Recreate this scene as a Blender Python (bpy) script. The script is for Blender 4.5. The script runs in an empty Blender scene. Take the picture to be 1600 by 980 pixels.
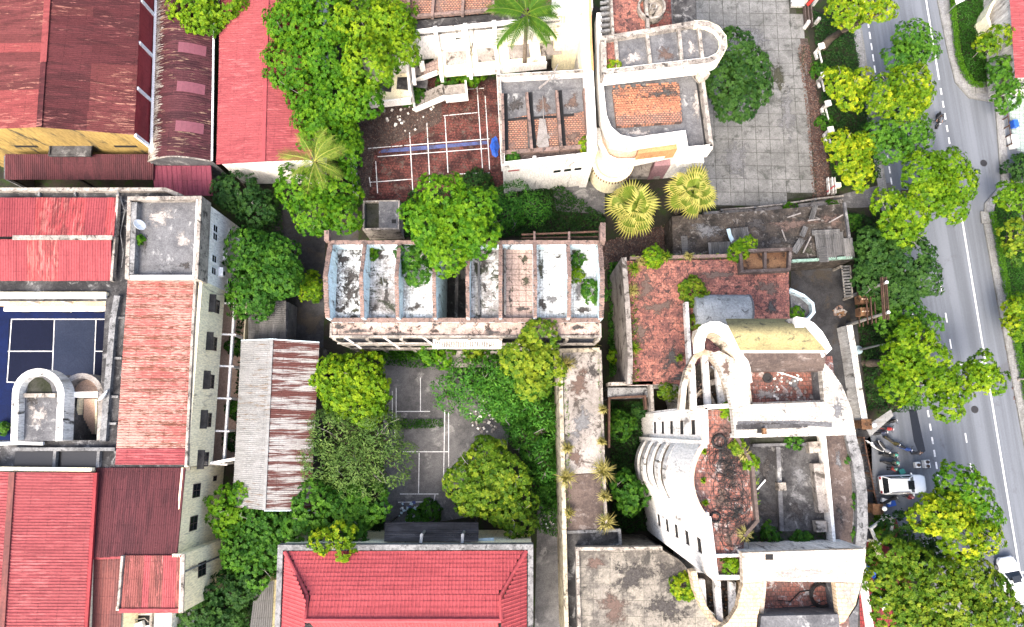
import bpy, bmesh, math, random
import numpy as np
from mathutils import Vector, Matrix
RAD = math.radians
random.seed(11)
RNG = np.random.default_rng(11)
SC = bpy.context.scene
COL = SC.collection

# ------------------------------------------------------------------ camera, sky, sun, exposure
CAM_H = 70.0                      # drone height in metres
FOCAL = 1067.0                    # focal length in photo pixels (24 mm equivalent)
TILT = math.atan(180.0 / FOCAL)   # the drone looks a little north of straight down
cam_data = bpy.data.cameras.new('drone_camera')
cam = bpy.data.objects.new('drone_camera', cam_data)
COL.objects.link(cam)
cam.location = (0, 0, CAM_H)
cam.rotation_euler = (TILT, 0, 0)
cam_data.sensor_fit = 'HORIZONTAL'
cam_data.sensor_width = 36.0
cam_data.lens = 36.0 * FOCAL / 1600.0
cam_data.clip_start = 0.5
cam_data.clip_end = 2000.0
SC.camera = cam

SUN_EL, SUN_AZ = 54.0, 205.0      # degrees; azimuth clockwise from +Y (north)
world = bpy.data.worlds.new('World')
SC.world = world
world.use_nodes = True
wn = world.node_tree
wbg = wn.nodes['Background']
sky = wn.nodes.new('ShaderNodeTexSky')
sky.sky_type = 'NISHITA'
sky.sun_disc = False
sky.sun_elevation = RAD(SUN_EL)
sky.sun_rotation = RAD(SUN_AZ)
sky.air_density = 1.0
sky.dust_density = 6.0
sky.ozone_density = 1.0
wn.links.new(sky.outputs[0], wbg.inputs[0])
wbg.inputs[1].default_value = 0.15

sun_data = bpy.data.lights.new('sun', 'SUN')
sun_data.energy = 1.1
sun_data.angle = RAD(28)
sun_data.color = (1.0, 0.93, 0.82)
sun = bpy.data.objects.new('sun', sun_data)
COL.objects.link(sun)
_a, _e = RAD(SUN_AZ), RAD(SUN_EL)
_to_sun = Vector((math.sin(_a) * math.cos(_e), math.cos(_a) * math.cos(_e), math.sin(_e)))
sun.rotation_euler = _to_sun.to_track_quat('Z', 'Y').to_euler()
sun.location = _to_sun * 200

SC.view_settings.view_transform = 'Standard'
SC.view_settings.look = 'None'
SC.view_settings.exposure = 1.9
SC.view_settings.gamma = 1.0
SC.view_settings.use_curve_mapping = False
SC.cycles.max_bounces = 6
SC.cycles.diffuse_bounces = 3
SC.cycles.glossy_bounces = 2
SC.cycles.transmission_bounces = 4
SC.cycles.transparent_max_bounces = 4

# ------------------------------------------------------------------ survey helper
CT, ST = math.cos(TILT), math.sin(TILT)
def P(px, py, z=0.0):
    """point of the place at height z that the survey photo shows at (px, py)"""
    u, v = px - 800.0, 490.0 - py
    d = (u, v * CT + FOCAL * ST, v * ST - FOCAL * CT)
    t = (z - CAM_H) / d[2]
    return Vector((d[0] * t, d[1] * t, z))
def XY(px, py, z=0.0):
    p = P(px, py, z)
    return (p.x, p.y)
def PL(pts, z):
    return [XY(x, y, z) for x, y in pts]
def mpp(z, py=490):               # metres per photo pixel at height z
    return (P(801, py, z) - P(800, py, z)).length

# ------------------------------------------------------------------ mesh builder
ORIG = {}
class MB:
    def __init__(s):
        s.v = []; s.f = []; s.m = []
    def add(s, vs, fs, mi=0):
        b = len(s.v)
        s.v += [tuple(p) for p in vs]
        s.f += [tuple(i + b for i in f) for f in fs]
        s.m += [mi] * len(fs)
        return s
    def poly(s, pts, mi=0):
        return s.add(pts, [tuple(range(len(pts)))], mi)
    def prism(s, xy, z0, z1, mi=0):
        n = len(xy)
        a = sum(xy[i][0] * xy[(i + 1) % n][1] - xy[(i + 1) % n][0] * xy[i][1] for i in range(n))
        if a < 0: xy = list(reversed(xy))
        zz0 = z0 if isinstance(z0, (list, tuple)) else [z0] * n
        zz1 = z1 if isinstance(z1, (list, tuple)) else [z1] * n
        if a < 0: zz0 = list(reversed(zz0)); zz1 = list(reversed(zz1))
        vs = [(p[0], p[1], z) for p, z in zip(xy, zz0)] + [(p[0], p[1], z) for p, z in zip(xy, zz1)]
        fs = [tuple(reversed(range(n))), tuple(range(n, 2 * n))]
        fs += [(i, (i + 1) % n, n + (i + 1) % n, n + i) for i in range(n)]
        return s.add(vs, fs, mi)
    def box(s, c, d, rz=0.0, mi=0, rx=0.0, ry=0.0):
        M = Matrix.Translation(Vector(c)) @ Matrix.Rotation(rz, 4, 'Z') @ Matrix.Rotation(ry, 4, 'Y') @ Matrix.Rotation(rx, 4, 'X')
        hx, hy, hz = d[0] / 2, d[1] / 2, d[2] / 2
        vs = [M @ Vector((x, y, z)) for z in (-hz, hz) for x, y in ((-hx, -hy), (hx, -hy), (hx, hy), (-hx, hy))]
        return s.add(vs, [(3, 2, 1, 0), (4, 5, 6, 7), (0, 1, 5, 4), (1, 2, 6, 5), (2, 3, 7, 6), (3, 0, 4, 7)], mi)
    def bar(s, a, b, w, h, mi=0):
        a = Vector(a); b = Vector(b); d = b - a
        L = d.length
        if L < 1e-6: return s
        d /= L
        side = d.cross(Vector((0, 0, 1)))
        if side.length < 1e-3: side = Vector((1, 0, 0))
        side.normalize(); up = side.cross(d)
        vs = []
        for p in (a, b):
            for x, y in ((-1, -1), (1, -1), (1, 1), (-1, 1)):
                vs.append(p + side * (x * w / 2) + up * (y * h / 2))
        return s.add(vs, [(3, 2, 1, 0), (4, 5, 6, 7), (0, 1, 5, 4), (1, 2, 6, 5), (2, 3, 7, 6), (3, 0, 4, 7)], mi)
    def tube(s, pts, r, n=6, mi=0, cap=True):
        pts = [Vector(p) for p in pts]
        rr = r if isinstance(r, (list, tuple)) else [r] * len(pts)
        rings = []
        for i, p in enumerate(pts):
            d = (pts[min(i + 1, len(pts) - 1)] - pts[max(i - 1, 0)])
            d = d.normalized() if d.length > 1e-6 else Vector((0, 0, 1))
            a = d.cross(Vector((0, 0, 1)) if abs(d.z) < 0.9 else Vector((1, 0, 0))).normalized()
            b = d.cross(a)
            rings.append([p + (a * math.cos(t) + b * math.sin(t)) * rr[i] for t in (2 * math.pi * k / n for k in range(n))])
        vs = [q for g in rings for q in g]
        fs = []
        for i in range(len(pts) - 1):
            for k in range(n):
                fs.append((i * n + k, i * n + (k + 1) % n, (i + 1) * n + (k + 1) % n, (i + 1) * n + k))
        if cap:
            fs.append(tuple(range(n))); fs.append(tuple(reversed(range((len(pts) - 1) * n, len(pts) * n))))
        return s.add(vs, fs, mi)
    def lathe(s, c, prof, n=12, mi=0, axis='Z'):
        c = Vector(c); vs = []; fs = []
        for r, z in prof:
            for k in range(n):
                t = 2 * math.pi * k / n
                q = (r * math.cos(t), r * math.sin(t), z)
                if axis == 'Y': q = (q[0], q[2], q[1])
                if axis == 'X': q = (q[2], q[0], q[1])
                vs.append(c + Vector(q))
        for i in range(len(prof) - 1):
            for k in range(n):
                fs.append((i * n + k, i * n + (k + 1) % n, (i + 1) * n + (k + 1) % n, (i + 1) * n + k))
        fs.append(tuple(reversed(range(n)))); fs.append(tuple(range((len(prof) - 1) * n, len(prof) * n)))
        return s.add(vs, fs, mi)
    def wallpath(s, path, th, z0, z1, closed=False, mi=0, jag=0.0):
        """a wall of thickness th along a plan polyline; z0 / z1 numbers or lists"""
        n = len(path); L = []; Rr = []
        for i in range(n):
            if closed: a, b = path[i - 1], path[(i + 1) % n]
            else: a, b = path[max(i - 1, 0)], path[min(i + 1, n - 1)]
            d0 = Vector((path[i][0] - a[0], path[i][1] - a[1])); d1 = Vector((b[0] - path[i][0], b[1] - path[i][1]))
            if d0.length < 1e-6: d0 = d1
            if d1.length < 1e-6: d1 = d0
            d0 = d0.normalized(); d1 = d1.normalized()
            n0 = Vector((-d0.y, d0.x)); n1 = Vector((-d1.y, d1.x))
            m = n0 + n1
            m = m.normalized() if m.length > 1e-4 else n0
            k = th / 2 / max(0.45, m.dot(n0))
            L.append((path[i][0] + m.x * k, path[i][1] + m.y * k)); Rr.append((path[i][0] - m.x * k, path[i][1] - m.y * k))
        Z0 = z0 if isinstance(z0, (list, tuple)) else [z0] * n
        Z1 = z1 if isinstance(z1, (list, tuple)) else [z1] * n
        vs = []
        for i in range(n):
            j = random.uniform(-jag, jag) if jag else 0
            vs += [(L[i][0], L[i][1], Z0[i]), (Rr[i][0], Rr[i][1], Z0[i]), (Rr[i][0], Rr[i][1], Z1[i] + j), (L[i][0], L[i][1], Z1[i] + j)]
        fs = []
        for i in range(n if closed else n - 1):
            a, b = 4 * i, 4 * ((i + 1) % n)
            for k in range(4):
                fs.append((a + k, a + (k + 1) % 4, b + (k + 1) % 4, b + k))
        if not closed:
            fs.append((3, 2, 1, 0)); e = 4 * (n - 1); fs.append((e, e + 1, e + 2, e + 3))
        return s.add(vs, fs, mi)
    def wallgrid(s, a, b, z0, z1, th, holes=(), mi=0):
        """flat wall from a to b (plan) with real openings (u0,u1,v0,v1) in metres along / up"""
        a = Vector((a[0], a[1])); b = Vector((b[0], b[1])); d = b - a; L = d.length; d /= L
        nrm = Vector((d.y, -d.x))
        us = sorted(set([0, L] + [max(0, min(L, h[k])) for h in holes for k in (0, 1)]))
        vs_ = sorted(set([z0, z1] + [max(z0, min(z1, h[k])) for h in holes for k in (2, 3)]))
        solid = {}
        for i in range(len(us) - 1):
            for j in range(len(vs_) - 1):
                cu, cv = (us[i] + us[i + 1]) / 2, (vs_[j] + vs_[j + 1]) / 2
                solid[i, j] = not any(h[0] < cu < h[1] and h[2] < cv < h[3] for h in holes)
        def pt(u, z, o):
            q = a + d * u + nrm * o
            return (q.x, q.y, z)
        for (i, j), ok in solid.items():
            if not ok: continue
            u0, u1, w0, w1 = us[i], us[i + 1], vs_[j], vs_[j + 1]
            s.add([pt(u0, w0, 0), pt(u1, w0, 0), pt(u1, w1, 0), pt(u0, w1, 0)], [(0, 1, 2, 3)], mi)
            s.add([pt(u0, w0, -th), pt(u1, w0, -th), pt(u1, w1, -th), pt(u0, w1, -th)], [(3, 2, 1, 0)], mi)
            for (di, dj, e) in ((-1, 0, (u0, w0, u0, w1)), (1, 0, (u1, w0, u1, w1)), (0, -1, (u0, w0, u1, w0)), (0, 1, (u0, w1, u1, w1))):
                if not solid.get((i + di, j + dj), False):
                    s.add([pt(e[0], e[1], 0), pt(e[2], e[3], 0), pt(e[2], e[3], -th), pt(e[0], e[1], -th)], [(0, 1, 2, 3)], mi)
        return s
    def build(s, name, mat, parent=None, smooth=False, origin=None, kind=None):
        me = bpy.data.meshes.new(name)
        o = bpy.data.objects.new(name, me)
        og = Vector(origin) if origin is not None else (ORIG.get(parent.name, Vector((0, 0, 0))) if parent else Vector((0, 0, 0)))
        me.from_pydata([(x - og.x, y - og.y, z - og.z) for x, y, z in s.v], [], s.f)
        for m in (mat if isinstance(mat, (list, tuple)) else [mat]): me.materials.append(m)
        if any(s.m): me.polygons.foreach_set('material_index', s.m)
        if smooth: me.polygons.foreach_set('use_smooth', [True] * len(me.polygons))
        me.update()
        COL.objects.link(o)
        if parent:
            o.parent = parent
            ORIG[o.name] = og
        else:
            o.location = og
            ORIG[o.name] = og
        if kind: o['kind'] = kind
        return o

def tag(o, label, cat, group=None):
    o['label'] = label; o['category'] = cat
    if group: o['group'] = group
    return o
def thing(name, label, cat, loc=(0, 0, 0), group=None, rz=0.0):
    o = bpy.data.objects.new(name, None)
    COL.objects.link(o)
    o.location = loc; o.rotation_euler = (0, 0, rz)
    o.empty_display_size = 0.5
    ORIG[o.name] = Vector(loc)
    return tag(o, label, cat, group)
def struct(name, mb, mat, parent=None, **k):
    o = mb.build(name, mat, parent, **k)
    if not parent: o['kind'] = 'structure'
    return o
def dup(root, loc, rz=0.0, label=None, group=None, scale=None):
    r = root.copy(); COL.objects.link(r)
    r.location = loc; r.rotation_euler = (0, 0, rz)
    if scale: r.scale = (scale,) * 3
    if label: r['label'] = label
    if group: r['group'] = group
    for ch in list(root.children):
        c = ch.copy(); COL.objects.link(c); c.parent = r
        for g in list(ch.children):
            d = g.copy(); COL.objects.link(d); d.parent = c
    return r

# ------------------------------------------------------------------ materials
def _new(name):
    m = bpy.data.materials.new(name); m.use_nodes = True
    nt = m.node_tree
    b = nt.nodes['Principled BSDF']
    return m, nt, b
def _pos(nt, scale=(1, 1, 1), rz=0.0, obj=False):
    if obj:
        g = nt.nodes.new('ShaderNodeTexCoord'); out = g.outputs['Object']
    else:
        g = nt.nodes.new('ShaderNodeNewGeometry'); out = g.outputs['Position']
    mp = nt.nodes.new('ShaderNodeMapping')
    mp.inputs['Scale'].default_value = scale
    mp.inputs['Rotation'].default_value = (0, 0, rz)
    nt.links.new(out, mp.inputs['Vector'])
    return mp.outputs[0]
def _noise(nt, vec, scale, detail=6, rough=0.6, dist=0.0):
    n = nt.nodes.new('ShaderNodeTexNoise')
    n.inputs['Scale'].default_value = scale; n.inputs['Detail'].default_value = detail
    n.inputs['Roughness'].default_value = rough; n.inputs['Distortion'].default_value = dist
    nt.links.new(vec, n.inputs['Vector'])
    return n.outputs[0]
def _range(nt, val, lo, hi, a=0.0, b=1.0):
    r = nt.nodes.new('ShaderNodeMapRange'); r.interpolation_type = 'SMOOTHSTEP'
    r.inputs['From Min'].default_value = lo; r.inputs['From Max'].default_value = hi
    r.inputs['To Min'].default_value = a; r.inputs['To Max'].default_value = b
    nt.links.new(val, r.inputs['Value'])
    return r.outputs[0]
def _mix(nt, fac, a, b, mode='MIX'):
    m = nt.nodes.new('ShaderNodeMix'); m.data_type = 'RGBA'; m.blend_type = mode
    if hasattr(fac, 'links') or hasattr(fac, 'is_linked'): nt.links.new(fac, m.inputs[0])
    else: m.inputs[0].default_value = fac
    for v, k in ((a, 6), (b, 7)):
        if isinstance(v, (tuple, list)): m.inputs[k].default_value = (*v, 1)
        else: nt.links.new(v, m.inputs[k])
    return m.outputs[2]
def _math(nt, op, a, b):
    m = nt.nodes.new('ShaderNodeMath'); m.operation = op
    for v, k in ((a, 0), (b, 1)):
        if isinstance(v, (int, float)): m.inputs[k].default_value = v
        else: nt.links.new(v, m.inputs[k])
    return m.outputs[0]
def _bump(nt, b, h, strength, dist=0.02):
    bp = nt.nodes.new('ShaderNodeBump'); bp.inputs['Strength'].default_value = strength; bp.inputs['Distance'].default_value = dist
    nt.links.new(h, bp.inputs['Height']); nt.links.new(bp.outputs[0], b.inputs['Normal'])

BRIGHT = {'white_plaster': 1, 'worn_white_plaster': .9, 'pale_blue_plaster': .9, 'cream_plaster': 1, 'white_painted_metal': .95, 'worn_white_paint': .95, 'white_car_paint': 1,
          'white_insulation_tiles': .85, 'cleaner_white_tiles': .85, 'greyed_white_tiles': .82, 'rusty_stained_shell': .85, 'white_glazed_facing_tiles': .72, 'cream_facing_tiles': .8, 'pale_cream_facing_tiles': .9, 'peach_plaster': .85, 'white_paint': 1, 'stained_cream_plaster': .85}
def tone_down(name, *cols):       # measured albedo: most surfaces are darker than they look in the bright exposure
    k = BRIGHT.get(name, .70)
    return [tuple(c * k for c in col) if col else col for col in cols]
def weath(name, base, dirt, cover=0.5, scale=0.35, rough=0.9, dirt2=None, cover2=0.3, streak=False, bump=0.4, soft=0.12, spec=0.1):
    """weathered surface: base colour, one or two layers of stains, fine grain.  cover = share stained"""
    base, dirt, dirt2 = tone_down(name, base, dirt, dirt2)
    m, nt, b = _new(name)
    sc = (1, 1, 0.22) if streak else (1, 1, 1)
    v = _pos(nt, sc)
    n1 = _noise(nt, v, scale, 8, 0.68, 0.3)
    n2 = _noise(nt, v, scale * 7, 5, 0.7)
    s = _math(nt, 'ADD', _math(nt, 'MULTIPLY', n1, 0.68), _math(nt, 'MULTIPLY', n2, 0.32))
    th = 0.5 + (0.5 - cover) * 0.27
    col = _mix(nt, _range(nt, s, th - soft, th + soft), base, dirt)
    if dirt2:
        v2 = _pos(nt, (sc[0] * 1.3, sc[1] * 1.3, sc[2] * 1.3), 0.7)
        n3 = _noise(nt, v2, scale * 1.9, 9, 0.72, 0.5)
        t2 = 0.5 + (0.5 - cover2) * 0.27
        col = _mix(nt, _range(nt, n3, t2 - 0.06, t2 + 0.06), col, dirt2)
    g = _noise(nt, v, 9.0, 3, 0.7)
    col = _mix(nt, 1.0, col, _mix(nt, _range(nt, g, 0.3, 0.7), (0.74, 0.74, 0.74), (1.12, 1.12, 1.12)), 'MULTIPLY')
    nt.links.new(col, b.inputs['Base Color'])
    b.inputs['Roughness'].default_value = rough
    b.inputs['Specular IOR Level'].default_value = spec
    if bump: _bump(nt, b, g, bump, 0.03)
    return m
def plain(name, col, rough=0.6, metal=0.0, var=0.15, spec=0.5, coat=0.0):
    col, = tone_down(name, col)
    m, nt, b = _new(name)
    g = _noise(nt, _pos(nt), 4.0, 4, 0.6)
    c = _mix(nt, 1.0, col, _mix(nt, _range(nt, g, 0.3, 0.7), (1 - var,) * 3, (1 + var * 0.4,) * 3), 'MULTIPLY')
    nt.links.new(c, b.inputs['Base Color'])
    b.inputs['Roughness'].default_value = rough; b.inputs['Metallic'].default_value = metal
    b.inputs['Specular IOR Level'].default_value = spec
    if coat: b.inputs['Coat Weight'].default_value = coat
    return m
def tiles(name, c1, c2, mortar, w, h, rz=0.0, dirt=(0.03, 0.03, 0.03), cover=0.35, scale=0.4, msize=0.02, offset=0.5, dirt2=None, cover2=0.2, rough=0.8):
    c1, c2, mortar, dirt, dirt2 = tone_down(name, c1, c2, mortar, dirt, dirt2)
    m, nt, b = _new(name)
    v = _pos(nt, (1, 1, 1), rz)
    br = nt.nodes.new('ShaderNodeTexBrick')
    br.offset = offset
    br.inputs['Scale'].default_value = 1.0
    br.inputs['Color1'].default_value = (*c1, 1); br.inputs['Color2'].default_value = (*c2, 1); br.inputs['Mortar'].default_value = (*mortar, 1)
    br.inputs['Mortar Size'].default_value = msize; br.inputs['Brick Width'].default_value = w; br.inputs['Row Height'].default_value = h
    br.inputs['Bias'].default_value = 0.0
    nt.links.new(v, br.inputs['Vector'])
    n1 = _noise(nt, v, scale, 9, 0.72, 0.4)
    n2 = _noise(nt, v, scale * 8, 5, 0.7)
    s = _math(nt, 'ADD', _math(nt, 'MULTIPLY', n1, 0.62), _math(nt, 'MULTIPLY', n2, 0.38))
    th = 0.5 + (0.5 - cover) * 0.27
    col = _mix(nt, _range(nt, s, th - 0.07, th + 0.07, 0, 0.93), br.outputs[0], dirt)
    if dirt2:
        n3 = _noise(nt, _pos(nt, (1.2, 1.2, 1.2), 1.1), scale * 2.2, 9, 0.75, 0.6)
        t2 = 0.5 + (0.5 - cover2) * 0.27
        col = _mix(nt, _range(nt, n3, t2 - 0.04, t2 + 0.04), col, dirt2)
    g = _noise(nt, v, 7.0, 3, 0.7)
    col = _mix(nt, 1.0, col, _mix(nt, _range(nt, g, 0.3, 0.7), (0.7,) * 3, (1.15,) * 3), 'MULTIPLY')
    nt.links.new(col, b.inputs['Base Color'])
    b.inputs['Roughness'].default_value = rough
    b.inputs['Specular IOR Level'].default_value = 0.1
    _bump(nt, b, br.outputs[1], -0.4, 0.02)
    return m
def sheet(name, base, rust, cover=0.4, along='x', var=0.25, rough=0.55, pale=None, pcover=0.2, sscale=1.0, freq=1.0, band=0.0, bstr=0.16):
    """painted steel sheet: per-sheet fade, rust streaks running along the ribs"""
    base, rust, pale = tone_down(name, base, rust, pale)
    m, nt, b = _new(name)
    st = 0.16 * sscale
    sc = (st, 1.2 * freq, 0.6) if along == 'x' else (1.2 * freq, st, 0.6)
    v = _pos(nt, sc)
    n1 = _noise(nt, v, 1.6, 8, 0.7)
    n2 = _noise(nt, _pos(nt), 0.16, 4, 0.6)
    s = _math(nt, 'ADD', _math(nt, 'MULTIPLY', n1, 0.7), _math(nt, 'MULTIPLY', n2, 0.3))
    oi = nt.nodes.new('ShaderNodeObjectInfo')
    s = _math(nt, 'ADD', s, _math(nt, 'MULTIPLY', _math(nt, 'SUBTRACT', oi.outputs['Random'], 0.5), 0.10))
    if band:
        bw = nt.nodes.new('ShaderNodeTexWave'); bw.wave_type = 'BANDS'; bw.bands_direction = 'Y' if along == 'x' else 'X'
        bw.inputs['Scale'].default_value = 0.314 / band; bw.inputs['Distortion'].default_value = 1.2; bw.inputs['Detail'].default_value = 3; bw.inputs['Detail Scale'].default_value = 1.5
        nt.links.new(_pos(nt), bw.inputs['Vector'])
        s = _math(nt, 'ADD', s, _math(nt, 'MULTIPLY', _math(nt, 'SUBTRACT', bw.outputs[1], 0.5), bstr))
    th = 0.5 + (0.5 - cover) * 0.27
    col = _mix(nt, _range(nt, s, th - 0.05, th + 0.05), base, rust)
    if pale:
        n3 = _noise(nt, _pos(nt, (sc[0] * 1.7, sc[1] * 1.7, sc[2]), 0.0), 2.1, 8, 0.72)
        n3 = _math(nt, 'ADD', n3, _math(nt, 'MULTIPLY', _math(nt, 'SUBTRACT', n2, 0.5), 0.5))
        t2 = 0.5 + (0.5 - pcover) * 0.27
        col = _mix(nt, _range(nt, n3, t2 - 0.04, t2 + 0.04), col, pale)
    f = _range(nt, oi.outputs['Random'], 0, 1, 1 - var, 1 + var * 0.5)
    cc = nt.nodes.new('ShaderNodeCombineColor')
    for k in range(3): nt.links.new(f, cc.inputs[k])
    col = _mix(nt, 1.0, col, cc.outputs[0], 'MULTIPLY')
    g = _noise(nt, _pos(nt), 5.0, 3, 0.6)
    col = _mix(nt, 1.0, col, _mix(nt, _range(nt, g, 0.3, 0.7), (0.86,) * 3, (1.06,) * 3), 'MULTIPLY')
    wv = nt.nodes.new('ShaderNodeTexWave'); wv.wave_type = 'BANDS'; wv.bands_direction = 'X' if along == 'x' else 'Y'
    wv.inputs['Scale'].default_value = 0.21; wv.inputs['Distortion'].default_value = 0.15
    nt.links.new(_pos(nt), wv.inputs['Vector'])
    fr = _noise(nt, _pos(nt), 6.0, 2, 0.5)
    lap = _math(nt, 'MULTIPLY', _range(nt, wv.outputs[1], 0.985, 0.999), _range(nt, fr, 0.45, 0.6, 0, 0.45))
    col = _mix(nt, lap, col, tuple(c * 0.35 for c in rust))
    nt.links.new(col, b.inputs['Base Color'])
    b.inputs['Roughness'].default_value = rough
    b.inputs['Specular IOR Level'].default_value = 0.08
    return m
def leafmat(name, dark, mid, light, transl=0.3, gloss=0.55):
    dark, mid, light = tone_down(name, dark, mid, light)
    m = bpy.data.materials.new(name); m.use_nodes = True
    nt = m.node_tree; nt.nodes.clear()
    out = nt.nodes.new('ShaderNodeOutputMaterial')
    at = nt.nodes.new('ShaderNodeAttribute'); at.attribute_name = 'tone'
    cr = nt.nodes.new('ShaderNodeValToRGB')
    e = cr.color_ramp.elements
    e[0].position = 0.0; e[0].color = (*dark, 1)
    e[1].position = 1.0; e[1].color = (*light, 1)
    k = e.new(0.5); k.color = (*mid, 1)
    nt.links.new(at.outputs['Fac'], cr.inputs[0])
    b = nt.nodes.new('ShaderNodeBsdfPrincipled')
    b.inputs['Roughness'].default_value = gloss
    b.inputs['Specular IOR Level'].default_value = 0.14
    nt.links.new(cr.outputs[0], b.inputs['Base Color'])
    tr = nt.nodes.new('ShaderNodeBsdfTranslucent')
    hs = _mix(nt, 1.0, cr.outputs[0], (1.15, 1.25, 0.5), 'MULTIPLY')
    nt.links.new(hs, tr.inputs['Color'])
    mx = nt.nodes.new('ShaderNodeMixShader'); mx.inputs[0].default_value = transl
    nt.links.new(b.outputs[0], mx.inputs[1]); nt.links.new(tr.outputs[0], mx.inputs[2])
    nt.links.new(mx.outputs[0], out.inputs['Surface'])
    return m

def stain(name, a, b_):
    a, b_ = tone_down(name, a, b_)
    m = bpy.data.materials.new(name); m.use_nodes = True
    nt = m.node_tree; p = nt.nodes['Principled BSDF']; out = nt.nodes['Material Output']
    at = nt.nodes.new('ShaderNodeAttribute'); at.attribute_name = 'edge'
    n = _noise(nt, _pos(nt), 2.2, 8, 0.75, 0.3)
    f = _math(nt, 'ADD', _math(nt, 'MULTIPLY', at.outputs['Fac'], 0.75), _math(nt, 'MULTIPLY', _math(nt, 'SUBTRACT', n, 0.5), 1.9))
    f = _range(nt, f, 0.18, 0.62)
    col = _mix(nt, _range(nt, _noise(nt, _pos(nt), 5.0, 5, 0.7), 0.35, 0.65), a, b_)
    nt.links.new(col, p.inputs['Base Color']); p.inputs['Roughness'].default_value = 0.9; p.inputs['Specular IOR Level'].default_value = 0.1
    tr = nt.nodes.new('ShaderNodeBsdfTransparent'); mx = nt.nodes.new('ShaderNodeMixShader')
    nt.links.new(f, mx.inputs[0]); nt.links.new(tr.outputs[0], mx.inputs[1]); nt.links.new(p.outputs[0], mx.inputs[2]); nt.links.new(mx.outputs[0], out.inputs['Surface'])
    return m
M = {}
M['soil'] = weath('soil_and_litter', (0.055, 0.045, 0.035), (0.028, 0.030, 0.022), 0.5, 0.25, dirt2=(0.035, 0.055, 0.018), cover2=0.35)
M['asphalt'] = weath('road_asphalt', (0.215, 0.222, 0.240), (0.175, 0.180, 0.195), 0.5, 0.09, bump=0.15, soft=0.2, dirt2=(0.235, 0.237, 0.245), cover2=0.15)
def road_mat():
    m, nt, b = _new('worn_road_asphalt')
    ang = math.atan2((P(1450, 641) - P(1357, 41)).y, (P(1450, 641) - P(1357, 41)).x)
    v = _pos(nt, (1, 1, 1), -ang)
    mp = nt.nodes.new('ShaderNodeMapping'); mp.inputs['Scale'].default_value = (0.03, 0.9, 1); nt.links.new(v, mp.inputs['Vector'])
    tr = _noise(nt, mp.outputs[0], 1.0, 4, 0.6)
    col = _mix(nt, _range(nt, tr, 0.36, 0.64), (0.100, 0.109, 0.124), (0.140, 0.152, 0.173))
    n = _noise(nt, _pos(nt), 0.25, 8, 0.7, 0.4)
    col = _mix(nt, _range(nt, n, 0.58, 0.70), col, (0.088, 0.092, 0.102))
    n2 = _noise(nt, _pos(nt), 2.5, 6, 0.75)
    col = _mix(nt, _range(nt, n2, 0.62, 0.72, 0, 0.6), col, (0.19, 0.195, 0.20))
    g = _noise(nt, _pos(nt), 14.0, 3, 0.7)
    col = _mix(nt, 1.0, col, _mix(nt, _range(nt, g, 0.3, 0.7), (0.84,) * 3, (1.1,) * 3), 'MULTIPLY')
    nt.links.new(col, b.inputs['Base Color']); b.inputs['Roughness'].default_value = 0.9; b.inputs['Specular IOR Level'].default_value = 0.1
    _bump(nt, b, g, 0.2, 0.02)
    return m
M['asphalt'] = road_mat()
M['asphalt_old'] = weath('old_dark_asphalt', (0.085, 0.085, 0.089), (0.040, 0.039, 0.041), 0.5, 0.2, dirt2=(0.075, 0.064, 0.052), cover2=0.25)
M['asphalt_old2'] = weath('asphalt_repair', (0.165, 0.168, 0.178), (0.125, 0.128, 0.136), 0.5, 0.8)
M['pavement'] = tiles('pavement_blocks', (0.34, 0.34, 0.34), (0.29, 0.29, 0.30), (0.2, 0.2, 0.2), 0.6, 0.6, 0.16, (0.20, 0.20, 0.19), 0.3, 0.5, 0.02)
M['kerb'] = weath('kerb_stone', (0.30, 0.30, 0.29), (0.18, 0.18, 0.17), 0.4, 0.8)
M['plaza'] = weath('plaza_slab', (0.28, 0.278, 0.272), (0.165, 0.165, 0.16), 0.52, 0.28, dirt2=(0.105, 0.108, 0.10), cover2=0.16)
M['joint'] = weath('dirty_joint', (0.07, 0.07, 0.06), (0.03, 0.035, 0.02), 0.5, 0.6)
M['court'] = weath('court_concrete', (0.21, 0.205, 0.205), (0.105, 0.102, 0.104), 0.5, 0.22, dirt2=(0.34, 0.33, 0.32), cover2=0.10)
M['line'] = weath('worn_white_paint', (0.72, 0.72, 0.72), (0.36, 0.36, 0.36), 0.3, 1.6, bump=0)
M['redtile'] = tiles('red_court_tiles', (0.26, 0.085, 0.07), (0.20, 0.07, 0.06), (0.06, 0.04, 0.035), 0.3, 0.3, 0.1, (0.042, 0.022, 0.022), 0.52, 0.45, 0.02, dirt2=(0.13, 0.10, 0.085), cover2=0.22)
M['bluetile'] = weath('blue_tiles', (0.12, 0.15, 0.36), (0.08, 0.085, 0.14), 0.45, 0.9)
M['terra'] = tiles('terracotta_terrace_tiles', (0.57, 0.25, 0.18), (0.44, 0.17, 0.125), (0.24, 0.11, 0.09), 0.33, 0.30, 0.02, (0.17, 0.080, 0.072), 0.5, 0.9, 0.02, dirt2=(0.075, 0.05, 0.046), cover2=0.32)
M['terra_pale'] = tiles('bleached_terracotta_tiles', (0.44, 0.185, 0.14), (0.36, 0.14, 0.105), (0.15, 0.09, 0.08), 0.3, 0.3, 0.0, (0.165, 0.11, 0.10), 0.50, 0.55, 0.025, dirt2=(0.50, 0.47, 0.45), cover2=0.20)
M['brickroof'] = tiles('sunbaked_roof_bricks', (0.56, 0.30, 0.19), (0.46, 0.20, 0.13), (0.12, 0.08, 0.07), 0.30, 0.2, 0.03, (0.20, 0.14, 0.12), 0.34, 0.8, 0.04, dirt2=(0.08, 0.07, 0.065), cover2=0.14)
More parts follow.
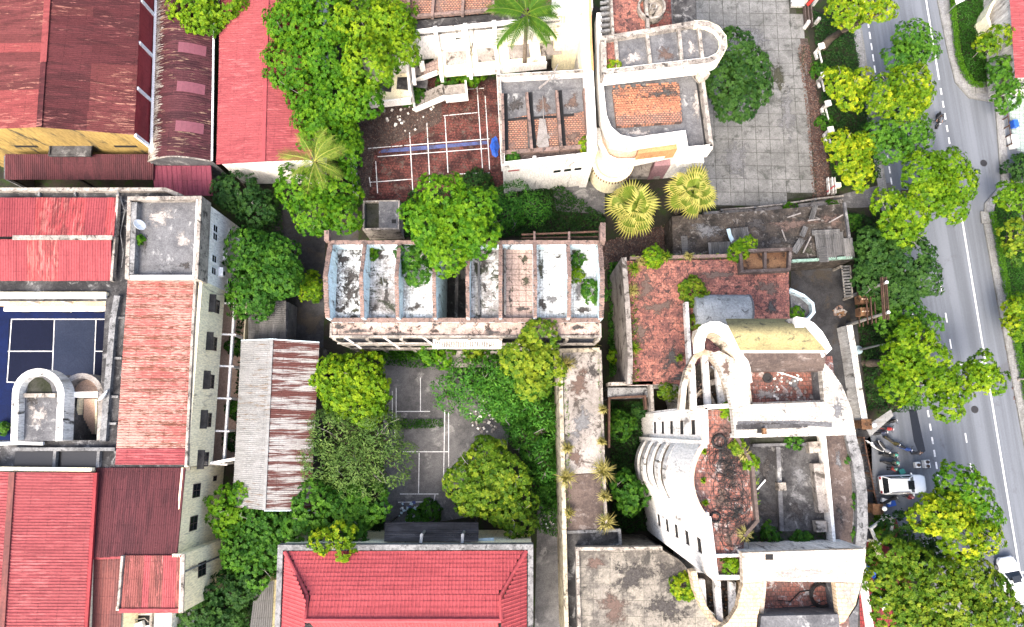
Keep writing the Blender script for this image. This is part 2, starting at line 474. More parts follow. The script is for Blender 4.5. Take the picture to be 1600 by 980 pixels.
M['whitetile'] = tiles('white_insulation_tiles', (0.76, 0.79, 0.80), (0.66, 0.70, 0.71), (0.40, 0.41, 0.41), 0.30, 0.30, 0.0, (0.15, 0.14, 0.135), 0.42, 0.55, 0.018, offset=0.0, dirt2=(0.045, 0.043, 0.04), cover2=0.40)
M['whitetile_b'] = tiles('cleaner_white_tiles', (0.78, 0.81, 0.82), (0.68, 0.72, 0.73), (0.36, 0.37, 0.37), 0.30, 0.30, 0.0, (0.30, 0.29, 0.28), 0.35, 0.9, 0.022, offset=0.0, dirt2=(0.09, 0.085, 0.08), cover2=0.18)
M['whitetile_c'] = tiles('greyed_white_tiles', (0.70, 0.71, 0.72), (0.60, 0.61, 0.62), (0.36, 0.36, 0.36), 0.30, 0.30, 0.0, (0.20, 0.185, 0.18), 0.52, 0.30, 0.018, offset=0.0, dirt2=(0.05, 0.055, 0.04), cover2=0.33)
M['st_soot'] = stain('soot_stain', (0.05, 0.046, 0.044), (0.10, 0.092, 0.088))
M['st_joint'] = stain('mossy_dirt_stain', (0.05, 0.055, 0.035), (0.085, 0.08, 0.06))
M['st_conc_grey'] = stain('grey_dust_stain', (0.22, 0.22, 0.225), (0.14, 0.14, 0.145))
M['st_conc_pale'] = stain('lime_stain', (0.46, 0.43, 0.40), (0.32, 0.29, 0.27))
M['st_conc_brown'] = stain('brown_grime_stain', (0.12, 0.085, 0.072), (0.17, 0.12, 0.10))
M['soot'] = weath('soot_and_mould', (0.055, 0.050, 0.048), (0.10, 0.092, 0.088), 0.4, 1.6, dirt2=(0.025, 0.024, 0.022), cover2=0.4)
M['pinktile'] = tiles('pinkish_insulation_tiles', (0.52, 0.40, 0.35), (0.46, 0.34, 0.30), (0.12, 0.08, 0.07), 0.62, 0.48, 0.0, (0.20, 0.15, 0.13), 0.30, 0.5, 0.02, offset=0.0, dirt2=(0.04, 0.05, 0.03), cover2=0.12)
M['slabtile'] = tiles('white_glazed_facing_tiles', (0.64, 0.61, 0.555), (0.55, 0.51, 0.45), (0.36, 0.325, 0.285), 0.36, 0.21, 0.0, (0.38, 0.33, 0.27), 0.30, 0.5, 0.02, dirt2=(0.20, 0.19, 0.18), cover2=0.11)
M['slabtile_cream'] = tiles('pale_cream_facing_tiles', (0.66, 0.58, 0.48), (0.58, 0.50, 0.40), (0.40, 0.33, 0.26), 0.36, 0.21, 0.0, (0.42, 0.34, 0.26), 0.25, 0.5, 0.02, dirt2=(0.24, 0.21, 0.18), cover2=0.06)
M['slabtile_warm'] = tiles('cream_facing_tiles', (0.78, 0.62, 0.42), (0.68, 0.52, 0.34), (0.42, 0.32, 0.22), 0.42, 0.24, 0.0, (0.46, 0.34, 0.22), 0.30, 0.5, 0.03)
M['white'] = weath('white_plaster', (0.84, 0.81, 0.76), (0.68, 0.64, 0.57), 0.26, 0.35, streak=True, bump=0.15, dirt2=(0.22, 0.20, 0.18), cover2=0.07)
M['white_worn'] = weath('worn_white_plaster', (0.76, 0.74, 0.70), (0.33, 0.30, 0.27), 0.36, 0.6, streak=True, bump=0.25, dirt2=(0.07, 0.065, 0.06), cover2=0.16)
M['aqua'] = weath('pale_blue_plaster', (0.66, 0.79, 0.84), (0.50, 0.60, 0.63), 0.35, 0.5, streak=True, bump=0.15, dirt2=(0.10, 0.10, 0.10), cover2=0.12)
M['cream'] = weath('cream_plaster', (0.90, 0.82, 0.58), (0.84, 0.75, 0.51), 0.34, 0.3, streak=True, bump=0.12, dirt2=(0.34, 0.30, 0.23), cover2=0.05)
M['yellow'] = weath('yellow_stained_plaster', (0.52, 0.36, 0.12), (0.35, 0.24, 0.09), 0.5, 0.35, streak=True, bump=0.2, dirt2=(0.10, 0.085, 0.06), cover2=0.22)
M['orange'] = weath('orange_plaster_recess_shade', (0.72, 0.42, 0.20), (0.60, 0.32, 0.16), 0.4, 0.5, streak=True, bump=0.1)  # recess shade is put into this orange; the wall stripe shares it
M['mauve'] = weath('mauve_plaster', (0.42, 0.25, 0.27), (0.34, 0.20, 0.22), 0.4, 0.6, streak=True, bump=0.1)
M['peach'] = weath('peach_plaster', (0.70, 0.49, 0.36), (0.56, 0.38, 0.28), 0.4, 0.5, streak=True, bump=0.1)
M['conc_black'] = weath('blackened_roof_concrete', (0.135, 0.132, 0.132), (0.042, 0.041, 0.043), 0.6, 0.30, dirt2=(0.30, 0.295, 0.29), cover2=0.15)
M['conc_grey'] = weath('grey_roof_concrete', (0.205, 0.205, 0.212), (0.105, 0.105, 0.112), 0.48, 0.35, dirt2=(0.42, 0.42, 0.41), cover2=0.09)
M['conc_pale'] = weath('pale_stained_concrete', (0.47, 0.43, 0.395), (0.28, 0.25, 0.225), 0.48, 0.32, dirt2=(0.09, 0.078, 0.068), cover2=0.26)
M['cream_worn'] = weath('stained_cream_plaster', (0.56, 0.50, 0.38), (0.30, 0.26, 0.20), 0.48, 0.5, streak=True, dirt2=(0.09, 0.08, 0.065), cover2=0.25)
M['conc_slab'] = tiles('paved_roof_concrete', (0.34, 0.31, 0.26), (0.28, 0.255, 0.22), (0.12, 0.11, 0.09), 1.45, 1.3, 0.02, (0.115, 0.105, 0.095), 0.48, 0.22, 0.02, offset=0.0, dirt2=(0.07, 0.066, 0.06), cover2=0.18)
M['conc_brown'] = weath('brown_lichen_concrete', (0.165, 0.125, 0.108), (0.085, 0.066, 0.060), 0.5, 0.5, dirt2=(0.26, 0.22, 0.20), cover2=0.12)
M['parapet'] = weath('stained_parapet', (0.52, 0.47, 0.41), (0.20, 0.175, 0.155), 0.45, 0.7, dirt2=(0.07, 0.062, 0.056), cover2=0.22)
M['parapet_grey'] = weath('grey_stained_parapet', (0.33, 0.33, 0.33), (0.14, 0.14, 0.14), 0.45, 0.8, dirt2=(0.06, 0.06, 0.06), cover2=0.2)
M['brickwall'] = weath('exposed_brick_wall_top', (0.33, 0.225, 0.19), (0.20, 0.145, 0.125), 0.45, 0.9, dirt2=(0.09, 0.075, 0.07), cover2=0.25)
M['pinkcorr'] = weath('pinkish_gallery_roof', (0.58, 0.44, 0.38), (0.30, 0.235, 0.20), 0.45, 0.55, dirt2=(0.055, 0.045, 0.04), cover2=0.30)
M['moss'] = weath('lichen_yellow_vault', (0.40, 0.345, 0.17), (0.27, 0.235, 0.125), 0.45, 0.7, dirt2=(0.13, 0.12, 0.08), cover2=0.14)
M['bluegrey'] = weath('flaking_pale_vault', (0.42, 0.44, 0.44), (0.26, 0.275, 0.275), 0.45, 0.5, dirt2=(0.12, 0.12, 0.12), cover2=0.12)
M['shell'] = weath('rusty_stained_shell', (0.68, 0.61, 0.52), (0.36, 0.27, 0.18), 0.45, 0.45, streak=True, dirt2=(0.09, 0.075, 0.06), cover2=0.18)
M['rustpan'] = weath('rusted_brown_panel', (0.30, 0.17, 0.09), (0.16, 0.085, 0.05), 0.5, 0.6, dirt2=(0.06, 0.04, 0.03), cover2=0.22)
M['dark'] = plain('dark_interior', (0.012, 0.012, 0.013), 0.9)
M['dirtfloor'] = weath('debris_floor', (0.11, 0.09, 0.075), (0.03, 0.028, 0.026), 0.5, 0.7, dirt2=(0.25, 0.23, 0.21), cover2=0.14)
M['leaflitter'] = weath('brown_leaf_litter', (0.115, 0.085, 0.075), (0.055, 0.042, 0.038), 0.5, 1.6, dirt2=(0.17, 0.14, 0.125), cover2=0.22)
M['maroon'] = sheet('maroon_steel', (0.108, 0.032, 0.035), (0.068, 0.023, 0.025), 0.5, 'x', 0.16, pale=(0.33, 0.14, 0.12), pcover=0.05)
M['maroon_w'] = sheet('scuffed_maroon_steel', (0.165, 0.050, 0.050), (0.10, 0.032, 0.032), 0.45, 'x', 0.2, pale=(0.36, 0.17, 0.13), pcover=0.12)
M['maroon_y'] = sheet('dull_maroon_steel', (0.120, 0.038, 0.044), (0.078, 0.027, 0.032), 0.5, 'y', 0.12)
M['purple'] = sheet('plum_steel_panel', (0.25, 0.060, 0.090), (0.18, 0.045, 0.065), 0.3, 'y', 0.15)
M['barrel'] = sheet('dark_brown_steel', (0.100, 0.036, 0.042), (0.055, 0.022, 0.026), 0.45, 'x', 0.18, pale=(0.30, 0.20, 0.14), pcover=0.06)
M['stainpale'] = weath('lime_washed_rust', (0.50, 0.48, 0.44), (0.20, 0.14, 0.10), 0.42, 1.3, dirt2=(0.07, 0.04, 0.03), cover2=0.25)
M['pink'] = sheet('faded_red_steel', (0.35, 0.084, 0.090), (0.29, 0.066, 0.073), 0.48, 'x', 0.10, pale=(0.47, 0.135, 0.135), pcover=0.16)
M['pink_y'] = sheet('faded_red_steel_panel', (0.37, 0.080, 0.088), (0.30, 0.064, 0.072), 0.4, 'y', 0.05)
M['pink_worn'] = sheet('patchy_red_steel', (0.46, 0.085, 0.088), (0.22, 0.055, 0.055), 0.30, 'y', 0.16, pale=(0.50, 0.17, 0.15), pcover=0.2)
M['pink_dull'] = sheet('dull_old_red_steel', (0.265, 0.066, 0.066), (0.20, 0.05, 0.05), 0.4, 'x', 0.12, pale=(0.36, 0.13, 0.11), pcover=0.12)
M['red_rust'] = sheet('flaking_red_steel', (0.41, 0.125, 0.11), (0.19, 0.075, 0.052), 0.37, 'x', 0.18, pale=(0.50, 0.30, 0.25), pcover=0.38, sscale=3.0, freq=3.0, band=0.95, bstr=0.20)
M['stripe_rust'] = sheet('stripped_rust_steel', (0.30, 0.095, 0.085), (0.14, 0.05, 0.045), 0.5, 'y', 0.25, pale=(0.50, 0.16, 0.15), pcover=0.24)
M['orange_y'] = sheet('brown_orange_steel', (0.24, 0.085, 0.075), (0.16, 0.065, 0.06), 0.5, 'y', 0.1)
M['skyl'] = plain('plum_rooflight', (0.20, 0.06, 0.078), 0.5)
M['zinc'] = sheet('pale_zinc_sheet', (0.33, 0.33, 0.325), (0.26, 0.26, 0.255), 0.4, 'x', 0.08, pale=(0.22, 0.17, 0.13), pcover=0.05)
M['zincrust'] = sheet('zinc_rust_sheet', (0.42, 0.405, 0.39), (0.115, 0.046, 0.040), 0.53, 'x', 0.10, sscale=1.2, freq=2.6, band=0.92, bstr=0.07)
M['oldtin'] = sheet('old_fibre_cement_sheet', (0.20, 0.195, 0.19), (0.10, 0.098, 0.095), 0.45, 'y', 0.3)
M['darktin'] = sheet('dark_wet_tin', (0.125, 0.115, 0.12), (0.065, 0.060, 0.062), 0.45, 'x', 0.3)
M['clay'] = sheet('pressed_clay_tile_roof', (0.50, 0.10, 0.108), (0.42, 0.082, 0.09), 0.4, 'x', 0.03, rough=0.6)
M['claywarm'] = M['clay']
M['redclad'] = sheet('crimson_cladding', (0.36, 0.055, 0.062), (0.27, 0.042, 0.048), 0.35, 'y', 0.08)
M['metalwhite'] = plain('white_painted_metal', (0.76, 0.77, 0.77), 0.45)
M['metalgrey'] = plain('grey_metal', (0.36, 0.37, 0.38), 0.45, 0.4)
M['metaldark'] = plain('dark_metal', (0.045, 0.042, 0.042), 0.5, 0.4)
M['rustmetal'] = weath('rusted_ironwork', (0.16, 0.09, 0.065), (0.07, 0.045, 0.035), 0.5, 1.5)
M['black'] = plain('black_rubber', (0.016, 0.016, 0.017), 0.75)
M['glass'] = plain('dark_window_glass', (0.022, 0.026, 0.03), 0.12, 0.0, 0.1, 0.6)
M['shutter'] = plain('dark_brown_shutter', (0.075, 0.040, 0.036), 0.6)
M['awning'] = weath('dirty_black_awning', (0.065, 0.063, 0.062), (0.028, 0.027, 0.027), 0.5, 1.4)
M['blue'] = weath('blue_sports_floor', (0.006, 0.015, 0.075), (0.006, 0.012, 0.050), 0.5, 0.3, 0.6, bump=0, spec=0.08)
M['bluedk'] = weath('navy_sports_floor', (0.005, 0.008, 0.026), (0.007, 0.010, 0.030), 0.5, 0.3, 0.6, bump=0, spec=0.08)
M['bluelt'] = weath('slate_blue_sports_floor', (0.028, 0.038, 0.072), (0.021, 0.030, 0.060), 0.5, 0.3, 0.6, bump=0, spec=0.08)
M['trunk'] = weath('bark', (0.17, 0.135, 0.105), (0.075, 0.060, 0.048), 0.5, 2.2)
M['palmtrunk'] = weath('palm_bark', (0.30, 0.245, 0.19), (0.17, 0.13, 0.10), 0.5, 2.0)
M['deadwood'] = weath('dead_grey_wood', (0.36, 0.33, 0.31), (0.22, 0.20, 0.18), 0.4, 1.5)
M['mint'] = weath('mint_green_plaster', (0.42, 0.62, 0.50), (0.20, 0.31, 0.25), 0.45, 0.8, streak=True, dirt2=(0.06, 0.06, 0.05), cover2=0.22)
M['pole'] = weath('concrete_pole', (0.38, 0.36, 0.33), (0.25, 0.235, 0.215), 0.4, 1.2)
M['carwhite'] = plain('white_car_paint', (0.80, 0.80, 0.80), 0.22, 0.0, 0.03, 0.5, 0.6)
M['tarp_blue'] = plain('blue_tarpaulin', (0.02, 0.12, 0.60), 0.5)
M['tarp_pale'] = plain('pale_blue_plastic', (0.55, 0.72, 0.80), 0.5)
M['redpave'] = tiles('red_pavers', (0.30, 0.05, 0.055), (0.24, 0.045, 0.05), (0.10, 0.03, 0.03), 0.4, 0.4, 0.1, (0.16, 0.05, 0.05), 0.35, 0.7, 0.03)
M['checker'] = tiles('pale_green_forecourt_tiles', (0.42, 0.50, 0.46), (0.38, 0.46, 0.43), (0.25, 0.31, 0.28), 0.45, 0.45, 0.1, (0.34, 0.40, 0.37), 0.3, 0.7, 0.04, offset=0.0)
M['cable'] = plain('black_cable', (0.02, 0.018, 0.018), 0.6)
M['puddle'] = plain('wet_black_sludge', (0.012, 0.012, 0.013), 0.25)
# foliage kinds
M['leaf_lime'] = leafmat('lime_leaf', (0.036, 0.115, 0.003), (0.115, 0.250, 0.006), (0.30, 0.42, 0.010))
M['leaf_bright'] = leafmat('bright_green_leaf', (0.016, 0.080, 0.003), (0.062, 0.195, 0.006), (0.18, 0.34, 0.010))
M['leaf_mid'] = leafmat('mid_green_leaf', (0.012, 0.060, 0.006), (0.038, 0.135, 0.012), (0.11, 0.26, 0.018))
M['leaf_dark'] = leafmat('dark_green_leaf', (0.012, 0.046, 0.010), (0.024, 0.078, 0.016), (0.055, 0.135, 0.020))
M['leaf_yellow'] = leafmat('yellow_young_sunlit_leaf', (0.034, 0.110, 0.003), (0.15, 0.275, 0.006), (0.50, 0.53, 0.016))  # young leaf yellow; light end also carries painted sun highlights
M['leaf_olive'] = leafmat('olive_leaf', (0.026, 0.085, 0.005), (0.100, 0.200, 0.010), (0.30, 0.37, 0.022))
M['leaf_fern'] = leafmat('fresh_feathery_leaf', (0.024, 0.110, 0.012), (0.060, 0.215, 0.022), (0.15, 0.36, 0.035))
M['leaf_wisp'] = leafmat('grey_green_leaf', (0.040, 0.095, 0.020), (0.090, 0.180, 0.035), (0.19, 0.29, 0.07))
M['frond_gold'] = leafmat('golden_palm_frond', (0.10, 0.19, 0.020), (0.27, 0.34, 0.05), (0.68, 0.60, 0.17), 0.25)
M['frond_green'] = leafmat('green_palm_frond', (0.035, 0.110, 0.010), (0.090, 0.190, 0.016), (0.30, 0.36, 0.05), 0.25)
M['hedge'] = leafmat('hedge_leaf', (0.022, 0.085, 0.008), (0.034, 0.12, 0.010), (0.06, 0.18, 0.014))
M['hedge_lt'] = leafmat('hedge_light_leaf', (0.06, 0.17, 0.008), (0.09, 0.24, 0.010), (0.13, 0.32, 0.016))
M['dry'] = leafmat('dry_grass_blade', (0.20, 0.19, 0.05), (0.34, 0.30, 0.09), (0.50, 0.44, 0.16))
M['brownleaf'] = leafmat('fallen_brown_leaf', (0.06, 0.030, 0.024), (0.125, 0.062, 0.048), (0.25, 0.17, 0.14), 0.1)

# ------------------------------------------------------------------ generators: sheet roofs, foliage, palms
def sheet_roof(parent, A, B, C, D, mat, width=1.0, rows=1, pitch=0.25, amp=0.035, name='roof_sheet', jit=0.012):
    """sheets laid side by side from A to B, their ribs running A->D (B->C)"""
    A, B, C, D = (Vector(p) for p in (A, B, C, D))
    nrm = (B - A).cross(D - A).normalized()
    if nrm.z < 0: nrm = -nrm
    L = ((B - A).length + (C - D).length) / 2
    n = max(1, round(L / width)); w = L / n
    k = max(2, round(w / pitch))
    prof = []
    for r in range(k):
        for q, h in ((0.0, 0), (0.5, 0), (0.62, 1), (0.88, 1)):
            prof.append(((r + q) / k, h))
    prof.append((1.0, 0))
    for i in range(n):
        for j in range(rows):
            t0, t1 = j / rows, (j + 1) / rows
            if j: t0 -= 0.012
            dz = random.uniform(0, jit) + (rows - j) * 0.004
            vs = []
            for t in (t0, t1):
                skew = random.uniform(-0.004, 0.004)
                for q, h in prof:
                    s = (i + q * 1.0) / n
                    p = (A.lerp(B, s)).lerp(D.lerp(C, s), t + skew * (1 if t == t1 else 0))
                    vs.append(p + nrm * (h * amp + dz))
            m = len(prof)
            fs = [(a, a + 1, m + a + 1, m + a) for a in range(m - 1)]
            MB().add(vs, fs).build(name, mat(i, j, n) if callable(mat) else mat, parent)
    return n

def leaves_obj(name, pts, nrm, tone, size, mat, parent=None, aspect=0.5, kind=None, jitter=0.55, loc=None, axis=None):
    n = len(pts)
    nr = nrm + RNG.normal(0, jitter, (n, 3))
    nr /= np.linalg.norm(nr, axis=1)[:, None] + 1e-9
    a = RNG.normal(0, 1, (n, 3)) if axis is None else axis.copy(); a -= (a * nr).sum(1)[:, None] * nr
    a /= np.linalg.norm(a, axis=1)[:, None] + 1e-9
    b = np.cross(nr, a)
    sz = size * RNG.uniform(0.65, 1.35, n)[:, None]
    V = np.empty((n, 4, 3))
    V[:, 0] = pts - a * sz * 0.5
    V[:, 1] = pts + b * sz * aspect * 0.5 + a * sz * 0.05
    V[:, 2] = pts + a * sz * 0.5 - nr * sz * 0.12
    V[:, 3] = pts - b * sz * aspect * 0.5 + a * sz * 0.05
    me = bpy.data.meshes.new(name)
    me.vertices.add(4 * n); me.loops.add(4 * n); me.polygons.add(n)
    me.vertices.foreach_set('co', V.reshape(-1).astype(np.float32))
    me.loops.foreach_set('vertex_index', np.arange(4 * n, dtype=np.int32))
    me.polygons.foreach_set('loop_start', np.arange(0, 4 * n, 4, dtype=np.int32))
    me.polygons.foreach_set('loop_total', np.full(n, 4, dtype=np.int32))
    me.materials.append(mat)
    at = me.attributes.new('tone', 'FLOAT', 'FACE')
    at.data.foreach_set('value', np.clip(tone, 0, 1).astype(np.float32))
    me.update(); me.validate()
    o = bpy.data.objects.new(name, me); COL.objects.link(o)
    if parent: o.parent = parent
    if loc is not None: o.location = loc
    if kind: o['kind'] = kind
    return o

def lobe_pts(R, clump, leaf, dens, rng, flat=0.75, low=-0.25, spread=0.22, rosette=True):
    """clumps over an uneven dome; every clump is covered by leaf rosettes (twig ends).
    returns leaf position, normal, tone, leaf direction (or None), clump centres"""
    rx, ry, rz = R
    rm = (rx + ry) / 2
    clump = clump * 1.18
    nc = int(max(9, 2.35 * (rm / clump) ** 2 * flat * 1.5))
    k = np.arange(nc) + 0.5
    zz = 1 - (1 - low) * k / nc
    ph = k * 2.39996 + rng.uniform(0, 6.28)
    rr = np.sqrt(np.clip(1 - zz * zz, 0, 1))
    d = np.stack([rr * np.cos(ph), rr * np.sin(ph), zz], 1) + rng.normal(0, 0.10, (nc, 3))
    d /= np.linalg.norm(d, axis=1)[:, None]
    w = 0.5 + 0.5 * np.sin(d[:, 0] * 3.1 + rng.uniform(0, 6)) * np.sin(d[:, 1] * 3.7 + rng.uniform(0, 6))
    rad = 1 - spread * w - rng.uniform(0, 0.26, nc)
    c = d * rad[:, None] * np.array([rx, ry, rz])
    out_p, out_n, out_t, out_a = [], [], [], []
    step = leaf * 1.38                      # spacing of the twig ends
    K = 8
    for i in range(nc):
        rc = clump * rng.uniform(0.7, 1.3)
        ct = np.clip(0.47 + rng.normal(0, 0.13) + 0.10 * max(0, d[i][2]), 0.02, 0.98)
        if rosette:
            ns = max(5, int(dens * 5.2 * rc * rc / (step * step)))
            q = rng.normal(0, 1, (ns, 3)); q /= np.linalg.norm(q, axis=1)[:, None]
            flip = (q @ d[i]) < -0.15
            q[flip] *= -1
            pos = c[i] + q * (rc * rng.uniform(0.72, 1.08, ns))[:, None] * np.array([1, 1, 0.85])
            n = q * 0.7 + d[i] * 0.45 + np.array([0, 0, 0.5]) + rng.normal(0, 0.15, (ns, 3))
            n /= np.linalg.norm(n, axis=1)[:, None]
            t1 = np.cross(n, rng.normal(0, 1, (ns, 3))); t1 /= np.linalg.norm(t1, axis=1)[:, None]
            t2 = np.cross(n, t1)
            rt = ct + rng.normal(0, 0.13, ns)
            for j in range(K):
                a = 6.2832 * j / K * 1.0 + rng.uniform(0, 0.5, ns)
                el = rng.uniform(-0.15, 0.55, ns)
                tang = t1 * np.cos(a)[:, None] + t2 * np.sin(a)[:, None]
                ax_ = tang * np.cos(el)[:, None] + n * np.sin(el)[:, None]
                ln = n * np.cos(el)[:, None] - tang * np.sin(el)[:, None]
                out_p.append(pos + ax_ * (leaf * 0.46)); out_n.append(ln); out_a.append(ax_)
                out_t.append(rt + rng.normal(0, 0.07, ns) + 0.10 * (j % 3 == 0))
        else:
            nl = int(dens * 6.3 * rc * rc / (leaf * leaf * 0.5))
            q = rng.normal(0, 1, (nl, 3)); q /= np.linalg.norm(q, axis=1)[:, None]
            flip = (q @ d[i]) < -0.25
            q[flip] *= -1
            p = c[i] + q * (rc * rng.uniform(0.55, 1.08, nl) ** 0.7)[:, None] * np.array([1, 1, 0.85])
            out_p.append(p); out_n.append(q * 0.8 + d[i] * 0.5 + np.array([0, 0, 0.35])); out_t.append(ct + rng.normal(0, 0.17, nl))
            ax_ = q * 0.8 + d[i] * 0.6 + rng.normal(0, 0.35, (nl, 3)); out_a.append(ax_ / np.linalg.norm(ax_, axis=1)[:, None])
    return np.concatenate(out_p), np.concatenate(out_n), np.concatenate(out_t), np.concatenate(out_a), c

def tree(label, px, py, rpx, zc, mat='leaf_bright', clump=0.62, leaf=0.24, dens=0.85, lobes=None, ry=None, hz=0.75, base=None, name='tree', group=None, seed=0, trunk_r=None, aspect=0.5, tone=0.0, cat='tree', trunk_mat='trunk', limbs=6, low=-0.25, zb=0.0, jitter=0.55, twigs=None):
    rng = np.random.default_rng(seed + int(px * 7 + py * 13))
    C = P(px, py, zc)
    k = mpp(zc, py)
    bx, by = (XY(*base, zb) if base else (C.x, C.y))
    root = thing(name, label, cat, (bx, by, zb), group)
    P_, N_, T_, A_x, tips = [], [], [], [], []
    rosette = mat not in ('leaf_fern', 'leaf_wisp')
    for (lx, ly, lr, *lz) in (lobes or [(px, py, rpx)]):
        dz = lz[0] if lz else 0.0
        c = P(lx, ly, zc + dz)
        r = max(lr * k - clump * 0.30, lr * k * 0.5)
        rr = (r, (ry / rpx if ry else 1.0) * r, r * hz)
        p, n, t, la, cc = lobe_pts(rr, clump, leaf, dens, rng, low=low, rosette=rosette)
        off = np.array([c.x - bx, c.y - by, c.z - zb - rr[2] * 0.45])
        P_.append(p + off); N_.append(n); T_.append(t + tone); A_x.append(la)
        sel = cc[rng.permutation(len(cc))[:max(2, limbs)]] * 0.8 + off
        tips += [Vector(x) for x in sel]
    pts = np.concatenate(P_); 
    # trunk with limbs
    tr = trunk_r or max(0.10, rpx * k * 0.05)
    mb = MB()
    top = Vector((C.x - bx, C.y - by, max(0.5, (C.z - zb) * 0.55)))
    mid = top * 0.5 + Vector((rng.uniform(-.2, .2), rng.uniform(-.2, .2), 0))
    mb.tube([(0, 0, -0.1), mid, top], [tr * 1.25, tr, tr * 0.8], 8)
    for tp in tips:
        m2 = top.lerp(tp, 0.5) + Vector((rng.uniform(-.3, .3), rng.uniform(-.3, .3), 0.3))
        mb.tube([top - Vector((0, 0, 0.2)), m2, tp], [tr * 0.55, tr * 0.33, tr * 0.1], 6)
    o = mb.build('trunk', M[trunk_mat], root, smooth=True, origin=(0, 0, 0))
    o.location = (0, 0, 0)
    nt_ = twigs if twigs is not None else (9 if mat == 'leaf_wisp' else 5 if mat in ('leaf_olive', 'leaf_yellow', 'leaf_lime') else 3)
    tw = MB()
    for _ in range(nt_):
        tp = Vector(pts[rng.integers(len(pts))]); 
        if tp.z < C.z - zb - 0.3: tp.z = C.z - zb + 0.3
        a_ = top.lerp(tp, 0.55); b_ = tp + Vector((rng.uniform(-.5, .5), rng.uniform(-.5, .5), .30)); m2 = a_.lerp(b_, .6) + Vector((rng.uniform(-.3, .3), rng.uniform(-.3, .3), .25))
        tw.tube([a_, m2, b_], [tr * .22, .035, .012], 5); tw.tube([m2, m2 + Vector((rng.uniform(-.7, .7), rng.uniform(-.7, .7), .45))], [.025, .008], 4)
    o = tw.build('dead_twigs', M['deadwood'], root, origin=(0, 0, 0), kind='stuff'); o.location = (0, 0, 0)
    leaves_obj('crown', pts, np.concatenate(N_), np.concatenate(T_), leaf, M[mat], root, aspect, jitter=.18 if rosette else jitter, axis=np.concatenate(A_x))
    return root

def scatter_poly(poly, n, rng=RNG):
    """n random plan points in a polygon (list of xy)"""
    P0 = np.array(poly); lo, hi = P0.min(0), P0.max(0)
    out = np.empty((0, 2))
    while len(out) < n:
        q = rng.uniform(lo, hi, (n * 2, 2))
        ins = np.zeros(len(q), bool); j = len(P0) - 1
        for i in range(len(P0)):
            xi, yi = P0[i]; xj, yj = P0[j]
            c = ((yi > q[:, 1]) != (yj > q[:, 1])) & (q[:, 0] < (xj - xi) * (q[:, 1] - yi) / (yj - yi + 1e-12) + xi)
            ins ^= c; j = i
        out = np.concatenate([out, q[ins]])
    return out[:n]

def cover(name, label, cat, pxpoly, z, hgt, dens, leaf, mat, kind='stuff', aspect=0.5, up=1.0, lump=0.5, jitter=0.6, tone=0.0):
    """low plants that nobody could count: leaves spread over an area, knee to waist high"""
    poly = PL(pxpoly, z)
    a = abs(sum(poly[i][0] * poly[(i + 1) % len(poly)][1] - poly[(i + 1) % len(poly)][0] * poly[i][1] for i in range(len(poly)))) / 2
    n = int(a * dens)
    q = scatter_poly(poly, n)
    s = np.sin(q[:, 0] * 2.3 / lump * 0.5 + np.sin(q[:, 1] * 1.7)) * np.sin(q[:, 1] * 2.9 / lump * 0.5 + np.cos(q[:, 0] * 1.3)) * 0.5 + 0.5
    zz = z + hgt * (0.25 + 0.75 * s) * RNG.uniform(0.35, 1, n)
    pts = np.stack([q[:, 0], q[:, 1], zz], 1)
    nr = np.tile(np.array([0, 0, up]), (n, 1))
    o = leaves_obj(name, pts, nr, 0.4 + 0.25 * (s - .5) + RNG.normal(0, 0.17, n) + tone, leaf, M[mat], None, aspect, jitter=jitter)
    o['label'] = label; o['category'] = cat; o['kind'] = kind
    return o

def shrub(label, px, py, rpx, z0, mat, hz=0.8, leaf=0.22, clump=0.35, dens=0.9, name='shrub', cat='shrub', group=None, seed=0, ry=None, aspect=0.5, tone=0.0):
    rng = np.random.default_rng(seed + int(px * 5 + py * 3))
    k = mpp(z0, py); r = rpx * k
    c = P(px, py, z0)
    # a bush of height h leans outward in the picture: step its foot back
    h = r * hz
    c2 = P(px, py, z0 + h * 0.5)
    root = thing(name, label, cat, (c2.x, c2.y, z0), group)
    rr = (r, r * (ry / rpx if ry else 1), h)
    p, n, t, la, cc = lobe_pts(rr, clump, leaf, dens, rng, low=-0.1)
    leaves_obj('foliage', p + np.array([0, 0, h * 0.15]), n, t + tone, leaf, M[mat], root, aspect, jitter=.2, axis=la)
    mb = MB()
    for tp in cc[rng.permutation(len(cc))[:5]]:
        mb.tube([(0, 0, -0.05), Vector(tp) * 0.5, Vector(tp) * 0.9 + Vector((0, 0, h * 0.1))], [0.04, 0.03, 0.012], 5)
    o = mb.build('stem', M['trunk'], root, origin=(0, 0, 0)); o.location = (0, 0, 0)
    return root

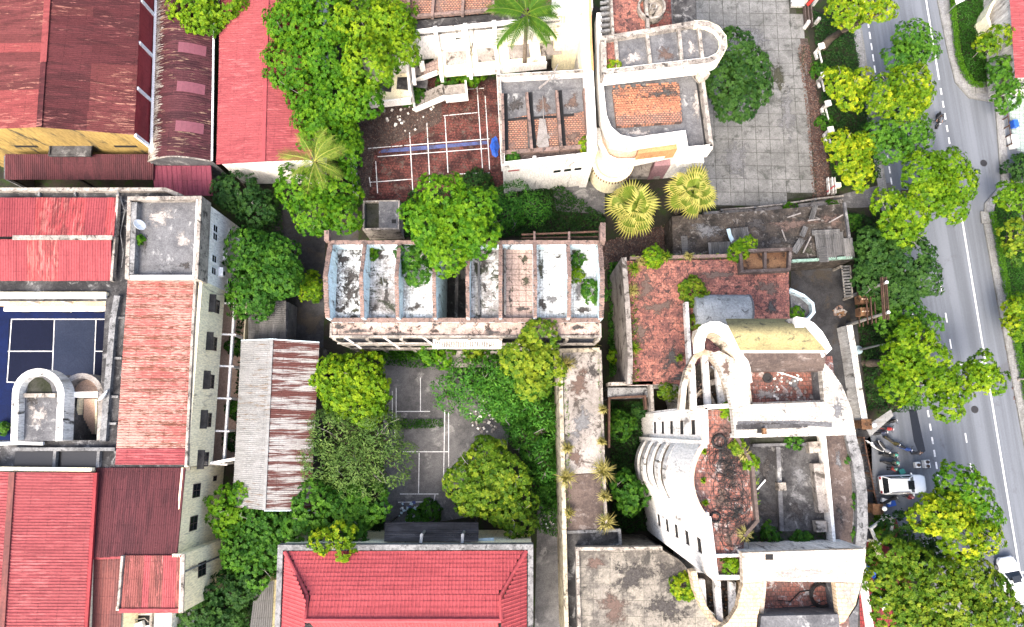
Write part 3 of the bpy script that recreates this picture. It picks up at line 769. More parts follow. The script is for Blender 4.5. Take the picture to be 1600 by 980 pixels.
# --- palms
def tone_mesh(mb, tones, name, mat):
    me = bpy.data.meshes.new(name)
    me.from_pydata([tuple(v) for v in mb.v], [], mb.f)
    me.materials.append(mat)
    at = me.attributes.new('tone', 'FLOAT', 'FACE')
    at.data.foreach_set('value', np.clip(np.array(tones), 0, 1).astype(np.float32))
    me.update()
    return me
def fan_mesh(mat, tip=0.0, seed=1):
    """one fan leaf: stalk along +x, pleated segments with split tips; unit size ~1.9 m"""
    rng = random.Random(seed)
    mb = MB(); t = []
    mb.tube([(0, 0, 0), (0.3, 0, 0.08), (0.7, 0, 0.08)], [0.03, 0.024, 0.018], 5); t += [0.35] * (len(mb.f))
    n = 20; c = Vector((0.7, 0, 0.08)); R = 0.85
    for i in range(n):
        a0 = -2.35 + 4.7 * i / n; a1 = -2.35 + 4.7 * (i + 1) / n; am = (a0 + a1) / 2
        r = R * (0.82 + 0.18 * math.cos(am)) * rng.uniform(0.93, 1.04)
        def pt(a, rr, z): return c + Vector((math.cos(a) * rr, math.sin(a) * rr * .92, z - 0.34 * (rr / R) ** 2.5 - 0.14 * abs(math.sin(a)) * rr))
        base = len(mb.f)
        mb.add([c, pt(a0, r * 0.6, -0.03), pt(am, r * 0.68, 0.06), pt(a1, r * 0.6, -0.03), pt(am, r, -0.05 - rng.uniform(0, .16))],
               [(0, 1, 2), (0, 2, 3), (1, 4, 2), (2, 4, 3)])
        v = rng.uniform(-0.08, 0.08)
        t += [0.30 + v, 0.42 + v, 0.78 + v + tip, 0.92 + v + tip]
    return tone_mesh(mb, t, 'fan_leaf', mat)
def frond_mesh(mat, L=2.6, droop=0.9, width=0.55, seed=1, nl=26, base_t=0.45, rise=0.5, lw=.018):
    rng = random.Random(seed)
    mb = MB(); t = []
    def rib(s):
        return Vector((L * s * (1 - 0.12 * s * droop), 0, rise * math.sin(s * 2.2) * 0.8 - droop * s * s * 0.9))
    mb.tube([rib(k / 8) for k in range(9)], [0.045 - 0.0045 * k for k in range(9)], 5); t += [0.7] * len(mb.f)
    for i in range(nl):
        s = 0.14 + 0.86 * i / nl
        p = rib(s); w = width * math.sin(min(1, (s + 0.12)) * 2.6) * rng.uniform(0.85, 1.1) + 0.12
        for sg in (-1, 1):
            fw = Vector((0.55 + 0.4 * s, sg, -0.22 - rng.uniform(0, 0.35))).normalized()
            tip = p + fw * w * 1.25; m = p + fw * w * 0.55 + Vector((0, 0, 0.05))
            sd = Vector((lw, 0, 0.0))
            mb.add([p - sd, p + sd, m + sd * 1.1, m - sd * 1.1, tip], [(0, 1, 2, 3), (3, 2, 4)])
            v = rng.uniform(-0.15, 0.15) + base_t
            t += [v, v + 0.22]
    return tone_mesh(mb, t, 'frond', mat)
def palm(name, label, px, py, zt, meshes, n, trunk_r, pitches, scale=1.0, base=None, group=None, seed=3, cat='palm tree', leafname='frond', trunk_mat='palmtrunk', wild=.1):
    rng = random.Random(seed)
    C = P(px, py, zt)
    bx, by = XY(*base, 0) if base else (C.x, C.y)
    root = thing(name, label, cat, (bx, by, 0), group)
    top = Vector((C.x - bx, C.y - by, zt))
    mb = MB()
    k = 10
    pts = [Vector((0, 0, -0.1)).lerp(top, i / k) + Vector((0, 0, 0)) for i in range(k + 1)]
    mb.tube(pts, [trunk_r * (1.3 - 0.5 * i / k + (0.06 if i % 2 else 0)) for i in range(k + 1)], 9)
    o = mb.build('trunk', M[trunk_mat], root, smooth=True, origin=(0, 0, 0)); o.location = (0, 0, 0)
    for i in range(n):
        f = bpy.data.objects.new(leafname, meshes[i % len(meshes)]); COL.objects.link(f); f.parent = root
        lvl = i / n
        f.location = top + Vector((0, 0, -0.35 * lvl))
        pit = pitches[0] + (pitches[1] - pitches[0]) * lvl + rng.uniform(-wild, wild)
        f.rotation_euler = (rng.uniform(-.25, .25) * (1 + 2 * wild), pit, i * 2.39996 + rng.uniform(-.2, .2) * (1 + 4 * wild))
        s = scale * rng.uniform(0.88 - wild * .5, 1.1); f.scale = (s, s, s)
    return root
def grass_tuft(label, px, py, z, rpx, mat='dry', n=70, h=0.9, name='grass_tuft', group=None, seed=1):
    rng = random.Random(seed + int(px))
    c = P(px, py, z); r = rpx * mpp(z, py)
    mb = MB(); t = []
    for i in range(n):
        a = rng.uniform(0, 6.28); b = Vector((rng.uniform(-.15, .15), rng.uniform(-.15, .15), 0)) * r
        d = Vector((math.cos(a), math.sin(a), 0)); L = r * rng.uniform(0.5, 1.05); hh = h * rng.uniform(0.4, 1)
        s = d.cross(Vector((0, 0, 1))) * 0.03
        p1 = b + d * L * 0.45 + Vector((0, 0, hh)); p2 = b + d * L + Vector((0, 0, hh * rng.uniform(0.3, 0.9)))
        mb.add([b - s, b + s, p1 + s, p1 - s, p2], [(0, 1, 2, 3), (3, 2, 4)])
        v = rng.uniform(0.1, 0.9); t += [v, v + 0.1]
    me = tone_mesh(mb, t, name, M[mat])
    o = bpy.data.objects.new(name, me); COL.objects.link(o); o.location = c
    return tag(o, label, 'grass tuft', group)

# ------------------------------------------------------------------ ground, road, pavements, courts
struct('ground', MB().prism([(-220, -200), (220, -200), (220, 240), (-220, 240)], -0.4, 0.0), M['soil'])
def patch(name, pxs, z, mat, th=0.3, parent=None, kind=True):
    mb = MB().prism(PL(pxs, z), z - th, z)
    return struct(name, mb, M[mat], parent)
LN = lambda y: 1351.2 + 0.146 * y if y < 282 else 1392.4 + 0.159 * (y - 282)     # left dashed line in the photo
RN = lambda y: 1447.0 + 0.164 * y                                               # right edge line
patch('road', [(1333, -60), (1339, 0), (1354, 100), (1384, 290), (1399, 380), (1418, 500), (1436, 620), (1380, 655), (1352, 690), (1372, 790), (1405, 840), (1480, 860), (1500, 1010), (1530, 1250), (1720, 1250), (1670, 1010), (1640, 880),
               (1614, 760), (1560, 470), (1538, 345), (1540, 318), (1566, 288), (1640, 283), (1640, 158), (1550, 158), (1515, 152), (1494, 128), (1482, 80), (1466, 0), (1458, -60)], 0.010, 'asphalt')
patch('pavement', [(1318, -60), (1325, 0), (1345, 120), (1372, 290), (1386, 380), (1403, 500), (1421, 620), (1436, 620), (1418, 500), (1399, 380), (1384, 290), (1354, 100), (1339, 0), (1333, -60)], 0.13, 'pavement')
patch('pavement', [(1458, -60), (1466, 0), (1482, 80), (1494, 128), (1515, 152), (1555, 158), (1558, 140), (1524, 132), (1506, 112), (1498, 80), (1484, 0), (1477, -60)], 0.13, 'pavement')
patch('pavement', [(1640, 995), (1614, 760), (1560, 470), (1538, 345), (1540, 318), (1566, 288), (1584, 284), (1582, 298), (1556, 314), (1552, 336), (1576, 460), (1632, 760), (1650, 850)], 0.13, 'pavement')
patch('pavement', [(1556, 158), (1566, 160), (1578, 285), (1566, 288)], 0.13, 'pavement')
patch('pavement', [(1440, 830), (1500, 835), (1516, 960), (1450, 960)], 0.13, 'pavement')
patch('driveway', [(1262, 318), (1330, 300), (1392, 285), (1400, 300), (1398, 322), (1330, 325)], 0.014, 'court')
def kerb(pts, z=0.15):
    mb = MB().wallpath(PL(pts, z), 0.16, 0.0, z)
    struct('kerb', mb, M['kerb'])
kerb([(1333, -60), (1339, 0), (1354, 100), (1384, 290), (1399, 380), (1418, 500), (1436, 620)])
kerb([(1458, -60), (1466, 0), (1482, 80), (1494, 128), (1515, 152), (1555, 159)])
kerb([(1566, 288), (1540, 318), (1538, 345), (1560, 470), (1614, 760), (1640, 890)])
kerb([(1556, 158), (1566, 288)])
# painted lines
def stripe(x0, y0, x1, y1, w, name='road_marking', z=0.018, mat='line'):
    a, b = P(x0, y0, z), P(x1, y1, z)
    d = (b - a).normalized(); s = Vector((-d.y, d.x, 0)) * w / 2
    struct(name, MB().poly([a - s, b - s, b + s, a + s]), M[mat])
y = -20
while y < 300:
    stripe(LN(y), y, LN(y + 11), y + 11, 0.16); y += 17.5
for y in (310, 345, 380, 415, 450, 485, 520, 555, 590):
    stripe(LN(y), y, LN(y + 12), y + 12, 0.16)
for y in (641, 662, 683, 703, 722, 741, 760): stripe(LN(y), y, LN(y + 11), y + 11, 0.18)
stripe(RN(-30), -30, RN(125), 125, 0.17)
for y in (138, 158, 177, 196, 215): stripe(RN(y), y, RN(y + 10), y + 10, 0.17)
stripe(RN(340) - 0, 340, RN(900), 900, 0.17)
for y in (442, 489, 530, 577, 628, 677, 724, 772, 820): stripe(1471 + .164 * (y - 450), y, 1471 + .164 * (y + 15 - 450), y + 15, 0.14)
stripe(1492, 570, 1540, 566, 0.14)
for k, (px, py) in enumerate(((1523, 640), (1537, 255))):
    q = P(px, py, .012); struct('manhole', MB().lathe((q.x, q.y, 0), [(.38, .005), (.38, .016), (.02, .017)], 20), M['metaldark'])
# gutter of black silt at the apron
struct('silt_strip', MB().prism(PL([(1420, 640), (1432, 640), (1446, 705), (1437, 712), (1428, 690)], 0.02), 0.0, 0.022), M['puddle'])

# plaza of square slabs
d0 = (P(1140, 300, 0) - P(1128, 20, 0)); d0.z = 0
ax = math.atan2(d0.y, d0.x) + math.pi / 2
ux = Vector((math.cos(ax), math.sin(ax), 0)); uy = Vector((-math.sin(ax), math.cos(ax), 0))
plaza_poly = PL([(1060, -30), (1238, -30), (1250, 60), (1268, 180), (1284, 305), (1110, 325), (1060, 250)], 0.06)
plaza = struct('plaza', MB().prism(plaza_poly, -0.2, 0.03), M['joint'])
def inside(poly, x, y):
    c = False; j = len(poly) - 1
    for i in range(len(poly)):
        if (poly[i][1] > y) != (poly[j][1] > y) and x < (poly[j][0] - poly[i][0]) * (y - poly[i][1]) / (poly[j][1] - poly[i][1]) + poly[i][0]: c = not c
        j = i
    return c
slab_me = None
o0 = P(1130, 290, 0)
for i in range(-6, 12):
    for j in range(-4, 26):
        c = o0 + ux * (i * 1.5) + uy * (j * 1.5)
        if not inside(plaza_poly, c.x, c.y): continue
        if slab_me is None:
            b = MB().box((0, 0, 0), (1.455, 1.455, 0.09)).build('slab', M['plaza'], plaza); slab_me = b.data
        else:
            b = bpy.data.objects.new('slab', slab_me); COL.objects.link(b); b.parent = plaza
        b.location = (c.x, c.y, 0.025 + random.uniform(-0.008, 0.008))
        b.rotation_euler = (random.uniform(-.006, .006), random.uniform(-.006, .006), ax + random.uniform(-.01, .01))
patch('litter_bed', [(1250, 60), (1262, 60), (1282, 180), (1300, 310), (1278, 310), (1266, 180)], 0.075, 'leaflitter', 0.1)

# yards
patch('alley', [(425, 320), (500, 315), (560, 330), (560, 380), (508, 380), (505, 560), (440, 560), (420, 420)], 0.006, 'asphalt_old')
patch('alley', [(840, 790), (880, 790), (885, 1000), (835, 1000)], 0.012, 'court')
patch('sports_court', [(598, 545), (700, 545), (790, 560), (800, 640), (780, 800), (600, 830)], 0.008, 'court')
patch('yard', [(1236, 422), (1330, 415), (1345, 560), (1362, 700), (1370, 990), (1330, 990), (1236, 700)], 0.010, 'asphalt_old')
patch('yard', [(860, 280), (945, 285), (945, 335), (870, 330)], 0.010, 'court')
patch('red_tile_court', [(560, 150), (600, 120), (775, 125), (790, 300), (780, 315), (560, 315)], 0.02, 'redtile')
patch('litter_bed', [(560, 150), (610, 120), (690, 140), (690, 190), (640, 215), (585, 235), (575, 320), (560, 320)], 0.045, 'leaflitter', 0.1)
patch('litter_bed', [(935, 380), (1060, 350), (1055, 400), (970, 410), (935, 420)], 0.02, 'leaflitter', 0.1)
patch('red_paving', [(1340, 860), (1400, 810), (1420, 870), (1430, 1000), (1345, 1000)], 0.02, 'redpave')
patch('forecourt', [(1572, 132), (1660, 130), (1660, 250), (1590, 235), (1582, 210)], 0.10, 'checker')
patch('path', [(1528, -40), (1540, 0), (1560, 130), (1576, 135), (1560, 20), (1552, -40)], 0.03, 'court')
patch('path', [(1590, 330), (1596, 330), (1640, 520), (1630, 520)], 0.03, 'court')
def court_line(pts, w=0.07, z=0.014, name='court_line', mat='line'):
    for a, b in zip(pts[:-1], pts[1:]): stripe(*a, *b, w, name, z, mat)
for seg in ([(613, 611), (613, 664)], [(619, 606), (619, 664)], [(616, 664), (618, 690)], [(695, 640), (693, 755)], [(701, 645), (701, 752)], [(657, 590), (657, 643)],
            [(619, 643), (672, 643)], [(630, 706), (700, 706)], [(655, 708), (654, 771)], [(625, 772), (685, 772)], [(622, 785), (678, 784)], [(678, 784), (680, 772)]):
    court_line(seg, 0.08)
for seg in ([(575, 232), (765, 217), ], [(590, 245), (762, 232)], [(640, 207), (645, 300)], [(667, 192), (672, 294)], [(695, 180), (700, 270)], [(745, 130), (754, 265)], [(758, 150), (765, 265)],
            [(587, 252), (590, 302)], [(577, 277), (579, 292)], [(578, 285), (643, 280)], [(692, 181), (746, 176)], [(722, 140), (756, 138)], [(715, 272), (765, 270)]):
    court_line(seg, 0.09, 0.05)
struct('blue_tile_band', MB().prism(PL([(592, 237), (600, 233), (762, 220), (762, 225), (640, 236), (592, 239)], 0.048), 0.0, 0.048), M['bluetile'])
# shaded weedy ground cover (uncountable)

# ------------------------------------------------------------------ windows
def window(parent, a, b, u, z, w, h, frame='metalwhite', glass='glass', mull=1, bars=1, name='window', depth=0.06, out=0.04):
    """window in the wall running a->b (plan); its outside is to the right of a->b. u = metres from a"""
    a = Vector((a[0], a[1])); b = Vector((b[0], b[1])); d = (b - a).normalized(); n = Vector((d.y, -d.x))
    def pt(uu, zz, o): 
        q = a + d * (u + uu) + n * o
        return (q.x, q.y, z + zz)
    f = MB()
    t = 0.06
    def bar(u0, u1, z0, z1, o0, o1):
        f.add([pt(x, y, o) for o in (o0, o1) for x, y in ((u0, z0), (u1, z0), (u1, z1), (u0, z1))],
              [(0, 1, 2, 3), (7, 6, 5, 4), (0, 4, 5, 1), (1, 5, 6, 2), (2, 6, 7, 3), (3, 7, 4, 0)])
    bar(0, w, 0, t, -depth, out); bar(0, w, h - t, h, -depth, out); bar(0, t, t, h - t, -depth, out); bar(w - t, w, t, h - t, -depth, out)
    for k in range(mull):
        x = w * (k + 1) / (mull + 1); bar(x - 0.025, x + 0.025, t, h - t, -depth, out - 0.012)
    for k in range(bars):
        y = h * (k + 1) / (bars + 1); bar(t, w - t, y - 0.02, y + 0.02, -depth, out - 0.02)
    o = f.build(name, M[frame], parent)
    po = 0.012 if out > 0 else -depth * 0.3
    g = MB(); g.poly([pt(t, t, po), pt(w - t, t, po), pt(w - t, h - t, po), pt(t, h - t, po)])
    g.build('pane', M[glass], o)
    return o
def awning(parent, a, b, u, z, w, out=0.5, drop=0.25, mat='awning'):
    a = Vector((a[0], a[1])); b = Vector((b[0], b[1])); d = (b - a).normalized(); n = Vector((d.y, -d.x))
    def pt(uu, o, zz):
        q = a + d * (u + uu) + n * o
        return (q.x, q.y, zz)
    m = MB()
    m.add([pt(0, 0, z), pt(w, 0, z), pt(w, out, z - drop), pt(0, out, z - drop), pt(0, 0, z - .05), pt(w, 0, z - .05), pt(w, out, z - drop - .12), pt(0, out, z - drop - .12)],
          [(0, 1, 2, 3), (7, 6, 5, 4), (0, 4, 5, 1), (1, 5, 6, 2), (2, 6, 7, 3), (3, 7, 4, 0)])
    return m.build('awning', M[mat], parent)

# ================================================================== A  warehouse, top left
c = XY(100, 120, 8)
A = thing('warehouse', 'big warehouse with scuffed maroon gable roof and yellow end wall', 'warehouse', (c[0], c[1], 0))
zr, ze = 10.4, 8.6
rt, rb = P(79, -60, zr), P(62, 199, zr)
et, eb = P(222, -60, ze), P(210, 211, ze)
wt, wb = P(-90, -60, ze), P(-96, 205, ze)
def west_mat(i, j, n): return M['pink_dull'] if i > n - 5 else (M['pink_dull'] if (i == n - 9 and j == 0) else M['maroon_w'])
def east_mat(i, j, n): return M['maroon_w'] if (j == 1 and i > n - 8) or (i in (3, 5) and j == 0) else M['maroon']
sheet_roof(A, rt, rb, eb, et, east_mat, 1.0, 2, 0.2)
sheet_roof(A, rt, rb, wb, wt, west_mat, 1.0, 2, 0.2)
mid = rt.lerp(rb, 0.62)
MB().bar(rt + Vector((0, 0, .08)), mid + Vector((0, 0, .08)), 0.6, 0.08).build('ridge_cap', M['pink_dull'], A)
MB().bar(mid + Vector((0, 0, .07)), rb + Vector((0, 0, .07)), 0.5, 0.08).build('ridge_cap', M['maroon'], A)
# yellow gable wall
yg = rb.y + 0.15
g = MB()
pts = [(wb.x, yg, 0), (eb.x - .15, yg, 0), (eb.x - .15, yg, ze - .05), (rb.x, yg, zr - .08), (wb.x, yg, ze - .05)]
g.add([*pts, *[(x, yg + .3, z) for x, _, z in pts]], [(0, 1, 2, 3, 4), (9, 8, 7, 6, 5), (0, 5, 6, 1), (1, 6, 7, 2), (2, 7, 8, 3), (3, 8, 9, 4), (4, 9, 5, 0)])
g.build('gable_wall', M['yellow'], A)
for px in (42, 197):
    q = P(px, 236, 5.6)
    MB().box((q.x, yg - 0.01, 5.75), (2.2, 0.10, 0.35)).build('vent', M['dark'], A)
q = P(113, 240, 5.6)
cb = MB(); cb.box((q.x, yg - 0.55, 5.75), (4.2, 1.1, 0.14)); cb.box((q.x, yg - 1.06, 5.85), (4.2, 0.1, 0.30)); cb.box((q.x - 2.05, yg - .55, 5.85), (.1, .95, .3)); cb.box((q.x + 2.05, yg - .55, 5.85), (.1, .95, .3))
cb.build('canopy', M['conc_black'], A)
# east wall: crimson cladding and white pilasters
w0 = (eb.x - .12, yg); w1 = (et.x - .12, et.y)
MB().wallpath([w0, w1], 0.12, 0.0, ze - .08).build('side_wall', M['redclad'], A)
for (px, py) in ((219, 2), (217, 68), (212, 139), (209, 212)):
    q = P(px, py, ze - .3); MB().box((w0[0] + (w1[0] - w0[0]) * (q.y - w0[1]) / (w1[1] - w0[1]) + .1, q.y, (ze - .15) / 2), (0.22, 0.32, ze - .15)).build('pilaster', M['metalwhite'], A)
# gutter at the foot, along the neighbouring vault
ga, gb = P(246, -60, 6.0), P(237, 238, 6.0)
MB().bar(ga, gb, 0.28, 0.2).build('gutter', M['metalwhite'], A)
# lean-to in front of the gable
sheet_roof(A, P(8, 241, 5.3), P(240, 241, 5.3), P(240, 281, 4.5), P(8, 281, 4.5), M['maroon_y'], 1.0, 1, 0.2)
for px in (12, 120, 236):
    q = P(px, 279, 4.3); MB().box((q.x, q.y + .1, 2.15), (0.2, 0.2, 4.3)).build('post', M['metaldark'], A)
MB().wallpath([XY(6, 243, 4.4), XY(6, 279, 4.4)], .15, 0, 4.3).build('side_wall', M['conc_grey'], A)

# ================================================================== barrel vaulted shed
B = thing('barrel_roof_shed', 'narrow shed with dark rounded metal roof and three plum rooflight panels', 'shed', (*XY(290, 120, 6), 0))
y0, y1 = P(290, -60, 6).y, P(290, 250, 6).y
xl, xr = P(241, 150, 5.7).x, P(339, 150, 5.7).x
sk = (P(250, -60, 6).x - P(241, 250, 6).x) / (y0 - y1)
nB = 22
def arcz(s): return 5.7 + 1.25 * math.sin(math.pi * s)
for i in range(nB):
    ya, yb = y1 + (y0 - y1) * i / nB, y1 + (y0 - y1) * (i + 1) / nB
    prof = []
    for r in range(4):
        for q_, h in ((0, 0), (.5, 0), (.62, 1), (.88, 1)): prof.append((ya + (yb - ya) * (r + q_) / 4, h))
    prof.append((yb, 0))
    vs = []
    for k in range(11):
        s = k / 10
        for yy, h in prof:
            vs.append((xl + (xr - xl) * s + sk * (yy - y1), yy, arcz(s) + h * .03 + 0.002 * (i % 3)))
    m = len(prof)
    MB().add(vs, [(k * m + a, k * m + a + 1, (k + 1) * m + a + 1, (k + 1) * m + a) for k in range(10) for a in range(m - 1)]).build('roof_sheet', M['barrel'], B, smooth=False)
    # lime-washed lower edge of each sheet (west side), a ragged strip laid over the ribs
    vs = []
    wob = [0.17 + random.uniform(-.08, .13) for _ in prof]
    for k in range(4):
        for w_, (yy, h) in zip(wob, prof):
            s = k / 3 * w_
            vs.append((xl + (xr - xl) * s + sk * (yy - y1), yy, arcz(s) + h * .03 + 0.012 + 0.002 * (i % 3)))
    MB().add(vs, [(k * m + a, k * m + a + 1, (k + 1) * m + a + 1, (k + 1) * m + a) for k in range(3) for a in range(m - 1)]).build('lime_streak', M['stainpale'], B)
for (px, py) in ((298, 74), (296, 135), (294, 197)):
    q = P(px, py, 6.9); vs = []
    for k in range(6):
        s = (q.x - xl - sk * (q.y - y1)) / (xr - xl) + (k / 5 - .5) * 0.38
        for dy in (-.55, .55):
            vs.append((xl + (xr - xl) * s + sk * (q.y - y1), q.y + dy, arcz(s) + .055))
    MB().add(vs, [(2 * k, 2 * k + 2, 2 * k + 3, 2 * k + 1) for k in range(5)]).build('rooflight', M['skyl'], B)
e = MB()
top = [(xl + (xr - xl) * k / 10, y1 + .02, arcz(k / 10) - .02) for k in range(11)]
bot = [(x, y, 0) for x, y, z in top]
e.add(top + bot, [(k, k + 1, 12 + k, 11 + k) for k in range(10)]); e.build('end_wall', M['conc_grey'], B)
e = MB(); 
for k in range(10): e.bar((top[k][0], y1 - .05, top[k][2] + .06), (top[k + 1][0], y1 - .05, top[k + 1][2] + .06), .12, .10)
e.build('fascia', M['parapet'], B)
MB().wallpath([(xl + .05, y1), (xl + .05 + sk * (y0 - y1), y0)], .1, 0, 5.65).build('side_wall', M['conc_grey'], B)
MB().bar((xr + .05, y1, 5.8), (xr + .05 + sk * (y0 - y1), y0, 5.8), .16, .14).build('gutter', M['metalwhite'], B)
# plum lean-to panels at its foot
pa = [P(238, 259, 4.6), P(330, 259, 4.6), P(333, 306, 4.0), P(242, 306, 4.0)]
LT = thing('panel_lean_to', 'plum metal panel lean-to below the dark rounded roof', 'lean-to', (*XY(290, 282, 4), 0))
sheet_roof(LT, pa[0], pa[1], pa[2], pa[3], M['purple'], 0.95, 1, 0.9, 0.05)
for px, py in ((245, 303), (330, 303)):
    q = P(px, py, 3.9); MB().box((q.x, q.y, 1.95), (.12, .12, 3.9)).build('post', M['metaldark'], LT)

# ================================================================== red roofed hall beside the big trees
Hh = thing('red_roof_hall', 'hall with bright red ribbed roof beside the big tree cluster', 'hall', (*XY(410, 120, 6), 0))
zr, ze = 7.4, 6.2
a0, a1 = P(346, -60, ze), P(338, 257, ze)
r0, r1 = P(419, -60, zr), P(412, 253, zr)
b0, b1 = P(492, -60, ze), P(487, 250, ze)
sheet_roof(Hh, r0, r1, a1, a0, M['pink'], 1.0, 1, 0.25)
sheet_roof(Hh, r0, r1, b1, b0, M['pink'], 1.0, 1, 0.25)
MB().bar(r0 + Vector((0, 0, .06)), r1 + Vector((0, 0, .06)), .35, .05).build('ridge_cap', M['pink_y'], Hh)
g = MB(); ys = a1.y + .3
pts = [(a1.x + .3, ys, 0), (b1.x, ys, 0), (b1.x, ys, ze - .06), (r1.x, ys, zr - .08), (a1.x + .3, ys, ze - .06)]
g.add([*pts, *[(x, y_ + .2, z) for x, y_, z in pts]], [(0, 1, 2, 3, 4), (9, 8, 7, 6, 5), (0, 5, 6, 1), (1, 6, 7, 2), (2, 7, 8, 3), (3, 8, 9, 4), (4, 9, 5, 0)])
g.build('end_wall', M['white'], Hh)
MB().wallpath([(a1.x + .35, ys), (a0.x + .35, a0.y)], .2, 0, ze - .05).build('side_wall', M['white'], Hh)
MB().wallpath([(b1.x - .3, ys + .3), (b0.x - .3, b0.y)], .2, 0, ze - .05).build('side_wall', M['white'], Hh)

# ================================================================== B  courtyard building (left)
c = XY(150, 520, 8)
K = thing('courtyard_building', 'cream two-storey block with red roofs around the blue sports court', 'building', (c[0], c[1], 0))
zs = 8.2
slab = MB()
for pp in ([(-40, 294), (262, 294), (268, 312), (206, 312), (196, 436), (184, 470), (-40, 470)], ):
    slab.prism(PL(pp, zs), zs - .3, zs)
slab.prism(PL([(165, 470.3), (184, 470.3), (196, 436.5), (306, 436.5), (293, 731), (150, 731)], zs), zs - .3, zs - .004)
slab.prism(PL([(-40, 688), (164.5, 688), (158, 731), (-40, 731)], zs), zs - .3, zs - .002)
slab.build('roof_slab', M['conc_black'], K)
# north gutter parapet (pale, streaked) and ribs in the gutter
MB().wallpath(PL([(-40, 296), (258, 296), (283, 306)], zs + .5), .35, zs - .6, zs + .5).build('parapet', M['parapet'], K)
for px in (62, 118, 185):
    MB().bar(P(px, 300, zs + .15), P(px, 308, zs + .15), .18, .3).build('gutter_rib', M['parapet_grey'], K)
# two strips of red roof over the north wing
zm, zlo = 9.5, 8.7
sheet_roof(K, P(-40, 370, zm), P(178, 370, zm), P(184, 309, zlo), P(-40, 309, zlo), lambda i, j, n: M['pink_worn'] if i in (n - 1, n - 4, n - 5, n - 6, n - 7, n - 8) else M['pink_y'], .95, 1, .25)
sheet_roof(K, P(-40, 374, zm - .15), P(174, 374, zm - .15), P(174, 439, zlo), P(-40, 439, zlo), lambda i, j, n: M['pink_worn'] if n - 8 <= i <= n - 6 else M['pink_y'], .95, 1, .25)
MB().bar(P(20, 371.5, zm + .0), P(176, 371.5, zm + .0), .42, .12).build('ridge_cap', M['parapet'], K)
MB().bar(P(186, 306, 8.8), P(176, 440, 8.8), .22, .5).build('verge_wall', M['parapet'], K)
# courtyard north wall with its bands and ledges
wy = P(80, 462, zs).y
xa, xb = P(-40, 462, zs).x, P(170, 462, zs).x
cw = MB().wallgrid((xa, wy), (xb, wy), 0, zs + .45, .25, [(1.0 + 3.2 * k, 3.6 + 3.2 * k, 4.6, 6.9) for k in range(int((xb - xa) / 3.2))])
cw.build('courtyard_wall', M['cream'], K)
for z, d, mt in ((zs + .35, .45, 'white'), (4.3, .9, 'white'), (4.9, .5, 'peach')):
    MB().box(((xa + xb) / 2, wy - d / 2 + .1, z), (xb - xa, d, .22)).build('ledge', M[mt], K)
for k in range(1, int((xb - xa) / 3.2)):
    MB().box((xa + .5 + 3.2 * k, wy - .06, zs / 2), (.3, .3, zs - .2)).build('pilaster', M['white'], K)
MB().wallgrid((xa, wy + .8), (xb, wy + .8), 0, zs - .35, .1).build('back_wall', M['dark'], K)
for px in (44, 107, 157):
    q = P(px, 482, 1.6); MB().box((q.x, wy - .3, 1.9), (.75, .4, .22)).build('floodlight', M['metaldark'], K)
# east side of the court: parapet of the gallery roof
MB().wallpath(PL([(183, 462), (176, 500), (160, 690)], zs + .5), .55, 0, zs + .5).build('parapet', M['parapet_grey'], K)
for py in (497, 560, 620, 662):
    MB().bar(P(178 - (py - 470) * .08, py, zs + .12), P(198 - (py - 470) * .08, py, zs + .12), .2, .24).build('gutter_rib', M['parapet_grey'], K)
# red sheets on the east wing
sheet_roof(K, P(200, 434, 9.15), P(182, 700, 9.15), P(294, 700, 8.75), P(306, 434, 8.75), M['red_rust'], .95, 1, .22, .045)
sheet_roof(K, P(182, 701, 9.15), P(180, 726, 9.15), P(291, 726, 8.75), P(294, 701, 8.75), M['pink'], .95, 1, .22, .045)
MB().bar(P(306.5, 433, 8.8), P(292, 728, 8.8), .22, .45).build('verge_wall', M['parapet'], K)
# tower terrace at the corner
zt = 10.0
tw = [(202, 310), (312, 309), (306, 433), (198, 433)]
MB().prism(PL([(204, 312), (311, 311), (305, 432), (200, 432)], zt), zs - .2, zt - .75).build('terrace_floor', M['conc_grey'], K)
MB().wallpath(PL(tw, zt), .35, zs - .2, zt, closed=True).build('parapet', M['parapet'], K)
MB().bar(P(213, 318, 9.6), P(208, 430, 9.6), .5, .7).build('bench_wall', M['parapet_grey'], K)
MB().wallpath(PL([(204, 433.5), (303, 433.5)], zt + .06), .42, zt - .05, zt + .06).build('coping', M['white'], K)
# east facade with windows
e0 = XY(311.6, 309, zt); e1 = XY(306, 433, zt); e2 = XY(292, 730, 8.9)
LN1 = (Vector(e1) - Vector(e0)).length
MB().wallgrid(e1, e0, 0, zt - .02, .3).build('facade', M['white'], K)
for u_, z_ in ((1.6, 5.0), (3.4, 4.2), (5.7, 1.2), (2.6, 1.5)):
    q = Vector(e1).lerp(Vector(e0), u_ / LN1); c_ = MB().box((q.x + .2, q.y, z_), (.4, .85, .6)).build('air_conditioner', M['metalwhite'], K); MB().lathe((q.x + .41, q.y - .12, z_), [(.02, 0), (.22, 0), (.22, .02), (.02, .02)], 12, axis='X').build('fan_grille', M['metaldark'], c_)
for u, z in ((1.0, 5.9), (2.2, 5.9), (4.4, 5.9), (5.2, 5.9), (.6, 2.2), (5.9, 2.2)):
    window(K, e1, e0, u, z, .75, 1.05, mull=0)
LN2 = (Vector(e2) - Vector(e1)).length
MB().wallgrid(e2, e1, 3.7, 8.7, .3).build('facade', M['cream'], K)
MB().wallgrid((e2[0] - 1.6, e2[1]), (e1[0] - 1.6, e1[1]), 0, 3.7, .2).build('ground_floor_wall', M['peach'], K)
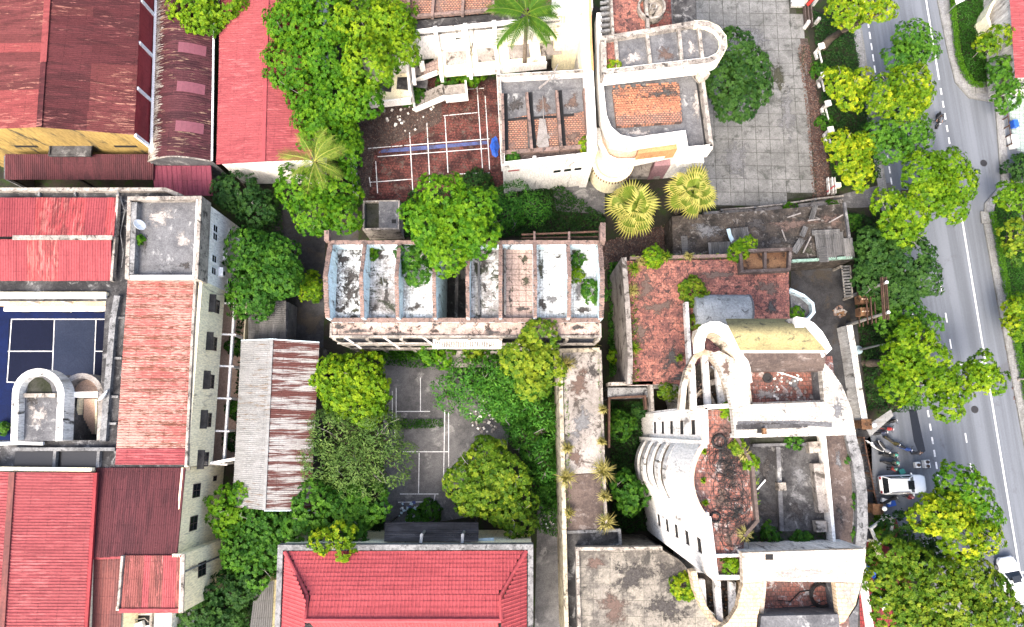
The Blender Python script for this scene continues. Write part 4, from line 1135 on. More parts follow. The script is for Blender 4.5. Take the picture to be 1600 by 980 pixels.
for k in range(5):
    u = LN2 - 2.6 - k * 3.6
    window(K, e2, e1, u + .1, 4.7, 1.3, 1.7, 'shutter', mull=2, bars=2)
    awning(K, e2, e1, u - .05, 7.0, 1.7)
# gallery in front: slab, beams, posts, rail
ga = [Vector((*e1, 0)) + Vector((0, -1.2, 0)), Vector((*e2, 0))]
for k in range(6):
    t = k / 5; p = ga[0].lerp(ga[1], t)
    MB().box((p.x + .95, p.y, 1.8), (.22, .22, 3.2)).build('post', M['white'], K)
    MB().bar((p.x - .1, p.y, 3.55), (p.x + 1.35, p.y - .05, 3.55), .16, .22).build('pergola_beam', M['white'], K)
MB().bar((ga[0].x + .95, ga[0].y + .5, 3.4), (ga[1].x + .95, ga[1].y, 3.4), .2, .3).build('edge_beam', M['white'], K)
MB().bar((ga[0].x + 1.3, ga[0].y + .5, 1.0), (ga[1].x + 1.3, ga[1].y, 1.0), .12, .9).build('parapet_rail', M['cream'], K)
MB().prism([(ga[0].x - 1.6, ga[0].y + .5), (ga[0].x + 1.4, ga[0].y + .5), (ga[1].x + 1.4, ga[1].y), (ga[1].x - 1.6, ga[1].y)], -.1, .25).build('gallery_floor', M['peach'], K)
for k in range(4):
    t = (k + .5) / 5; p = ga[0].lerp(ga[1], t)
    MB().box((p.x - 1.52, p.y, 1.25), (.1, 1.0, 2.1)).build('door', M['shutter'], K)
# blue court and its painted fields
court = struct('blue_court', MB().prism(PL([(-40, 480), (172, 480), (170, 700), (-40, 700)], .02), -.2, .02), M['blue'])
def fld(pp, z, mat, nm='court_field'): MB().prism(PL(pp, z), z - .006, z).build(nm, M[mat], court)
fld([(14, 499), (84, 499), (80, 598), (10, 597)], .030, 'bluedk')
fld([(85, 499), (150, 499), (146, 599), (81, 599)], .030, 'bluelt')
fld([(151, 499), (166, 499), (166, 600), (147, 600)], .030, 'bluedk')
for s in ([(17, 499), (165, 499)], [(18, 499), (11, 597)], [(85, 499), (81, 598)], [(150, 499), (146, 598)], [(12, 549), (82, 549)], [(148, 549), (166, 549)], [(10, 597), (30, 598)], [(150, 592), (166, 592)]):
    a, b_ = P(*s[0], .036), P(*s[1], .036); d = (b_ - a).normalized(); n_ = Vector((-d.y, d.x, 0)) * .045
    MB().poly([a - n_, b_ - n_, b_ + n_, a + n_]).build('court_line', M['line'], court)
# arched stair heads
def U(cx0, cx1, ytop, ybot, r=None, n=14):
    rx = (cx1 - cx0) / 2; mx = (cx0 + cx1) / 2
    pts = [(cx0 - (ybot - ytop) * .02, ybot)]
    ry = rx * 1.0
    for k in range(n + 1):
        a = math.pi - math.pi * k / n
        pts.append((mx + rx * math.cos(a), ytop + ry - ry * math.sin(a)))
    pts.append((cx1 - (ybot - ytop) * .03, ybot))
    return pts
S = K
zA = 9.7
u1 = U(24, 95, 581, 689)
MB().prism(PL(u1, 9.0), 0, 8.9).build('stair_head_roof', M['conc_grey'], S)
MB().wallpath(PL(u1, zA), .6, 8.2, zA).build('arched_parapet', M['white_worn'], S)
MB().bar(P(31, 618, 9.05), P(88, 618, 9.05), .35, .3).build('rib', M['parapet'], S)
MB().prism(PL([(42, 615), (44, 600), (52, 590), (66, 590), (78, 600), (82, 615)], 8.93), 8.85, 8.93).build('moss_bed', M['joint'], S)
zA2 = 8.2
u2 = U(97, 158, 587, 688)
MB().wallpath(PL(u2[2:], zA2), .45, 0, zA2).build('arched_parapet', M['conc_pale'], S)
MB().prism(PL([(100, 615), (104, 600), (118, 590), (138, 590), (150, 600), (154, 615)], 6.9), 6.6, 6.9).build('canopy_floor', M['peach'], S)
MB().bar(P(99, 617, zA2 - .1), P(155, 617, zA2 - .1), .5, .5).build('cross_beam', M['white'], S)
MB().prism(PL([(100, 622), (152, 622), (150, 688), (98, 688)], 0.5), 0, 3.2).build('stair_well', M['dirtfloor'], S)
for k in range(13):
    z = 4.2 + .24 * k
    a, b_ = P(131 + k * .1, 676 - k * 4.2, z), P(149 + k * .1, 676 - k * 4.2, z)
    MB().bar(a, b_, .30, .22).build('tread', M['peach'], S)
MB().bar(P(122, 676, 4.6), P(126, 622, 7.4), .22, .5).build('stringer', M['cream'], S)
MB().bar(P(153, 676, 4.6), P(153, 622, 7.4), .18, .5).build('stringer', M['cream'], S)
# roof ribs and sunken gutter bays on the south wing
for pp in ([(24, 706), (86, 706), (84, 730), (22, 730)], [(92, 706), (156, 706), (152, 730), (90, 730)]):
    MB().prism(PL(pp, zs + .02), zs - .05, zs + .012).build('gutter_bay', M['puddle'], K)
MB().bar(P(22, 702, zs + .25), P(182, 702, zs + .25), .3, .5).build('upstand', M['parapet_grey'], K)
for px in (88, 156): MB().bar(P(px, 703, zs + .2), P(px - 2, 730, zs + .2), .25, .4).build('upstand', M['parapet_grey'], K)
MB().bar(P(-40, 733, zs + .5), P(146, 733, zs + .5), .3, .8).build('parapet', M['parapet'], K)
# pipes and dishes on the roofs
def dish(label, px, py, z, r, az):
    q = P(px, py, z)
    D = thing('satellite_dish', label, 'satellite dish', q)
    m = MB(); m.lathe((0, 0, 0), [(0.02, 0), (r * .5, .05), (r * .85, .15), (r, .22), (r, .24), (r * .84, .18), (r * .5, .08), (.02, .03)], 18)
    o = m.build('reflector', M['metalwhite'], D, smooth=True, origin=(0, 0, 0)); o.location = (0, 0, .8); o.rotation_euler = (RAD(55), 0, az)
    m = MB(); m.tube([(0, 0, 0), (0, 0, .8)], .035, 6); m.tube([(0, 0, .8), (math.sin(az) * .5, -math.cos(az) * .5, 1.1)], .015, 5)
    m.build('mast', M['metalgrey'], D, origin=(0, 0, 0)).location = (0, 0, 0)
dish('white satellite dish on the grey corner terrace', 224, 357, 9.25, .55, 2.0)
dish('tilted white satellite dish beside the arched stair heads', 172, 621, 8.2, .6, -2.3)
tag(MB().tube([P(-20, 694, 8.6), P(30, 692, 8.65), P(68, 693, 8.6)], .16, 8).build('white_pipe', M['metalwhite']), 'white pipe lying on the roof below the arched parapet', 'pipe')
tag(MB().tube([P(183, 297, 9.0), P(190, 315, 8.6), P(195, 330, 8.5), P(188, 365, 8.5), P(193, 395, 8.5), P(190, 418, 8.5)], .05, 5).build('loose_cable', M['parapet_grey']), 'loose pale cable hanging in the roof gutter beside the corner terrace', 'cable')

# --- maroon roofed block to the south, with its cream flank
N_ = thing('maroon_roof_block', 'cream block with plain dull maroon roof and shuttered windows', 'building', (*XY(215, 800, 8), 0))
z0, z1 = 8.3, 9.0
q = [P(150, 731, z0), P(288, 731, z0), P(276, 867, z0 + .3), P(137, 872, z0 + .3)]
sheet_roof(N_, q[0], q[1], q[2], q[3], M['maroon_y'], 1.0, 1, .2, .03)
n0, n1 = XY(290, 731, z0), XY(277, 868, z0)
MB().wallgrid(n1, n0, 0, z0 + .15, .3).build('flank_wall', M['cream'], N_)
MB().bar((n0[0], n0[1], z0 + .2), (n1[0], n1[1], z0 + .2), .18, .14).build('verge', M['maroon_y'], N_)
LNn = (Vector(n1) - Vector(n0)).length
window(N_, n1, n0, LNn - 2.8, 5.0, 1.25, 1.5, 'shutter'); window(N_, n1, n0, 1.7, 5.0, 1.3, 1.5, 'shutter'); window(N_, n1, n0, LNn - 1.6, 1.6, .5, .8, 'shutter', mull=0)
MB().wallgrid(n0, (n0[0] + 2.9, n0[1] + .5), 0, 4.3, .25).build('yard_wall', M['white'], N_)
MB().bar((n0[0], n0[1], 8.35), (n0[0] + .4, n0[1] + .05, 8.3), .5, .2).build('coping', M['parapet'], N_)

# --- striped low roof and its bay
O_ = thing('striped_roof_annex', 'annex whose roof alternates stripped rust and new red sheets', 'building', (*XY(240, 910, 8), 0))
q = [P(196, 868, 8.75), P(286, 868, 8.75), P(284, 951, 8.2), P(189, 951, 8.2)]
sheet_roof(O_, q[0], q[1], q[2], q[3], lambda i, j, n: M['pink_y'] if i in (3, 6, 7) else M['stripe_rust'], .58, 1, .2, .035)
MB().bar(q[3] + Vector((-.1, -.15, .05)), q[2] + Vector((.1, -.15, .05)), .35, .22).build('eaves_gutter', M['pink'], O_)
MB().bar(q[0] + Vector((-.15, 0, .1)), q[3] + Vector((-.15, 0, .1)), .2, .3).build('verge_wall', M['parapet'], O_)
o0, o1 = (XY(287, 866, 8.8)), (XY(287, 956, 8.5))
MB().wallgrid(o1, o0, 0, 8.75, .3).build('flank_wall', M['cream'], O_)
MB().wallgrid((o1[0] - 6.0, o1[1]), o1, 0, 8.1, .3).build('end_wall', M['cream'], O_)
MB().wallgrid(o0, (o0[0] - .01 - 1.0, o0[1]), 0, 8.75, .25).build('party_wall', M['cream'], O_)
window(O_, o1, o0, 2.2, 4.4, 1.25, 1.6, 'shutter')
for z in (8.6,): MB().bar((o0[0], o0[1], z + .25), (o1[0], o1[1], z + .25), .3, .16).build('coping', M['parapet'], O_)
MB().box((o0[0] + .08, (o0[1] + o1[1]) / 2 + .9, 5.0), (.16, .12, 7.2)).build('downpipe', M['parapet_grey'], O_)
# --- brown strip roof beside it
T_ = thing('brown_strip_roof', 'narrow brownish red metal roof between pink roof and striped annex', 'roof', (*XY(165, 930, 7), 0))
q = [P(137, 872, 8.2), P(194, 870, 8.2), P(188, 1010, 7.8), P(128, 1010, 7.8)]
sheet_roof(T_, q[0], q[1], q[2], q[3], M['orange_y'], 1.0, 1, .2, .03)
MB().bar(q[0] + Vector((0, .1, .15)), q[1] + Vector((0, .1, .15)), .4, .25).build('ridge_cap', M['pink_y'], T_)
MB().prism([(p.x, p.y) for p in q], 0, 7.6).build('wall', M['cream'], T_)
# --- big pink roof
Q_ = thing('pink_roof_hall', 'long hall with smooth pinkish red ribbed roof at lower left', 'hall', (*XY(70, 860, 8), 0))
zr, ze = 10.0, 9.0
r0, r1 = P(20, 738, zr), P(2, 1010, zr)
e0_, e1_ = P(147, 739, ze), P(130, 1010, ze)
sheet_roof(Q_, r0, r1, e1_, e0_, M['pink'], 1.0, 1, .25, .05)
sheet_roof(Q_, r0, r1, r1 + (r1 - e1_) * .8 + Vector((0, 0, -1.9)), r0 + (r0 - e0_) * .8 + Vector((0, 0, -1.9)), M['pink'], 1.0, 1, .25, .05)
MB().bar(r0 + Vector((0, 0, .1)), r1 + Vector((0, 0, .1)), .5, .1).build('ridge_cap', M['orange_y'], Q_)
MB().wallpath([(e0_.x - .15, e0_.y - .3), (e1_.x - .15, e1_.y)], .25, 0, ze - .1).build('side_wall', M['cream'], Q_)
MB().bar(e0_ + Vector((.1, 0, -.1)), e1_ + Vector((.1, 0, -.1)), .35, .25).build('gutter', M['redclad'], Q_)
MB().bar(r0 + Vector((-3, .3, -.3)), e0_ + Vector((0, .3, .2)), .3, .5).build('gable_coping', M['cream'], Q_)
MB().wallpath([(r0.x - 6, r0.y - .2), (e0_.x - .2, e0_.y - .2)], .2, 0, ze - .2).build('end_wall', M['cream'], Q_)
# --- white lower house at the very bottom
W_ = thing('white_low_house', 'low white flat-roofed house below the striped annex', 'house', (*XY(235, 975, 5), 0))
MB().prism(PL([(196, 960), (268, 958), (266, 1010), (192, 1010)], 5.2), 0, 5.2).build('body', M['white'], W_)
MB().prism(PL([(215, 962), (235, 962), (234, 978), (213, 978)], 5.3), 5.2, 5.22).build('roof_opening', M['dark'], W_)
MB().wallpath(PL([(236, 958), (234, 1000)], 5.6), .2, 5.2, 5.6).build('upstand', M['parapet'], W_)
MB().tube([P(206, 976, 5.5), P(212, 968, 5.7), P(226, 966, 5.6), P(232, 972, 5.4)], .05, 5).build('hose', M['parapet'], W_)
MB().box(P(216, 978, 5.5), (1.0, .6, .5), .3).build('roof_tank', M['metalwhite'], W_)

# ================================================================== C  grey and rust gable shed
G_ = thing('rusty_gable_shed', 'long gable shed, one slope pale zinc, the other streaked with rust', 'shed', (*XY(435, 665, 5), 0))
zr, ze = 5.6, 4.6
r0, r1 = P(425, 531, zr), P(413, 797, zr)
a0, a1 = P(377, 533, ze), P(363, 792, ze)
b0, b1 = P(499, 536, ze), P(485, 797, ze)
sheet_roof(G_, r0, r1, a1, a0, M['zinc'], .9, 1, .18, .03)
sheet_roof(G_, r0, r1, b1, b0, M['zincrust'], .9, 1, .18, .03)
MB().bar(r0 + Vector((0, 0, .07)), r1 + Vector((0, 0, .07)), .28, .06).build('ridge_cap', M['zinc'], G_)
MB().prism([(a0.x + .3, a0.y - .2), (b0.x - .3, b0.y - .2), (b1.x - .3, b1.y + .2), (a1.x + .3, a1.y + .2)], 0, 4.5).build('wall', M['conc_grey'], G_)
MB().bar(a0 + Vector((0, .05, .02)), r0 + Vector((0, .05, .02)), .1, .1).build('barge_board', M['aqua'], G_)
MB().bar(b0 + Vector((0, .05, .02)), r0 + Vector((0, .05, .02)), .1, .1).build('barge_board', M['aqua'], G_)
MB().bar(b1 + Vector((0, -.05, .02)), r1 + Vector((0, -.05, .02)), .1, .1).build('barge_board', M['aqua'], G_)
# old fibre-cement shed north of it
F_ = thing('old_tin_shed', 'small shed with dark grey corrugated sheets north of the rusty gable shed', 'shed', (*XY(418, 505, 3), 0))
q = [P(388, 470, 3.6), P(447, 470, 3.6), P(447, 531, 3.0), P(388, 531, 3.0)]
sheet_roof(F_, q[0], q[3], q[2], q[1], M['oldtin'], .8, 2, .2, .05)
MB().prism([(p.x, p.y) for p in q], 0, 2.9).build('wall', M['conc_grey'], F_)
F2 = thing('narrow_tin_shed', 'tiny grey tin shed at the foot of the lower trees, beside the hipped roof', 'shed', (*XY(410, 945, 3), 0))
q = [P(400, 908, 3.4), P(428, 908, 3.2), P(424, 1000, 3.0), P(388, 1000, 3.2)]
sheet_roof(F2, q[0], q[1], q[2], q[3], M['oldtin'], .8, 1, .2, .05)
MB().prism([(p.x, p.y) for p in q], 0, 2.9).build('wall', M['cream'], F2)

# ================================================================== D  hipped red tile roof at the bottom
D_ = thing('hipped_tile_hall', 'hall with big hipped red tile roof behind a grey gutter parapet', 'hall', (*XY(632, 940, 8), 0))
zg, zr = 9.0, 11.6
pw = PL([(438, 856), (829, 855), (829, 1060), (430, 1060)], zg + .2)
MB().wallpath(pw, .45, zg - .8, zg + .2, closed=True).build('parapet', M['parapet_grey'], D_)
MB().prism(pw, zg - .9, zg - .45).build('gutter_slab', M['conc_black'], D_)
MB().wallpath(pw, .25, 0, zg - .85, closed=True).build('wall', M['cream'], D_)
def tile_plane(A_, B_, C2, D2, mat, parent, cols=0.30, rows=0.42):
    """pressed tiles: A->B along the eaves, A->D up the slope; each course steps over the one below"""
    A_, B_, C2, D2 = (Vector(p) for p in (A_, B_, C2, D2))
    nr = (B_ - A_).cross(D2 - A_).normalized()
    if nr.z < 0: nr = -nr
    nrow = max(2, int((D2 - A_).length / rows)); 
    ex = (B_ - A_).normalized()
    for r in range(nrow):
        t0, t1 = r / nrow, (r + 1) / nrow
        l0, l1 = A_.lerp(D2, t0), B_.lerp(C2, t0); u0, u1 = A_.lerp(D2, t1), B_.lerp(C2, t1)
        v0 = ((l0 + u0) / 2 - A_).dot(ex); v1 = ((l1 + u1) / 2 - A_).dot(ex)
        k0, k1 = math.ceil(v0 / cols), math.floor(v1 / cols)
        if k1 <= k0: continue
        up_ = (u0 - l0) - ex * (u0 - l0).dot(ex); base_ = l0 - ex * (l0 - A_).dot(ex)
        prof = []
        for c_ in range(k0, k1):
            for q_, h in ((0, .02), (.3, 0), (.55, .0), (.8, .055)): prof.append(((c_ + q_) * cols, h))
        prof.append((k1 * cols, .02)); m = len(prof); vs = []
        for (a_, lift) in ((base_, .055), (base_ + up_, .008)):
            for s_, h in prof: vs.append(a_ + ex * s_ + nr * (h + lift))
        for s_, h in prof: vs.append(base_ + ex * s_ - nr * .01)
        fs = [(k, k + 1, m + k + 1, m + k) for k in range(m - 1)] + [(2 * m + k, 2 * m + k + 1, k + 1, k) for k in range(m - 1)]
        MB().add(vs, fs).build('tile_course', M[mat], parent)
nw, ne = P(446, 862, zg), P(822, 861, zg)
hw, he = P(480, 930, zg + 1.75), P(783, 930, zg + 1.75)
rw, re = P(477, 969, zr), P(783, 969, zr)
sw, se = P(438, 1050, zg), P(822, 1050, zg)
tile_plane(nw, ne, he, hw, 'clay', D_)
tile_plane(hw, he, re, rw, 'clay', D_)
tile_plane(rw + (rw - hw) * 1.3 + Vector((0, 0, -(zr - zg) * 2)), re + (re - he) * 1.3 + Vector((0, 0, -(zr - zg) * 2)), re, rw, 'clay', D_)
w1_ = Vector((sw.x, rw.y - 5.0, zg)); w2_ = Vector((se.x, re.y - 5.0, zg))
tile_plane(Vector((w1_.x, w1_.y, zg)), nw, hw, rw + Vector((0, -1.2, 0)), 'clay', D_)
tile_plane(Vector((w2_.x, w2_.y, zg)), ne, he, re + Vector((0, -1.2, 0)), 'clay', D_)
for a_, b_ in ((nw, hw), (hw, rw), (ne, he), (he, re), (rw, re)):
    MB().tube([a_ + Vector((0, 0, .1)), b_ + Vector((0, 0, .1))], .19, 8).build('ridge_tile', M['clay'], D_)
for px in (657, 722):
    q = P(px, 852, zg); MB().tube([(q.x, q.y + .1, zg - .3), (q.x, q.y + .75, zg - .55), (q.x, q.y + .75, 3.4)], .14, 8).build('downpipe', M['metalgrey'], D_)
lt = thing('dark_lean_to', 'dark wet metal lean-to against the north side of the tile roofed hall', 'lean-to', (*XY(680, 830, 3), 0))
yw = P(632, 856, zg + .2).y + .25
q = [P(602, 816, 5.4), P(748, 816, 5.4), P(748, 850, 7.6), P(600, 850, 7.6)]
q[2].y = q[3].y = yw
sheet_roof(lt, q[0], q[3], q[2], q[1], M['darktin'], .75, 3, .25, .04)
for px in (606, 672, 742):
    p = P(px, 819, 5.3); MB().box((p.x, p.y, 2.65), (.12, .12, 5.3)).build('post', M['metaldark'], lt)
tag(MB().box(P(760, 848, 6.6), (1.4, .8, .08), .05, 0, .15).build('white_sheet_panel', M['tarp_pale']), 'pale blue white sheet panel lying beside the dark lean-to', 'panel')

# ================================================================== E  roofless classroom block in the middle
E_ = thing('roofless_classroom_block', 'roofless long block with eight white-tiled bays between brick cross-walls', 'building', (*XY(725, 450, 11), 0))
zf, zw, zg_ = 11.0, 12.9, 14.1        # slab, eaves wall top, gable peak
xs_px = [511, 566, 621, 679, 731, 782, 836, 889, 940]
yN, yS = 377, 497
Yn, Ys = P(725, yN, zw).y, P(725, yS, zw).y
Xs = [P(px, 437, zw + .6).x for px in xs_px]
Ym = (Yn + Ys) / 2
# slab bays: the fourth is open to the storey below
for i in range(8):
    x0, x1 = Xs[i], Xs[i + 1]
    if i == 3: continue
    mt = {5: 'pinktile', 1: 'whitetile_c', 2: 'whitetile_b', 4: 'whitetile_c', 6: 'whitetile_b', 7: 'whitetile_b'}.get(i, 'whitetile')
    MB().prism([(x0, Ys), (x1, Ys), (x1, Yn), (x0, Yn)], zf - .25, zf).build('bay_floor', M[mt], E_)
# soot, mould and wet dirt that gathered in corners and along the walls
def blotch(parent, px, py, rx, ry, z, mat, name='mould_patch', seed=0, clip=None):
    rg_ = random.Random(seed + int(px + py)); c = P(px, py, z); k = mpp(z, py); n_ = 26
    ph = [rg_.uniform(0, 6.28) for _ in range(4)]
    pts_ = []
    for i_ in range(n_):
        a = 6.2832 * i_ / n_
        r_ = 1 + .22 * math.sin(2 * a + ph[0]) + .18 * math.sin(3 * a + ph[1]) + .16 * math.sin(5 * a + ph[2]) + .14 * math.sin(9 * a + ph[3]) + rg_.uniform(-.12, .12)
        pts_.append((c.x + math.cos(a) * rx * k * r_, c.y + math.sin(a) * ry * k * r_, z + .006 + .0005 * (int(px) % 7)))
    ctr = (c.x, c.y, z + .006 + .0005 * (int(px) % 7))
    mid_ = [((p_[0] + c.x) / 2, (p_[1] + c.y) / 2, p_[2]) for p_ in pts_]
    vv = [ctr] + mid_ + [(c.x + (p_[0] - c.x) * 1.25, c.y + (p_[1] - c.y) * 1.25, p_[2]) for p_ in pts_]
    if clip: vv = [(min(max(x, clip[0]), clip[1]), y_, z_) for x, y_, z_ in vv]
    fs_ = [(0, 1 + i_, 1 + (i_ + 1) % n_) for i_ in range(n_)] + [(1 + i_, 1 + n_ + i_, 1 + n_ + (i_ + 1) % n_, 1 + (i_ + 1) % n_) for i_ in range(n_)]
    o = MB().add(vv, fs_).build(name, M['st_' + mat], parent)
    at = o.data.attributes.new('edge', 'FLOAT', 'POINT'); at.data.foreach_set('value', [1.0] + [.62] * n_ + [0.0] * n_)
    return o
for k, (px, py, rx, ry, mt) in enumerate(((548, 432, 9, 12, 'soot'), (546, 460, 10, 16, 'soot'), (533, 405, 8, 9, 'soot'), (530, 485, 9, 5, 'soot'), (554, 485, 6, 5, 'joint'), (592, 400, 14, 8, 'soot'), (597, 440, 8, 7, 'joint'), (585, 482, 9, 6, 'soot'), (604, 462, 5, 14, 'soot'), (650, 480, 14, 6, 'soot'), (640, 440, 9, 9, 'soot'),
    (757, 410, 8, 12, 'soot'), (756, 448, 5, 9, 'soot'), (765, 395, 10, 5, 'soot'), (820, 405, 5, 7, 'joint'), (822, 440, 6, 10, 'joint'), (817, 483, 12, 4, 'soot'), (797, 470, 3, 18, 'soot'), (845, 420, 4, 26, 'joint'), (847, 475, 6, 10, 'soot'), (862, 468, 9, 7, 'conc_grey'), (872, 402, 5, 4, 'soot'), (900, 400, 6, 14, 'joint'), (905, 450, 8, 16, 'conc_grey'), (912, 484, 12, 5, 'soot'))):
    bi = max(i for i in range(8) if Xs[i] < P(px, py, zf).x)
    blotch(E_, px, py, rx * 1.2, ry * 1.2, zf, mt, seed=k, clip=(Xs[bi] + .2, Xs[bi + 1] - .2))
for k, (px, py, rx, ry) in enumerate(((555, 518, 30, 4), (620, 522, 22, 3), (770, 520, 22, 4), (680, 508, 5, 4), (905, 512, 14, 5), (530, 512, 10, 5), (840, 505, 20, 3))):
    blotch(E_, px, py, rx, ry, zf + .26, 'soot', seed=90 + k)
# lower shell
low = MB()
low.wallgrid((Xs[0], Ys), (Xs[-1], Ys), 0, zf - .26, .25, [(.9 + 3.25 * k, 2.9 + 3.25 * k, z, z + 2.1) for k in range(8) for z in (.6, 4.3, 8.0)])
low.wallgrid((Xs[-1], Yn), (Xs[0], Yn), 0, zf - .26, .25)
low.wallgrid((Xs[0], Yn), (Xs[0], Ys), 0, zf - .26, .25)
low.wallgrid((Xs[-1], Ys), (Xs[-1], Yn), 0, zf - .26, .25)
low.build('lower_walls', M['conc_pale'], E_)
MB().prism([(Xs[3], Ys), (Xs[4], Ys), (Xs[4], Yn), (Xs[3], Yn)], 3.2, 3.6).build('floor_below', M['conc_black'], E_)
MB().bar(((Xs[3] + Xs[4]) / 2, Ys, 7.6), ((Xs[3] + Xs[4]) / 2, Yn, 7.6), .3, .45).build('beam_below', M['conc_black'], E_)
for x in (Xs[3] + .05, Xs[4] - .05): MB().wallpath([(x, Ys), (x, Yn)], .15, 3.6, zf - .26).build('room_wall', M['aqua'], E_)
# cross-walls with low gables: aqua plaster sides, brick tops
for i, x in enumerate(Xs):
    th = .34 if i in (0, 8) else .26
    w = MB(); pr = [Yn, (Yn + Ym) / 2, Ym, (Ys + Ym) / 2, Ys]
    hz = [zw, (zw + zg_) / 2, zg_, (zw + zg_) / 2, zw]
    dip = [random.uniform(-.08, .04) for _ in pr]
    w.wallpath([(x, y_) for y_ in pr], th, zf - .25, [h - .12 + d for h, d in zip(hz, dip)])
    o = w.build('cross_wall', M['aqua'], E_)
    b = MB()
    for k in range(4):
        n = 8
        for s in range(n):
            t0, t1 = s / n, (s + 1) / n
            ya, yb = pr[k] + (pr[k + 1] - pr[k]) * t0, pr[k] + (pr[k + 1] - pr[k]) * t1
            za, zb = hz[k] + dip[k] + (hz[k + 1] + dip[k + 1] - hz[k] - dip[k]) * t0, hz[k] + dip[k] + (hz[k + 1] + dip[k + 1] - hz[k] - dip[k]) * t1
            b.bar((x + random.uniform(-.02, .02), ya, za - .07), (x, yb + .03, zb - .07), th + random.uniform(.03, .10), .13)
    b.build('brick_capping', M['brickwall'], o)
# north wall with small openings, south upstand
L = Xs[-1] - Xs[0]
hol = []
for i in range(8):
    for f in (.22, .72): hol.append((Xs[-1] - Xs[i] - (Xs[i + 1] - Xs[i]) * f - .5, Xs[-1] - Xs[i] - (Xs[i + 1] - Xs[i]) * f + .1, zf + 1.05, zf + 1.6))
MB().wallgrid((Xs[-1], Yn), (Xs[0], Yn), zf - .24, zw - .1, .24, hol).build('north_wall', M['aqua'], E_)
b = MB()
for k in range(46): b.bar((Xs[0] + L * k / 46, Yn - .1, zw - .05), (Xs[0] + L * (k + 1) / 46 + .02, Yn - .1 + random.uniform(-.02, .02), zw - .05), .32 + random.uniform(0, .06), .14)
b.build('brick_capping', M['brickwall'], E_)
MB().wallpath([(Xs[0], Ys), (Xs[-1], Ys)], .26, zf - .24, zf + .7).build('south_wall', M['aqua'], E_)
b = MB()
for k in range(46): b.bar((Xs[0] + L * k / 46, Ys, zf + .75), (Xs[0] + L * (k + 1) / 46 + .02, Ys + random.uniform(-.02, .02), zf + .75), .34 + random.uniform(0, .06), .13)
b.build('brick_capping', M['brickwall'], E_)
# gallery roof along the south, sloping a little, with edge kerb
gz = zf + .25
gs = P(725, 526, gz - .15).y
MB().prism([(Xs[0] - .1, gs), (Xs[-1] + .1, gs), (Xs[-1] + .1, Ys - .14), (Xs[0] - .1, Ys - .14)], gz - .5, [gz - .25, gz - .25, gz, gz]).build('gallery_roof', M['pinkcorr'], E_)
MB().wallpath([(Xs[0] - .1, Ys - .2), (Xs[0] - .1, gs), (Xs[-1] + .1, gs), (Xs[-1] + .1, Ys - .2)], .18, gz - .7, gz - .02).build('gallery_kerb', M['parapet'], E_)
# gallery storeys below: slabs and railings, posts
for z in (7.2, 3.6):
    MB().prism([(Xs[0], gs - .15), (Xs[-1], gs - .15), (Xs[-1], Ys), (Xs[0], Ys)], z - .2, z).build('gallery_slab', M['conc_grey'], E_)
    MB().wallpath([(Xs[0], gs - .25), (Xs[-1], gs - .25)], .14, z - .25, z + .9).build('gallery_rail', M['parapet'], E_)
for i in range(9):
    MB().box((Xs[i] if i else Xs[0] + .1, gs - .1, zf / 2), (.28, .3, zf - .5)).build('gallery_post', M['parapet'], E_)
# stepped entrance canopy with fins
ca, cb = P(676, 527, 10.4), P(784, 527, 10.4)
MB().prism([(ca.x, gs - .95), (cb.x, gs - .95), (cb.x, gs - .1), (ca.x, gs - .1)], 9.9, 10.25).build('canopy', M['white_worn'], E_)
for k in range(26):
    x = ca.x + .2 + (cb.x - ca.x - .9) * k / 25
    MB().box((x, gs - .62, 10.31), (.07, .5, .12)).build('canopy_fin', M['parapet'], E_)
MB().prism([(ca.x + .6, gs - 2.0), (cb.x - .1, gs - 2.0), (cb.x - .1, gs - .4), (ca.x + .6, gs - .4)], 3.3, 3.7).build('porch_roof', M['conc_pale'], E_)
# outriggers on the south-west bays
for k in range(3):
    x = Xs[0] + 1.0 + 3.4 * k
    MB().bar((x, gs, gz - .3), (x + 1.3, gs - .9, gz - 1.4), .16, .2).build('outrigger', M['white_worn'], E_)
MB().bar((Xs[0] + .3, gs - .5, gz - .9), (ca.x, gs - .5, gz - .9), .14, .14).build('rail_beam', M['parapet'], E_)
# old rail behind the north wall, ridge stumps
MB().bar(P(815, 367, 11.9), P(935, 362, 11.9), .14, .14).build('rail', M['rustmetal'], E_)
MB().bar(P(815, 372, 11.5), P(935, 370, 11.5), .10, .10).build('rail', M['rustmetal'], E_)
for px in (835, 889): MB().bar(P(px, 364, 12.2), P(px, 377, 12.6), .18, .4).build('stub_beam', M['brickwall'], E_)
MB().bar(P(941, 352, 13.0), P(941, 380, 13.3), .45, 1.0).build('wing_wall', M['brickwall'], E_)
MB().bar(P(512, 362, 13.0), P(512, 378, 13.0), .4, .8).build('wing_wall', M['brickwall'], E_)
# steel rods left across bay 2
for px0, py0, px1, py1 in ((572, 426, 618, 424), (572, 452, 618, 449)):
    MB().tube([P(px0, py0, 12.6), P(px1, py1, 12.7)], .035, 5).build('tie_rod', M['metalgrey'], E_)
MB().tube([P(596, 424, 12.65), P(600, 450, 12.6)], .03, 5).build('tie_rod', M['metalgrey'], E_)
for i, (px, f) in enumerate(((748, 'conc_grey'), (789, 'conc_pale'))):
    MB().wallpath(PL([(px, 386), (px, 492)], zf + .5), .18, zf, zf + .5).build('low_partition', M[f], E_)

